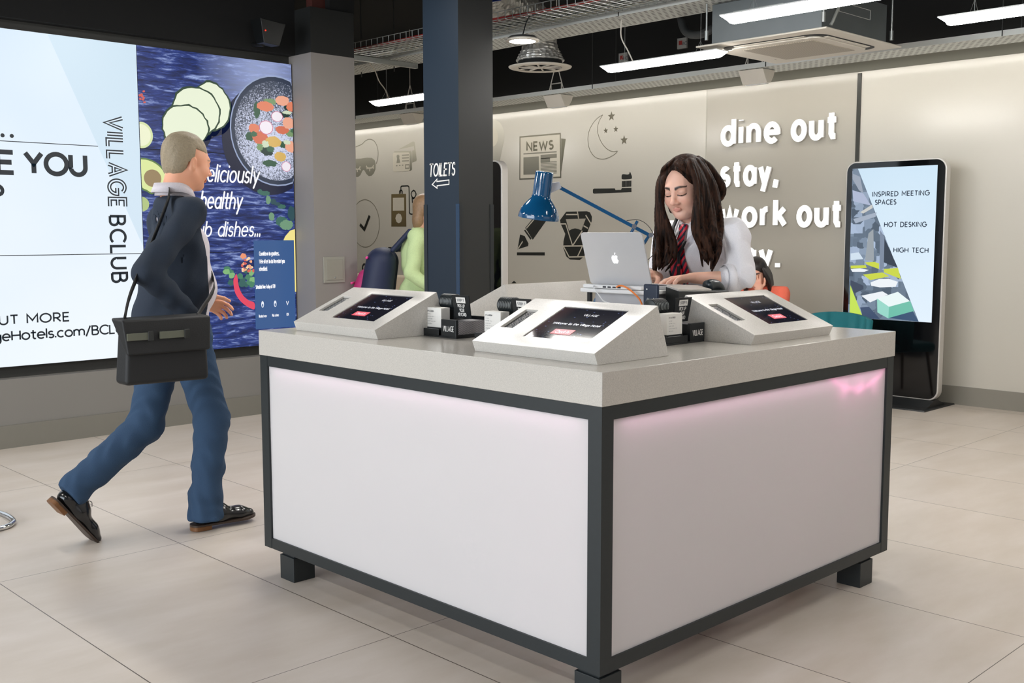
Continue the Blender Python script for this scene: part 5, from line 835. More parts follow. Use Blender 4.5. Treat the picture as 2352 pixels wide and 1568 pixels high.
# ------------------------------------------------------------ furniture in the background
def seatbench():
    t = thing('bench_seat', 'cream upholstered bench seat along the wall behind the green-jacketed person', 'bench', (5.9, 8.6, 0)); m = mat('cream_upholstery', (222, 206, 182), .6, noise=.04)
    obj('backrest', box(NB(), 5.78, 5.95, 7.0, 10.6, .42, .875), m, t, bevel=.03); obj('seat', box(NB(), 5.25, 5.80, 7.0, 10.6, .22, .44), m, t, bevel=.03); obj('plinth', box(NB(), 5.30, 5.90, 7.05, 10.55, 0, .22), mat('dark_plinth', (50, 46, 42), .6, noise=.05), t)
seatbench()
TEAL = mat('teal_velvet', (10, 104, 112), .7, noise=.1)
def chair(loc, rz, label):
    t = thing('tub_chair', label, 'chair', loc, rz, 'teal tub chairs by the back wall'); Mk = WM[t.name]
    bm = NB(); box(bm, -.24, .22, -.23, .23, .38, .46); bm.transform(Mk); obj('seat', bm, TEAL, t, bevel=.03, seg=3)
    bm = NB(); n = 14; pts_o = [(.27*math.cos(a), .27*math.sin(a)) for a in [math.radians(100+160*i/n) for i in range(n+1)]]
    for i in range(n):
        a0, a1 = pts_o[i], pts_o[i+1]; zt = .70+.05*math.sin(PI*(i+.5)/n)
        z0_ = .70+.05*math.sin(PI*i/n); z1_ = .70+.05*math.sin(PI*(i+1)/n)
        hexa(bm, [(a0[0]*.84, a0[1]*.84, .40), (a0[0], a0[1], .40), (a1[0], a1[1], .40), (a1[0]*.84, a1[1]*.84, .40), (a0[0]*.92, a0[1]*.92, z0_), (a0[0]*1.08, a0[1]*1.08, z0_), (a1[0]*1.08, a1[1]*1.08, z1_), (a1[0]*.92, a1[1]*.92, z1_)])
    bmesh.ops.remove_doubles(bm, verts=bm.verts, dist=1e-4); bm.transform(Mk); obj('backrest', bm, TEAL, t, smooth=True)
    for sx in (-1, 1):
        for sy in (-1, 1): bm = NB(); cyl(bm, (sx*.17, sy*.17, .38), (sx*.21, sy*.21, 0), .014, .010, seg=12); bm.transform(Mk); obj('leg', bm, mat('chair_leg_wood', (120, 92, 62), .5, noise=.1), t)
    return t
chair((5.45, 2.28, 0), PI+.5, 'empty teal tub chair with its back showing above the right kiosk')
chair((5.50, 2.98, 0), PI, 'teal tub chair under the seated woman in the coral top')
# chrome cantilever chair, only its foot corner in view at the left edge
t = thing('cantilever_chair', 'chrome tube chair, only its curved floor rail showing at the left edge', 'chair', (-.75, 3.42, 0))
bm = NB(); tube(bm, spline([(-1.05, 3.66, .012), (-.62, 3.66, .012), (-.50, 3.62, .012), (-.465, 3.52, .012), (-.462, 3.40, .012), (-.49, 3.30, .012), (-.60, 3.24, .012), (-1.05, 3.24, .012), (-1.13, 3.24, .05), (-1.10, 3.24, .20), (-1.0, 3.24, .43), (-.60, 3.24, .45)], 6), .0125, 12)
tube(bm, spline([(-1.05, 3.66, .012), (-1.13, 3.66, .05), (-1.10, 3.66, .20), (-1.0, 3.66, .43), (-.60, 3.66, .45)], 6), .0125, 12); obj('frame', bm, CHR, t, smooth=True)
obj('seat', box(NB(), -1.05, -.60, 3.25, 3.65, .45, .50), mat('black_leather', (24, 24, 26), .4, noise=.1), t, bevel=.02); bm = NB(); hexa(bm, [(-1.06, 3.25, .50), (-1.02, 3.25, .50), (-1.02, 3.65, .50), (-1.06, 3.65, .50), (-1.18, 3.25, .86), (-1.14, 3.25, .86), (-1.14, 3.65, .86), (-1.18, 3.65, .86)]); obj('backrest', bm, mat('black_leather_back', (24, 24, 26), .4, noise=.1), t, bevel=.01)
# ------------------------------------------------------------ sculpting with distance fields
class Fld:
    def __init__(s, lo, hi, h):
        s.h = h; s.lo = np.array(lo, float); n = np.ceil((np.array(hi)-s.lo)/h).astype(int)+1; s.n = n
        s.ax = [s.lo[i]+h*np.arange(n[i]) for i in range(3)]; s.V = np.full(n, 1.0, np.float32)
    def sub(s, lo, hi, m):
        I = [(max(0, int((lo[i]-m-s.lo[i])/s.h)), min(s.n[i], int((hi[i]+m-s.lo[i])/s.h)+2)) for i in range(3)]
        if any(b <= a for a, b in I): return None, None
        X = np.meshgrid(*[s.ax[i][I[i][0]:I[i][1]] for i in range(3)], indexing='ij')
        return tuple(slice(a, b) for a, b in I), [x.astype(np.float32) for x in X]
    def mix(s, sl, d, k, op):
        a = s.V[sl]
        if op == 'u':
            if k > 0: h = np.maximum(k-np.abs(a-d), 0)/k; s.V[sl] = np.minimum(a, d)-h*h*k*.25
            else: s.V[sl] = np.minimum(a, d)
        else:
            d = -d
            if k > 0: h = np.maximum(k-np.abs(a-d), 0)/k; s.V[sl] = np.maximum(a, d)+h*h*k*.25
            else: s.V[sl] = np.maximum(a, d)
    def ell(s, c, r, k=.02, op='u', rot=None):
        c = np.array(c, float); r = np.array(r, float); R_ = float(max(r)); sl, X = s.sub(c-R_, c+R_, k+3*s.h)
        if sl is None: return s
        p = [X[i]-c[i] for i in range(3)]
        if rot is not None: Q = np.array(rot).T; p = [Q[i][0]*p[0]+Q[i][1]*p[1]+Q[i][2]*p[2] for i in range(3)]
        k0 = np.sqrt(sum((p[i]/r[i])**2 for i in range(3)))+1e-6; k1 = np.sqrt(sum((p[i]/r[i]**2)**2 for i in range(3)))+1e-6
        s.mix(sl, k0*(k0-1)/k1, k, op); return s
    def con(s, a, b, ra, rb=None, k=.02, op='u', flat=None):
        rb = ra if rb is None else rb; a = np.array(a, float); b = np.array(b, float); m = max(ra, rb)
        sl, X = s.sub(np.minimum(a, b)-m, np.maximum(a, b)+m, k+3*s.h)
        if sl is None: return s
        ab = b-a; L = float(ab @ ab)+1e-9; p = [X[i]-a[i] for i in range(3)]; t = np.clip((p[0]*ab[0]+p[1]*ab[1]+p[2]*ab[2])/L, 0, 1)
        q = [p[i]-t*ab[i] for i in range(3)]
        if flat is not None:
            n_, f_ = flat; n_ = np.array(n_, float); n_ /= np.linalg.norm(n_); dn = q[0]*n_[0]+q[1]*n_[1]+q[2]*n_[2]; d = np.sqrt(q[0]**2+q[1]**2+q[2]**2+dn*dn*(f_*f_-1))
        else: d = np.sqrt(q[0]**2+q[1]**2+q[2]**2)
        s.mix(sl, d-(ra+(rb-ra)*t), k, op); return s
    def chain(s, P, r, k=.02, flat=None):
        for i in range(len(P)-1): s.con(P[i], P[i+1], r[i], r[i+1], k, flat=flat)
        return s
    def cut(s, fn):          # keep where fn<0
        X = np.meshgrid(*s.ax, indexing='ij'); s.V = np.maximum(s.V, fn(*X).astype(np.float32)); return s
    def wob(s, fn):
        X = np.meshgrid(*s.ax, indexing='ij'); s.V = s.V+fn(*X).astype(np.float32); return s
    def mesh(s, M_=None, name='m'):
        V = s.V; V[0], V[-1] = 1, 1; V[:, 0], V[:, -1] = 1, 1; V[:, :, 0], V[:, :, -1] = 1, 1
        ins = V < 0; n = np.array(V.shape)-1; cnt = np.zeros(n, np.int8)
        for a in (0, 1):
            for b in (0, 1):
                for c in (0, 1): cnt += ins[a:a+n[0], b:b+n[1], c:c+n[2]]
        act = np.argwhere((cnt > 0) & (cnt < 8)); idx = -np.ones(n, np.int64); idx[tuple(act.T)] = np.arange(len(act))
        P = np.zeros((len(act), 3)); K = np.zeros(len(act))
        cs = [(a, b, c) for a in (0, 1) for b in (0, 1) for c in (0, 1)]
        for A in cs:
            for ax_ in range(3):
                if A[ax_]: continue
                B = list(A); B[ax_] = 1
                va = V[act[:, 0]+A[0], act[:, 1]+A[1], act[:, 2]+A[2]]; vb = V[act[:, 0]+B[0], act[:, 1]+B[1], act[:, 2]+B[2]]
                m = (va < 0) != (vb < 0); t = np.where(m, va/(va-vb+1e-12), 0); q = np.array(A, float)[None].repeat(len(act), 0); q[:, ax_] += t; P[m] += q[m]; K[m] += 1
        P = (P/K[:, None]+act)*s.h+s.lo; Fc = []
        for ax_ in range(3):
            o1, o2 = [(1, 2), (2, 0), (0, 1)][ax_]; sl0 = [slice(1, -1)]*3; sl1 = [slice(1, -1)]*3; sl0[ax_] = slice(0, -1); sl1[ax_] = slice(1, None)
            a = ins[tuple(sl0)]; b = ins[tuple(sl1)]; off = np.array([1, 1, 1]); off[ax_] = 0
            for flip in (False, True):
                w = np.argwhere((a & ~b) if not flip else (~a & b))+off
                def g(d1, d2): q = w.copy(); q[:, o1] -= d1; q[:, o2] -= d2; return idx[tuple(q.T)]
                quad = np.stack([g(1, 1), g(0, 1), g(0, 0), g(1, 0)], 1); Fc.append(quad if not flip else quad[:, ::-1])
        Fc = np.concatenate(Fc); Fc = Fc[(Fc >= 0).all(1)]
        if M_ is not None: Mn = np.array(M_); P = P @ Mn[:3, :3].T+Mn[:3, 3]
        return P, Fc
def mk(name, parts, m, parent=None, tint=None, smooth_it=2):
    """parts: list of (P, F); joined into one mesh"""
    off = 0; PP = []; FF = []
    for P, Fc in parts: PP.append(P); FF.append(Fc+off); off += len(P)
    P = np.concatenate(PP); Fc = np.concatenate(FF)
    for _ in range(smooth_it):
        acc = np.zeros_like(P); c = np.zeros(len(P))
        for i in range(4):
            for j in (1, 3): np.add.at(acc, Fc[:, i], P[Fc[:, (i+j) % 4]]); np.add.at(c, Fc[:, i], 1)
        P = P*.5+.5*acc/np.maximum(c, 1)[:, None]
    me = bpy.data.meshes.new(name); me.vertices.add(len(P)); me.vertices.foreach_set('co', P.astype(np.float32).ravel())
    me.loops.add(Fc.size); me.loops.foreach_set('vertex_index', Fc.astype(np.int32).ravel()); me.polygons.add(len(Fc)); me.polygons.foreach_set('loop_start', np.arange(0, Fc.size, 4, dtype=np.int32)); me.polygons.foreach_set('loop_total', np.full(len(Fc), 4, np.int32)); me.update(calc_edges=True)
    if tint is not None:
        ca = me.color_attributes.new('tint', 'FLOAT_COLOR', 'POINT'); C_ = np.ones((len(P), 4), np.float32); C_[:, :3] = tint(P); ca.data.foreach_set('color', C_.ravel())
    me.validate(); return link(name, me, m, parent, smooth=True)
def tintmat(name, rough=.5, sss=0.0):
    m = mat(name, (200, 160, 140), rough); nt = m.node_tree; a = N(nt, 'ShaderNodeVertexColor', layer_name='tint'); nt.links.new(a.outputs[0], nt.nodes['Principled BSDF'].inputs['Base Color'])
    if sss: b = nt.nodes['Principled BSDF']; b.inputs['Subsurface Weight'].default_value = sss; b.inputs['Subsurface Radius'].default_value = (.01, .004, .002); b.inputs['Subsurface Scale'].default_value = .5
    return m
SKIN = tintmat('skin', .48, .15)
def Rm(yaw_, pitch_=0.0, roll_=0.0):     # local x forward
    return Matrix.Rotation(yaw_, 3, 'Z') @ Matrix.Rotation(pitch_, 3, 'Y') @ Matrix.Rotation(roll_, 3, 'X')
def head_field(male=False, h=.0024, neck=(-.05, 0, -.21), mouth=0.0):
    f = Fld((-.16, -.11, -.25), (.15, .11, .15), h); e = 1 if male else 0
    f.ell((-.018, 0, .040), (.096, .076, .084)); f.ell((.026, 0, -.012), (.066, .0625+.003*e, .086), .03)
    f.con((.030, -.030, -.070), (.030, .030, -.070), .030+.004*e, k=.03); f.ell((.062, 0, -.096), (.023, .021+.004*e, .018), .025)
    for s_ in (-1, 1):
        f.con((-.005, s_*.056, -.050), (.052, s_*.016, -.094), .014+.003*e, .013, k=.03)
        f.ell((.056, s_*.037, -.034), (.026, .024, .024), .028)
        f.ell((-.008, s_*.078, -.012), (.016, .008, .031), .008); f.ell((-.002, s_*.085, -.010), (.009, .005, .018), .004, 's')
    f.con((.079, -.028, .020), (.079, .028, .020), .010+.002*e, k=.022)
    for s_ in (-1, 1): f.ell((.100, s_*.031, .000), (.016, .020, .012), .014, 's'); f.ell((.0745, s_*.031, -.001), (.0165, .0165, .0135), .006)
    f.con((.086, 0, .012), (.108, 0, -.030), .0062, .0092, k=.014); f.ell((.1085, 0, -.0335), (.0105, .0105, .009), .008)
    for s_ in (-1, 1): f.ell((.0975, s_*.0125, -.0375), (.0105, .0075, .0072), .007); f.ell((.1010, s_*.0062, -.0430), (.0035, .0028, .003), .002, 's')
    f.con((.0905, -.016, -.0625), (.0935, 0, -.0600), .0030, .0038, k=.007); f.con((.0905, .016, -.0625), (.0935, 0, -.0600), .0030, .0038, k=.007)
    f.con((.0895, -.013, -.0690), (.0922, 0, -.0700), .0032, .0042, k=.007); f.con((.0895, .013, -.0690), (.0922, 0, -.0700), .0032, .0042, k=.007)
    f.con((.1015, -.021, -.0652), (.1015, .021, -.0652), .0034, k=.003, op='s')
    f.con((-.028, 0, -.05), neck, .053+.010*e, .055+.012*e, k=.03); return f
def head_tint(Mi, base, lip, brow=None, browh=.0055, lash=False, stub=None):
    base = np.array(lin(base)); lip = np.array(lin(lip)); Mi = np.array(Mi)
    def fn(P):
        q = P @ Mi[:3, :3].T+Mi[:3, 3]; C_ = np.tile(base, (len(P), 1)); x, y, z = q.T; ay = np.abs(y)
        def blend(w, c): w = np.clip(w, 0, 1)[:, None]; return C_*(1-w)+np.array(c)*w
        front = x > .045
        C_ = blend(front*.28*np.exp(-((ay-.042)**2+(z+.036)**2)/.0004), base*np.array([1.05, .72, .68]))
        C_ = blend((x > .095)*.25*np.exp(-((z+.034)**2)/.0002), base*np.array([1.02, .7, .66]))
        lw = (x > .082)*np.clip((1-(ay/.0195)**2-((z+.0655)/.0085)**2)*2.5, 0, .85); C_ = blend(lw, lip)
        if brow is not None:
            t = np.clip((ay-.013)/.034, 0, 1); zc = .0195+.008*np.sin(t*2.4)-.004*t
            C_ = blend(front*(ay > .011)*(ay < .051)*np.clip(1.6-np.abs(z-zc)/(browh*(1-.6*t)), 0, 1), lin(brow))
        if lash:
            zl = -.0075+.0035*np.clip(1-((ay-.031)/.016)**2, -1, 1)*-1
            C_ = blend(front*(ay > .014)*(ay < .049)*np.clip(1.5-np.abs(z-zl)/.0026, 0, 1), lin((34, 24, 22)))
            C_ = blend(front*(ay > .016)*(ay < .047)*.35*np.clip(1.3-np.abs(z-.001)/.008, 0, 1), lin((128, 88, 76)))
        return C_
    return fn
def hand(f, Wp, d, n, s, curl, sc=1.0, spread=.12, thumb=.9, palm_w=.038):
    """Wp wrist, d pointing direction, n back of the hand, s towards the thumb; curl: bend per finger joint (radians)"""
    Wp = np.array(Wp, float); d, n, s = [np.array(v, float)/np.linalg.norm(v) for v in (d, n, s)]
    n = n-d*(n @ d); n /= np.linalg.norm(n); s = s-d*(s @ d)-n*(s @ n); s /= np.linalg.norm(s)
    L = [.070, .078, .073, .058]; off = [.030, .010, -.010, -.028]; tips = []
    for i in range(4):
        kn = Wp+d*(.088-.004*abs(i-1))*sc+s*off[i]*sc; f.con(Wp+d*.012*sc+s*off[i]*.62*sc, kn, .0135*sc, .0105*sc, .014)
        a = 0; dd = d+s*(1-i*.75)*spread; dd /= np.linalg.norm(dd); p = kn; r = [.0092, .0084, .0076, .0066]
        for j, fr_ in enumerate((.46, .30, .24)):
            a += curl[i]*(.8, 1.0, .7)[j]; v = dd*math.cos(a)-n*math.sin(a); q = p+v*L[i]*fr_*sc; f.con(p, q, r[j]*sc, r[j+1]*sc, .004); p = q
        tips.append(p)
    b = Wp+d*.022*sc+s*.024*sc-n*.006*sc; t1 = b+(d*.55+s*.75-n*.25)*.042*sc; t2 = t1+(d*(.95)+s*.30-n*.30*thumb)*.032*sc; t3 = t2+(d*1.0+s*.02-n*.30*thumb)*.026*sc
    f.con(b, t1, .015*sc, .0115*sc, .012); f.con(t1, t2, .0110*sc, .0095*sc, .004); f.con(t2, t3, .0095*sc, .0078*sc, .004); return tips
def cloth(name, rgb, rough=.75, scale=320, bump=.15):
    return mat(name, rgb, rough, noise=.10, nscale=scale, bump=bump, spec=.2)
A3 = lambda v: np.array(v, float)
# ------------------------------------------------------------ the receptionist
Lsh, Rsh = A3((1.555, .620, 1.392)), A3((1.550, .965, 1.372)); Lel, Rel = A3((1.500, .545, 1.205)), A3((1.480, .935, 1.185)); Lwr, Rwr = A3((1.325, .650, 1.212)), A3((1.300, .870, 1.222))
nk = A3((1.545, .805, 1.445)); Hc = Vector((1.446, .797, 1.588)); Hm = Matrix.Translation(Hc) @ Rm(PI+.12, .32, .04).to_4x4() @ Matrix.Scale(1.05, 4)
def torso_w(f, g=0.0, k=.05):
    f.ell((1.585, .825, 1.28), (.112+g, .165+g, .175+g), k); f.ell((1.60, .830, 1.10), (.105+g, .150+g, .13+g), k); f.ell((1.625, .835, .94), (.125+g, .180+g, .12+g), k)
    f.con(Lsh+(-.005, .03, .0), Rsh+(0, -.03, .0), .054+g, k=k); f.ell((1.505, .755, 1.285), (.068+g, .072+g, .068+g), .04); f.ell((1.490, .895, 1.285), (.068+g, .072+g, .068+g), .04)
    f.con((1.585, .82, 1.37), nk, .075+g*.5, .055+g*.4, k=.05)
f = Fld((1.3, .55, .0), (1.85, 1.15, 1.50), .009); torso_w(f, -.012)
for y, x in ((.755, 1.63), (.915, 1.66)): f.con((x, y, .90), (x-.02, y, .50), .088, .058, .04); f.con((x-.02, y, .50), (x+.03, y, .09), .056, .038, .02); f.con((x+.03, y, .05), (x-.12, y, .03), .034, .028, .02)
f.con(Lsh, Lel+(0, .02, .03), .042, .036); f.con(Rsh, Rel, .042, .036)
parts = [f.mesh()]
hf = head_field(); parts.append(hf.mesh(Hm))
ff = Fld((1.02, .44, 1.12), (1.60, .82, 1.30), .0026); ff.con(Lel+(0, .01, .0), Lwr, .041, .026, .01, flat=((0, 0, 1), 1.12)); ff.con(Lel, Lel+(.0, .02, .05), .043, .043, .02)
tl = hand(ff, Lwr+(-.008, .005, .002), (-1, .25, -.02), (0, .1, 1), (.25, 1, .1), [.26, .24, .26, .34]); parts.append(ff.mesh())
ff = Fld((1.06, .70, 1.12), (1.56, 1.02, 1.30), .0026); ff.con(Rel, Rwr, .040, .025, .01, flat=((0, 0, 1), 1.1))
tr_ = hand(ff, Rwr+(-.006, -.004, 0), (-1, -.35, -.06), (-.1, 0, 1), (.3, -1, .1), [.22, .24, .28, .34]); parts.append(ff.mesh())
htf = head_tint(Hm.inverted(), (226, 178, 156), (204, 134, 122), (52, 34, 28), .0058, True)
woman = mk('person', parts, SKIN, None, htf); tag(woman, 'woman with long dark hair, white shirt and striped tie standing behind the laptop', 'person')
# eyes under lowered lids
for s_ in (-1, 1):
    c = Hm @ Vector((.0775, s_*.031, -.006)); bm = NB(); lathe(bm, [(0, -.0118)]+[(.0118*math.sin(a*PI/10), -.0118*math.cos(a*PI/10)) for a in range(1, 10)]+[(0, .0118)], 20, c); ey = obj('eye', bm, mat('eye_white', (214, 208, 204), .2, noise=.02), woman, smooth=True)
    d_ = (Hm.to_3x3() @ Vector((1, 0, -.35))).normalized(); obj('iris', lathe(NB(), [(0, .0122), (.0055, .0108), (.0055, .0100)], 16, c, d_), mat('brown_iris', (48, 32, 24), .15, noise=.05), ey)
# shirt: torso and rolled sleeves, opened at the collar
SHIRT = cloth('white_shirt_cotton', (236, 234, 238), .8, 260, .2); fs_ = Fld((1.28, .40, .86), (1.86, 1.22, 1.52), .005); torso_w(fs_, .010)
fs_.con(Lsh, Lel+(.004, .0, .02), .062, .058, .05); fs_.con(Lel+(.004, 0, .02), Lel+(-.045, .025, .0), .060, .055, .02)
fs_.con(Rsh, Rel+(0, 0, .02), .060, .054, .05); fs_.con(Rel+(0, 0, .01), Rel+(-.06, -.02, .012), .054, .050, .02)
def fold(x, y, z): return .0030*np.sin(75*z+40*x+8*np.sin(25*y))*np.sin(14*y+9*z)+.0042*np.sin(38*z+26*x+6*np.sin(18*y))*np.clip((1.42-z)*6, 0, 1)+.003*np.sin(60*(y+x)+20*z)*np.clip(np.abs(y-.82)*6-.6, 0, 1)+.0016*np.sin(110*x+70*y)
fs_.wob(fold); fs_.cut(lambda x, y, z: .90-z+.01*np.sin(20*y)); nkd = (Vector((-.35, -.05, 1))).normalized()
fs_.cut(lambda x, y, z: (x-nk[0])*nkd.x+(y-nk[1])*nkd.y+(z-nk[2])*nkd.z-.012)
shirt = mk('shirt', [fs_.mesh()], SHIRT, woman)
# collar: a folded band round the neck
bm = NB(); cc_ = Vector(nk)+Vector((-.015, -.004, -.002)); rows = []
for rr_, zz in ((.062, -.012), (.060, .028), (.066, .031), (.082, -.004)):
    rows.append([cc_+Vector((-math.cos(a)*rr_*1.02, math.sin(a)*rr_*1.0, zz-.034*max(0, math.cos(a)))) for a in [math.radians(16+328*i/28) for i in range(29)]])
V = [[bm.verts.new(p) for p in r] for r in rows]
for a in range(3):
    for i in range(28): bm.faces.new((V[a][i], V[a][i+1], V[a+1][i+1], V[a+1][i]))
for q in (0, 28):                                     # collar points
    p = V[3][q].co.copy(); s_ = 1 if q == 0 else -1; tip = bm.verts.new(p+Vector((-.022, s_*.010, -.038))); a3 = V[3][q+3*s_]; bm.faces.new((V[3][q], V[3][q+s_], V[3][q+2*s_], a3, tip))
cl_ = obj('collar', bm, SHIRT, shirt, smooth=True); so = cl_.modifiers.new('s', 'SOLIDIFY'); so.thickness = .003
for z in (1.20, 1.12, 1.04, .97): obj('button', lathe(NB(), [(0, .002), (.005, .0015), (.005, 0)], 12, (1.470+.02*(1.2-z), .835, z), (-1, 0, 0)), WPL, shirt)
for nm, c_ in (('cuff', Lel+A3((-.052, .030, .0))),):
    u_ = (Vector(Lwr)-Vector(Lel)).normalized(); obj(nm, lathe(NB(), [(.0595, 0), (.0635, .002), (.0650, .018), (.0610, .034), (.0575, .034)], 36, Vector(c_)-u_*.018, u_), SHIRT, shirt, smooth=True)
# trousers and shoes (behind the desk)
ft = Fld((1.40, .60, .05), (1.86, 1.10, 1.02), .008); ft.ell((1.625, .835, .93), (.137, .192, .13), .05)
for y, x in ((.755, 1.63), (.915, 1.66)): ft.con((x, y, .88), (x-.02, y, .50), .10, .078, .04); ft.con((x-.02, y, .50), (x+.03, y, .08), .078, .070, .02)
ft.cut(lambda x, y, z: z-.985); mk('trousers', [ft.mesh()], cloth('navy_trousers', (26, 30, 44)), woman)
for y, x in ((.755, 1.63), (.915, 1.66)): fo = Fld((x-.22, y-.07, -.01), (x+.10, y+.07, .12), .005); fo.con((x+.035, y, .045), (x-.14, y, .03), .040, .034, .02, flat=((0, 0, 1), 1.1)); fo.cut(lambda x_, y_, z_: .003-z_); mk('shoe', [fo.mesh()], mat('black_flats', (18, 18, 20), .3, noise=.1), woman)
# striped tie, lanyard
TIE = mat('striped_tie_silk', (190, 26, 48), .45); nt = TIE.node_tree; g = N(nt, 'ShaderNodeNewGeometry'); sp = N(nt, 'ShaderNodeSeparateXYZ'); nt.links.new(g.outputs['Position'], sp.inputs[0])
q_ = math_(nt, 'ADD', math_(nt, 'MULTIPLY', sp.outputs[2], 27), math_(nt, 'MULTIPLY', sp.outputs[1], 36)); fr_ = math_(nt, 'FRACT', q_); st = math_(nt, 'LESS_THAN', fr_, .5); mx = N(nt, 'ShaderNodeMix', data_type='RGBA'); nt.links.new(st, mx.inputs[0])
mx.inputs[6].default_value = lin((206, 24, 50))+(1,); mx.inputs[7].default_value = lin((22, 26, 52))+(1,); nt.links.new(mx.outputs[2], nt.nodes['Principled BSDF'].inputs['Base Color'])
def band(name, P_, ws, m, parent, th=.004, side=(0, 1, 0)):
    bm = NB(); V = []; sd = Vector(side)
    for p, w in zip(P_, ws): p = Vector(p); V.append((bm.verts.new(p-sd*w), bm.verts.new(p+sd*w)))
    for a, b in zip(V, V[1:]): bm.faces.new((a[0], a[1], b[1], b[0]))
    o = obj(name, bm, m, parent, smooth=True); s_ = o.modifiers.new('s', 'SOLIDIFY'); s_.thickness = th; s_.offset = 0; return o
fx = lambda z: np.interp(z, [1.0, 1.10, 1.20, 1.26, 1.30, 1.36, 1.41, 1.45], [1.478, 1.474, 1.455, 1.427, 1.424, 1.452, 1.468, 1.470])-.009
tz = [1.432, 1.415, 1.398, 1.36, 1.31, 1.26, 1.20, 1.13, 1.07]; tie = band('tie', [(fx(z)-.004, .808-.0*(z-1.2)+.012*math.sin((1.43-z)*5), z) for z in tz], [.019, .021, .014, .019, .022, .026, .030, .036, .040], TIE, woman, .006)
tie2 = band('tie_tail', [(fx(z)+.003, .792-.10*(1.30-z), z) for z in (1.33, 1.28, 1.23, 1.18)], [.010, .022, .026, .004], TIE, tie, .004)
LANY = mat('black_lanyard_ribbon', (16, 16, 20), .6, noise=.1); lz = [1.46, 1.42, 1.36, 1.30, 1.24, 1.18, 1.13]
la = band('lanyard', [(fx(min(z, 1.44))-.002+(.03 if z > 1.44 else 0), .866-.022*(1.46-z)/.33, z) for z in lz], [.009]*7, LANY, woman, .002); band('lanyard_strap', [(fx(z)-.010, .775+.045*(1.40-z)/.27, z) for z in (1.36, 1.30, 1.24, 1.18, 1.13)], [.008]*5, LANY, la, .002)
for i, z in enumerate((1.36, 1.30, 1.25, 1.20, 1.16)): textobj('lanyard_text', 'VILLAGE', (fx(z)-.0045, .866-.022*(1.46-z)/.33+.004, z+.018), (0, -.02, -1), (0, -1, 0), .0095, WHITE, la, weight=1.6, width=.034, lift=.001)
obj('clip', cyl(NB(), (fx(1.12)-.004, .848, 1.125), (fx(1.10)-.004, .846, 1.095), .006, seg=12), CHR, la)
obj('bracelet', lathe(NB(), [(.0245, -.003), (.0275, -.003), (.0275, .003), (.0245, .003), (.0245, -.003)], 32, Vector(Rwr)+Vector((.012, .010, 0)), Vector(Rwr-Rel)), CHR, woman, smooth=True)
# hair: cap with a parting and long locks
HAIR = mat('dark_brown_hair', (52, 34, 26), .6, spec=.12); nt = HAIR.node_tree; bs = nt.nodes['Principled BSDF']; g = N(nt, 'ShaderNodeNewGeometry'); mp = N(nt, 'ShaderNodeMapping'); mp.inputs['Scale'].default_value = (95, 95, 7); nt.links.new(g.outputs['Position'], mp.inputs[0]); n = N(nt, 'ShaderNodeTexNoise'); n.inputs['Scale'].default_value = 1; n.inputs['Detail'].default_value = 4; n.inputs['Distortion'].default_value = .6; nt.links.new(mp.outputs[0], n.inputs['Vector'])
r_ = N(nt, 'ShaderNodeValToRGB'); r_.color_ramp.elements[0].position = .35; r_.color_ramp.elements[0].color = lin((17, 11, 9))+(1,); r_.color_ramp.elements[1].position = .75; r_.color_ramp.elements[1].color = lin((70, 45, 32))+(1,); nt.links.new(n.outputs['Fac'], r_.inputs[0]); nt.links.new(r_.outputs[0], bs.inputs['Base Color'])
bp = N(nt, 'ShaderNodeBump'); bp.inputs['Strength'].default_value = .8; bp.inputs['Distance'].default_value = .006; nt.links.new(n.outputs['Fac'], bp.inputs['Height']); nt.links.new(bp.outputs[0], bs.inputs['Normal'])
Hi = Hm.inverted(); hl = lambda x, y, z: A3(Hm @ Vector((x, y, z)))
fh = Fld((1.28, .54, 1.14), (1.72, 1.06, 1.78), .0032)
cap = Fld((-.14, -.12, -.16), (.12, .12, .16), .003); cap.ell((-.020, 0, .040), (.104, .085, .090), .0); cap.ell((-.045, 0, -.04), (.080, .083, .10), .04)
def facecut(x, y, z): # open the face: a rounded oval in front
    return -(np.sqrt(((y+.006)/.064)**2+((z+.030)/.108)**2)-1)*.05-np.where(x > .012, 0, 1)*1.0
cap.V = np.maximum(cap.V, (lambda X: np.where(X[0] > .018, -(np.sqrt((X[1]/.068)**2+((X[2]+.040)/.128)**2)-1)*.06, -1).astype(np.float32))(np.meshgrid(*cap.ax, indexing='ij')))
cap.con((.11, .010, .10), (-.02, .010, .1385), .0045, .003, .008, 's')
hp = [cap.mesh(Hm)]
rs_ = random.Random(3)
def lock(P_, r0, r1, wv_=.008, ph_=0.0):
    S_ = spline(P_, 7); n_ = len(S_); q = []
    for i, p in enumerate(S_):
        t = i/(n_-1); a = 13*t+ph_; q.append(A3(p)+A3((math.cos(a), math.sin(a*1.1), 0))*wv_*t*(1.2))
    rr = [r0*(min(1, .55+3*(i/(n_-1))))*(1-(i/(n_-1))**3)+r1*(i/(n_-1))**3 for i in range(n_)]
    for i in range(n_-1): fh.con(q[i], q[i+1], rr[i], rr[i+1], .004)
HR = [(1.405, 0.815, 1.682), (1.411, 0.879, 1.617), (1.407, 0.89, 1.516), (1.39, 0.882, 1.404), (1.369, 0.874, 1.303), (1.361, 0.88, 1.219)]
HRi = [(1.388, 0.771, 1.683), (1.37, 0.833, 1.614), (1.389, 0.848, 1.496), (1.421, 0.808, 1.377), (1.395, 0.79, 1.294), (1.376, 0.813, 1.243)]
HL = [(1.46, 0.739, 1.692), (1.512, 0.708, 1.605), (1.513, 0.678, 1.499), (1.453, 0.627, 1.395), (1.41, 0.6, 1.315), (1.389, 0.609, 1.247)]
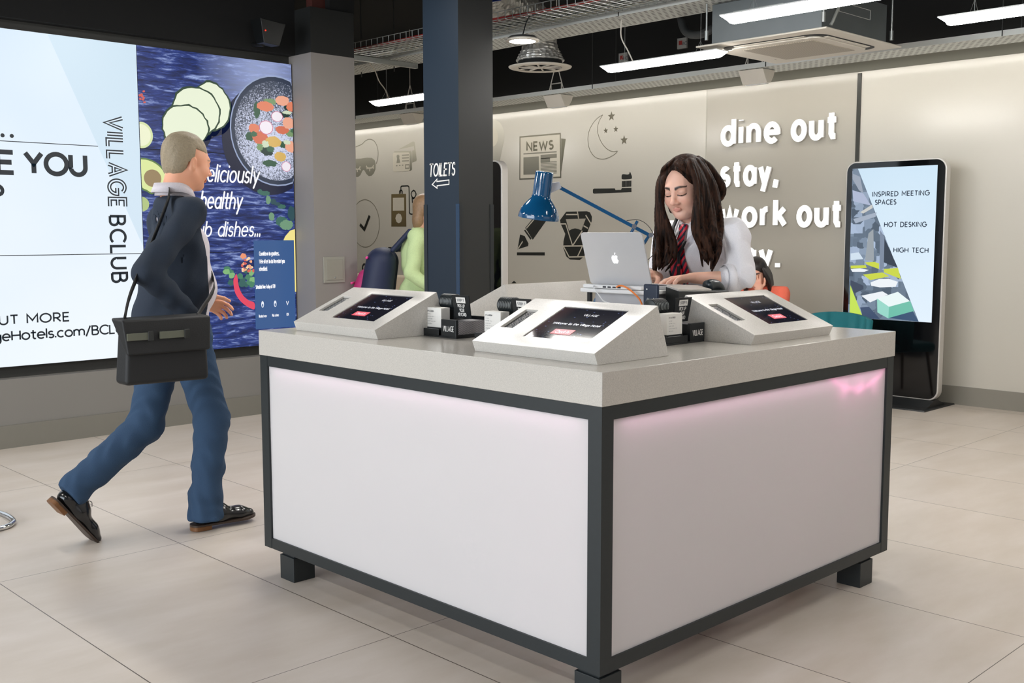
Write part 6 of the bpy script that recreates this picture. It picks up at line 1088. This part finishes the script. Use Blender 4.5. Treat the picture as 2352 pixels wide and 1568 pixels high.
HLi = [(1.371, 0.727, 1.68), (1.372, 0.7, 1.592), (1.351, 0.683, 1.484), (1.35, 0.685, 1.395), (1.363, 0.666, 1.324), (1.365, 0.645, 1.268)]
for A_, B_, n_l, top in ((HR, HRi, 13, (1.44, .79, 1.700)), (HL, HLi, 20, (1.45, .765, 1.702))):
    for i in range(n_l):
        t = i/(n_l-1); dz = rs_.uniform(-.03, .03); P_ = [Vector(top)+Vector((.03*(1-t)-.03*t, 0, 0))]
        for a, b in zip(A_, B_): P_.append(Vector(a).lerp(Vector(b), t**1.25)+Vector((-.012, .012, 0) if A_ is HR else (.007, -.007, 0)))
        P_ = [P_[0]]+P_[1:]; P_[-1].z += dz; P_[-2].z += dz*.4
        lock(P_, .0115, .003, .013, rs_.uniform(0, 6))
for i in range(10):                       # the fall behind the face and neck
    t = i/9; lock([hl(-.06, -.05+.10*t, .10), hl(-.115, -.07+.14*t, .02), hl(-.115, -.085+.17*t, -.08), A3((1.60, .69+.25*t, 1.43)), A3((1.60, .67+.28*t, 1.36))], .020, .010, .006, rs_.uniform(0, 6))
for s_ in (-1, 1):                         # temples
    for i in range(5):
        t = i/4; lock([hl(.058-.04*t, .012*s_, .116+.008*t), hl(.060-.035*t, s_*(.050+.008*t), .090), hl(.030-.02*t, s_*.080, .02), hl(.005-.02*t, s_*.086, -.05), hl(-.01-.02*t, s_*.088, -.10)], .008 if s_ < 0 else .010, .009, .002, rs_.uniform(0, 6))
hp.append(fh.mesh()); mk('hair', hp, HAIR, woman, smooth_it=1)
# ------------------------------------------------------------ the man walking with a bag
my = 2.68; MSK = Hm; Mh = Matrix.Translation(Vector((.150, my-.01, 1.722))) @ Rm(-.05, .16).to_4x4() @ Matrix.Scale(1.03, 4)
mL = dict(rh=(.08, my-.09, .93), rk=(.195, my-.08, .52), ra=(.150, my-.075, .10), lh=(.06, my+.09, .92), lk=(-.055, my+.09, .50), la=(-.400, my+.085, .255))
sR, eR, wR = A3((.070, my-.195, 1.490)), A3((-.175, my-.245, 1.235)), A3((.020, my-.235, 1.035)); sL, eL, wL = A3((.115, my+.190, 1.468)), A3((.12, my+.25, 1.21)), A3((.32, my+.22, 1.06))
f = Fld((-.62, my-.33, -.02), (.50, my+.33, 1.60), .010)
def torso_m(f, g=0.0, k=.06):
    f.ell((.100, my, 1.29), (.115+g, .165+g, .185+g), k); f.ell((.110, my, 1.13), (.142+g, .165+g, .15+g), k); f.ell((.075, my, .96), (.120+g, .165+g, .12+g), k); f.con(sR+(0, .03, -.01), sL+(0, -.03, -.01), .045+g, k=k); f.con(sR+(0, .05, .005), (.070, my, 1.525), .032+g*.7, .045+g*.6, k=.04); f.con(sL+(0, -.05, .0), (.080, my, 1.525), .032+g*.7, .045+g*.6, k=.04); f.con((.05, my, 1.46), (.10, my, 1.60), .062+g*.4, .056+g*.3, k=.03)
torso_m(f, -.02)
for h_, k_, a_ in (('rh', 'rk', 'ra'), ('lh', 'lk', 'la')): f.con(mL[h_], mL[k_], .078, .055, .04); f.con(mL[k_], mL[a_], .054, .036, .02)
for a, b, c in ((sR, eR, wR), (sL, eL, wL)): f.con(a, b, .045, .038, .03); f.con(b, c, .038, .028, .02)
mp_ = [f.mesh(), head_field(True, .0028, (-.036, 0, -.175)).mesh(Mh)]
fr2 = Fld((-.05, my-.32, .85), (.20, my-.15, 1.10), .003); fr2.con(wR-(wR-eR)*.25, wR, .030, .027, .01); hand(fr2, wR, (.62, .08, -.75), (.5, -.8, .4), (.6, .5, .5), [.7, .75, .8, .85], 1.08); mp_.append(fr2.mesh())
fr2 = Fld((.22, my+.10, .90), (.50, my+.33, 1.14), .003); fr2.con(wL-(wL-eL)*.25, wL, .030, .027, .01); hand(fr2, wL, (.95, -.1, -.35), (.3, .8, .5), (.5, -.3, .8), [.5, .55, .6, .65], 1.08); mp_.append(fr2.mesh())
man = mk('person', mp_, SKIN, None, head_tint(Mh.inverted(), (222, 160, 128), (186, 112, 98), (150, 128, 104), .0048)); tag(man, 'grey-haired man in navy jacket and blue trousers striding past the video wall', 'person')
for s_ in (-1, 1):
    c = Mh @ Vector((.0765, s_*.031, .0)); ey = obj('eye', lathe(NB(), [(0, -.0125)]+[(.0125*math.sin(a*PI/10), -.0125*math.cos(a*PI/10)) for a in range(1, 10)]+[(0, .0125)], 20, c), mat('mans_eye_white', (220, 214, 208), .2, noise=.02), man, smooth=True)
    obj('iris', lathe(NB(), [(0, .0130), (.0058, .0114), (.0058, .0104)], 16, c, Mh.to_3x3() @ Vector((1, 0, -.1))), mat('blue_grey_iris', (70, 86, 96), .15, noise=.05), ey)
hc = Fld((-.14, -.11, -.10), (.11, .11, .16), .0032); hc.ell((-.022, 0, .046), (.102, .083, .088), 0); hc.ell((-.055, 0, -.01), (.058, .078, .075), .03)
hc.V = np.maximum(hc.V, (lambda X: np.where(X[0] > -.005, .060+.35*np.clip(X[0]-.02, -.05, .1)*0-(X[2]-.012*np.sin(40*X[1])), np.where(X[0] > -.03, -.004-X[2], -1)).astype(np.float32))(np.meshgrid(*hc.ax, indexing='ij'))); hc.wob(lambda x, y, z: .0014*np.sin(160*y+60*z)*np.sin(90*x))
mk('hair', [hc.mesh(Mh)], mat('grey_blond_hair', (146, 132, 108), .6, noise=.3, nscale=120, bump=.4), man, smooth_it=1)
MSH = cloth('pale_lilac_shirt', (206, 200, 206), .8, 260, .2); fm = Fld((-.12, my-.26, .90), (.36, my+.26, 1.62), .006); torso_m(fm, .006); fm.wob(lambda x, y, z: .004*np.sin(30*z+20*y)+.003*np.sin(55*y+15*z)); fm.cut(lambda x, y, z: .95-z); fm.cut(lambda x, y, z: z-1.595-(.08-x)*.25); ms = mk('shirt', [fm.mesh()], MSH, man)
bm = NB(); cc_ = Vector((.080, my, 1.592)); rows = [[cc_+Vector((math.cos(a)*r_0*1.05, math.sin(a)*r_0, z_-.030*max(0, math.cos(a)))) for a in [math.radians(14+332*i/28) for i in range(29)]] for r_0, z_ in ((.078, -.025), (.075, .030), (.081, .033), (.096, -.010))]
V = [[bm.verts.new(p) for p in r] for r in rows]
for a in range(3):
    for i in range(28): bm.faces.new((V[a][i], V[a][i+1], V[a+1][i+1], V[a+1][i]))
o = obj('collar', bm, MSH, ms, smooth=True); q = o.modifiers.new('s', 'SOLIDIFY'); q.thickness = .003
JK = cloth('navy_blazer_wool', (46, 54, 66), .8, 300, .25); fj = Fld((-.36, my-.36, .82), (.42, my+.36, 1.62), .0062); torso_m(fj, .024); fj.con((.06, my, 1.22), (.0, my, .92), .125, .15, .05)
fj.con(sR, eR, .060, .060, .04); fj.con(eR, wR-(wR-eR)*.05, .060, .046, .03); fj.con(sL, eL, .060, .060, .04); fj.con(eL, wL-(wL-eL)*.05, .062, .046, .03)
fj.wob(lambda x, y, z: .004*np.sin(34*z+24*x+8*y)+.003*np.sin(70*x-30*z)); fj.cut(lambda x, y, z: .86-z+.02*np.sin(6*x)); fj.cut(lambda x, y, z: z-1.600-(.06-x)*.25); fj.con((.080, my, 1.565), (.10, my, 1.66), .070, .078, .012, 's')
# open front: cut a wedge in front
X = np.meshgrid(*fj.ax, indexing='ij'); wdg = np.minimum(X[0]-(.128+.02*np.sin((X[2]-.9)*6)), (my+.15)-X[1])
fi = Fld((-.36, my-.36, .82), (.42, my+.36, 1.62), .0062); torso_m(fi, .010); fj.V = np.maximum(fj.V, wdg.astype(np.float32)); fj.V = np.maximum(fj.V, -fi.V)
mk('jacket', [fj.mesh()], JK, man)
TR = cloth('blue_suit_trousers', (52, 74, 100), .8, 300, .25); ft = Fld((-.62, my-.26, .02), (.42, my+.26, 1.06), .0062); ft.ell((.075, my, .95), (.132, .176, .125), .06)
ft.con(mL['rh'], mL['rk'], .100, .078, .05); ft.con(mL['rk'], A3(mL['ra'])+(.0, 0, .02), .080, .072, .03); ft.con(A3(mL['ra'])+(0, 0, .04), A3(mL['ra'])+(.004, 0, -.03), .074, .082, .02); ft.con(mL['lh'], mL['lk'], .100, .078, .05); ft.con(mL['lk'], mL['la'], .078, .072, .03)
ft.wob(lambda x, y, z: .0035*np.sin(80*z+30*x+5*np.sin(30*y+8*z))*np.sin(17*y+11*z+9*x)+.0045*np.sin(46*z+16*x+10*y)*np.clip((.55-z)*4, 0, 1)+.004*np.sin(60*(x-y)+14*z)*np.clip((.4-z)*3, 0, 1)); ft.cut(lambda x, y, z: z-1.03)
ft.cut(lambda x, y, z: np.where(x > -.02, .045-z+.10*(x-.15)*0, -1)); dl_ = A3(mL['la'])-A3(mL['lk']); dl_ /= np.linalg.norm(dl_); ft.cut(lambda x, y, z: (x-mL['la'][0])*dl_[0]+(z-mL['la'][2])*dl_[2]-.035)
mk('trousers', [ft.mesh()], TR, man)
LEA = mat('black_shoe_leather', (14, 16, 18), .22, noise=.1, coat=.4); HEEL = mat('stacked_brown_heel', (116, 76, 40), .5, noise=.2, nscale=60)
def shoe(Ms, label=None):
    """local: x towards the toe, heel at 0, sole at z 0"""
    f = Fld((-.03, -.07, -.01), (.36, .07, .17), .004); f.con((.045, 0, .055), (.13, 0, .050), .040, .042, .02); f.con((.13, 0, .05), (.235, .004, .036), .044, .040, .03, flat=((0, 0, 1), 1.15)); f.con((.235, .004, .036), (.285, .004, .030), .040, .026, .02, flat=((0, 0, 1), 1.1)); f.con((.05, 0, .06), (.06, 0, .125), .038, .036, .02); f.con((.06, 0, .11), (.14, 0, .075), .03, .03, .02); f.cut(lambda x, y, z: .018-z); f.cut(lambda x, y, z: z-.135)
    P, Fc = f.mesh(Ms); s_ = mk('shoe', [(P, Fc)], LEA, man, smooth_it=1)
    ol = [(.0, -.030), (.02, -.042), (.08, -.040), (.15, -.044), (.22, -.050), (.27, -.046), (.305, -.026), (.318, .004), (.308, .034), (.275, .052), (.22, .054), (.15, .044), (.08, .040), (.02, .042), (0, .030), (-.008, 0)]
    ol = [(a.x, a.y) for a in spline([(x, y, 0) for x, y in ol], 3, True)]
    bm = NB(); ngon(bm, [(x, y, .010 if x < .26 else .010+.10*(x-.26)) for x, y in ol], .010, (0, 0, 1)); bm.transform(Ms); obj('sole', bm, mat('shoe_sole_edge', (58, 44, 34), .5, noise=.1), s_)
    he = [(x, y) for x, y in ol if x <= .085]; he = sorted([p for p in he if p[1] < 0], key=lambda p: -p[0])+sorted([p for p in he if p[1] >= 0], key=lambda p: p[0]); bm = NB(); ngon(bm, [(x, y, -.008) for x, y in he], .020, (0, 0, 1)); bm.transform(Ms @ Matrix.Translation((0, 0, .0))); obj('heel', bm, HEEL, s_)
    bm = NB()
    for i in range(4): x = .115+.022*i; z = .102-.010*i; tube(bm, [(x, -.020, z-.004), (x+.004, 0, z+.004), (x, .020, z-.004)], .0018, 6)
    tube(bm, spline([(.115, 0, .108), (.125, .02, .120), (.135, .03, .108), (.12, .01, .108), (.13, -.02, .118), (.145, -.03, .104)], 4), .0016, 6); bm.transform(Ms); obj('laces', bm, mat('black_laces', (12, 12, 12), .7, noise=.1), s_); return s_
shoe(Matrix.Translation((.082, my-.072, .010)) @ Matrix.Rotation(-.10, 4, 'Z') @ Matrix.Translation((0, 0, 0)))
shoe(Matrix.Translation((-.490, my+.085, .235)) @ Matrix.Rotation(math.radians(53), 4, 'Y') @ Matrix.Translation((0, 0, -.02)))
# his shoulder bag
BAG = mat('black_bag_nylon', (20, 21, 22), .6, noise=.15, nscale=200, bump=.1); bg = thing('messenger_bag', 'black messenger bag with grey buckled straps at the walking man\'s hip', 'bag', (-.19, 2.33, .77))
by = my-.40
bm = NB(); hexa(bm, [(-.385, by-.055, .775), (-.01, by-.055, .768), (-.01, by+.055, .768), (-.385, by+.055, .775), (-.365, by-.05, 1.03), (-.015, by-.05, 1.03), (-.015, by+.05, 1.03), (-.365, by+.05, 1.03)]); obj('bag_body', bm, BAG, bg, bevel=.02, seg=4)
bm = NB(); hexa(bm, [(-.380, by-.075, .90), (-.012, by-.075, .90), (-.012, by-.055, .90), (-.380, by-.055, .90), (-.395, by-.062, 1.045), (.0, by-.062, 1.045), (.0, by+.05, 1.05), (-.395, by+.05, 1.05)]); fl = obj('flap', bm, BAG, bg, bevel=.012, seg=3)
OLV = mat('olive_grey_webbing', (96, 98, 84), .6, noise=.1)
for x0, x1 in ((-.385, -.285), (-.245, -.125)): st_ = obj('strap_tab', box(NB(), x0, x1, by-.084, by-.076, .962, .992), OLV, fl, bevel=.002); obj('buckle', box(NB(), x1-.012, x1+.012, by-.088, by-.078, .958, .996), mat('dark_buckle', (40, 42, 40), .3, noise=.1), st_, bevel=.002)
bm = NB(); P_ = spline([(-.36, by, 1.04), (-.28, my-.30, 1.15), (-.13, my-.20, 1.36), (-.01, my-.12, 1.545), (.05, my-.02, 1.60), (.14, my+.08, 1.55), (.20, my+.13, 1.44), (.235, my+.02, 1.28), (.16, my-.21, 1.16), (.02, by+.06, 1.06), (-.03, by, 1.04)], 5)
V = [(bm.verts.new(p-Vector((0, 0, .016))), bm.verts.new(p+Vector((0, 0, .016)))) for p in P_]
bm.free(); bm = NB(); V = [(bm.verts.new(Vector(p)+Vector((-.006, -.010, .012))), bm.verts.new(Vector(p)+Vector((.006, .010, -.012)))) for p in P_]
for a, b in zip(V, V[1:]): bm.faces.new((a[0], a[1], b[1], b[0]))
o = obj('shoulder_strap', bm, BAG, bg, smooth=True); q = o.modifiers.new('s', 'SOLIDIFY'); q.thickness = .004
# ------------------------------------------------------------ the seated woman in coral
cx, cy = 5.50, 2.97; Sh = Matrix.Translation(Vector((5.43, 3.005, 1.055))) @ Rm(PI+.40, .30, .1).to_4x4(); CS = np.array
f = Fld((4.85, 2.6, -.01), (5.85, 3.4, 1.02), .011); f.ell((5.56, 3.0, .78), (.10, .15, .20), .05); f.ell((5.56, 3.0, .54), (.12, .17, .10), .05)
for y in (2.91, 3.09): f.con((5.54, y, .52), (5.14, y, .51), .075, .055, .03); f.con((5.14, y, .51), (5.10, y, .08), .05, .035, .02); f.con((5.10, y, .05), (4.98, y, .03), .03, .025, .02)
f.con((5.55, 2.86, .88), (5.50, 3.14, .88), .045, k=.04); f.con((5.56, 3.0, .88), (5.47, 3.03, .98), .05, .045, .03)
sp_ = [f.mesh(), head_field(False, .004, (-.05, 0, -.17)).mesh(Sh)]
fhd = Fld((5.15, 2.80, .70), (5.50, 3.10, 1.06), .004); ew, ww = A3((5.36, 2.80, .74)), A3((5.320, 2.905, .915)); fhd.con(ew, ww, .036, .024, .01); hand(fhd, ww, (.05, .30, 1), (-1, -.5, 0), (.1, -.2, .3), [.25, .3, .35, .4], .95); sp_.append(fhd.mesh())
sw = mk('person', sp_, SKIN, None, head_tint(Sh.inverted(), (214, 160, 136), (180, 100, 92), (40, 28, 24), .006)); tag(sw, 'dark-haired woman in coral top seated with a hand over her face', 'person')
CORAL = cloth('coral_knit', (238, 116, 92), .8, 200, .3); fc = Fld((5.2, 2.68, .46), (5.80, 3.34, 1.0), .008); fc.ell((5.56, 3.0, .77), (.122, .172, .21), .05); fc.ell((5.56, 3.0, .56), (.13, .18, .10), .05); fc.con((5.56, 2.84, .905), (5.51, 3.15, .895), .062, k=.04)
fc.con((5.555, 2.83, .88), (5.50, 2.785, .68), .062, .055, .03); fc.con((5.50, 2.785, .68), tuple(ew+(.0, 0, .02)), .055, .048, .02); fc.con((5.51, 3.16, .88), (5.44, 3.24, .66), .062, .055, .03); fc.con((5.44, 3.24, .66), (5.25, 3.10, .64), .052, .045, .02); fc.wob(lambda x, y, z: .003*np.sin(40*z+30*y)); fc.cut(lambda x, y, z: z-.945); fc.cut(lambda x, y, z: .5-z)
mk('knit_top', [fc.mesh()], CORAL, sw)
ft = Fld((4.95, 2.75, .05), (5.78, 3.26, .66), .010); ft.ell((5.56, 3.0, .54), (.14, .19, .115), .05)
for y in (2.91, 3.09): ft.con((5.54, y, .52), (5.14, y, .51), .088, .068, .03); ft.con((5.14, y, .51), (5.10, y, .10), .066, .05, .02)
ft.cut(lambda x, y, z: .09-z); mk('trousers', [ft.mesh()], cloth('dark_jeans', (36, 42, 58)), sw)
fh = Fld((5.28, 2.88, .80), (5.66, 3.22, 1.22), .005); hs_ = lambda x, y, z: A3(Sh @ Vector((x, y, z))); cap = Fld((-.14, -.12, -.16), (.12, .12, .16), .005); cap.ell((-.022, 0, .044), (.108, .090, .092), 0); cap.ell((-.045, 0, -.04), (.085, .090, .11), .04)
cap.V = np.maximum(cap.V, (lambda X: np.where(X[0] > .02, -(np.sqrt((X[1]/.058)**2+((X[2]+.045)/.105)**2)-1)*.06, -1).astype(np.float32))(np.meshgrid(*cap.ax, indexing='ij'))); hp = [cap.mesh(Sh)]
for s_ in (-1, 1):
    for i in range(8): t = i/7; lock([hs_(.05-.11*t, s_*.07, .05), hs_(.05-.13*t, s_*.098, -.05), hs_(.03-.12*t, s_*.10, -.13), hs_(.02-.12*t, s_*.095, -.20)], .018, .008, .003, i)
hp.append(fh.mesh()); mk('hair', hp, mat('black_brown_hair', (30, 22, 20), .4, noise=.3, nscale=60), sw, smooth_it=1)
for y in (2.91, 3.09): fo = Fld((4.88, y-.06, -.01), (5.18, y+.06, .12), .006); fo.con((5.11, y, .05), (4.95, y, .03), .040, .032, .02); fo.cut(lambda x_, y_, z_: .003-z_); mk('shoe', [fo.mesh()], mat('tan_shoe', (120, 84, 60), .5, noise=.1), sw)
# ------------------------------------------------------------ the person behind the pillar with a backpack
gx, gy = 3.16, 4.66; Gh = Matrix.Translation(Vector((gx+.05, gy-.05, 1.565))) @ Rm(-.78, .12).to_4x4(); dW = A3((.70, -.71, 0)); dS = A3((.71, .70, 0)); G = lambda a, b, z: A3((gx, gy, 0))+dW*a+dS*b+A3((0, 0, z))
f = Fld((gx-.5, gy-.5, -.01), (gx+.5, gy+.5, 1.48), .012); f.ell(G(0, 0, 1.20), (.13, .13, .22), .05); f.ell(G(0, 0, .92), (.13, .13, .13), .05); f.con(G(0, -.16, 1.36), G(0, .16, 1.36), .055, k=.05)
for b, a2 in ((-.09, .16), (.09, -.18)): f.con(G(0, b, .88), G(a2*.5, b, .48), .08, .055, .03); f.con(G(a2*.5, b, .48), G(a2, b, .08), .05, .035, .02); f.con(G(a2, b, .05), G(a2+.12, b, .035), .032, .028, .02)
for b in (-.20, .20): f.con(G(0, b*.95, 1.35), G(-.04, b*1.15, 1.08), .045, .038, .03); f.con(G(-.04, b*1.15, 1.08), G(.14, b*1.15, .95), .036, .028, .02)
gp = [f.mesh(), head_field(False, .0045, (-.05, 0, -.19)).mesh(Gh)]
gm_ = mk('person', gp, SKIN, None, head_tint(Gh.inverted(), (196, 150, 124), (170, 104, 96), (90, 70, 50))); tag(gm_, 'person in pale green jacket carrying a backpack, half hidden by the blue pillar', 'person')
fg = Fld((gx-.5, gy-.5, .74), (gx+.5, gy+.5, 1.50), .009); fg.ell(G(0, 0, 1.20), (.15, .15, .24), .05); fg.ell(G(0, 0, .92), (.165, .165, .15), .05); fg.con(G(0, -.16, 1.36), G(0, .16, 1.36), .072, k=.05)
for b in (-.20, .20): fg.con(G(0, b*.95, 1.35), G(-.04, b*1.15, 1.08), .064, .056, .03); fg.con(G(-.04, b*1.15, 1.08), G(.12, b*1.15, .96), .054, .046, .02)
fg.wob(lambda x, y, z: .004*np.sin(40*z+30*y)); fg.cut(lambda x, y, z: .78-z); fg.cut(lambda x, y, z: z-1.44)
jk = mk('jacket', [fg.mesh()], cloth('pale_green_jacket', (196, 216, 160), .7, 120, .3), gm_)
ft = Fld((gx-.4, gy-.4, .05), (gx+.4, gy+.4, 1.0), .010); ft.ell(G(0, 0, .90), (.145, .145, .13), .05)
for b, a2 in ((-.09, .16), (.09, -.18)): ft.con(G(0, b, .88), G(a2*.5, b, .48), .095, .072, .03); ft.con(G(a2*.5, b, .48), G(a2, b, .10), .07, .055, .02)
mk('trousers', [ft.mesh()], cloth('dark_leggings', (30, 34, 44)), gm_)
for b, a2 in ((-.09, .16), (.09, -.18)): fo = Fld(G(a2+.04, b, .05)-.18, G(a2+.04, b, .05)+.18, .008); fo.con(G(a2-.02, b, .045), G(a2+.13, b, .035), .042, .034, .02); fo.cut(lambda x_, y_, z_: .003-z_); mk('shoe', [fo.mesh()], mat('grey_trainer', (90, 94, 100), .6, noise=.1), gm_)
fhh = Fld((-.15, -.12, -.20), (.12, .12, .16), .005); fhh.ell((-.022, 0, .046), (.106, .088, .092), 0); fhh.ell((-.06, 0, -.06), (.06, .075, .11), .04); fhh.V = np.maximum(fhh.V, (lambda X: np.where(X[0] > .01, .055-X[2], -1).astype(np.float32))(np.meshgrid(*fhh.ax, indexing='ij'))); mk('hair', [fhh.mesh(Gh)], mat('light_brown_hair', (142, 112, 82), .5, noise=.3, nscale=60), gm_)
bk = thing('backpack', 'navy and magenta backpack on the back of the green-jacketed person', 'backpack', tuple(G(-.34, .05, .88)))
def fl_(name, prims, m, par, h=.007, lo=None, hi=None):
    c = G(-.34, .05, 1.05); f = Fld(c-.38, c+.38, h)
    for p in prims: f.con(*p)
    return mk(name, [f.mesh()], m, par, smooth_it=1)
NV = mat('navy_pack_fabric', (26, 36, 66), .6, noise=.1); MG = mat('magenta_pack_fabric', (172, 40, 104), .6, noise=.1)
fl_('main_compartment', [(G(-.30, -.07, 1.16), G(-.34, -.07, .94), .12, .13, .05), (G(-.30, .09, 1.16), G(-.34, .09, .94), .12, .13, .05)], NV, bk); fp_ = fl_('front_pocket', [(G(-.42, -.05, 1.04), G(-.46, -.05, .92), .07, .08, .04), (G(-.42, .08, 1.04), G(-.46, .08, .92), .07, .08, .04)], MG, bk)
fl_('piping', [(G(-.40, -.16, 1.20), G(-.40, .18, 1.20), .012, .012, .01), (G(-.53, -.12, 1.00), G(-.53, .15, 1.00), .010, .010, .01)], mat('bright_pink_piping', (232, 70, 150), .5, noise=.05), bk); fl_('shoulder_strap', [(G(-.20, -.10, 1.26), G(-.04, -.12, 1.43), .022, .022, .01), (G(-.20, .12, 1.26), G(-.04, .12, 1.43), .022, .022, .01)], NV, bk)
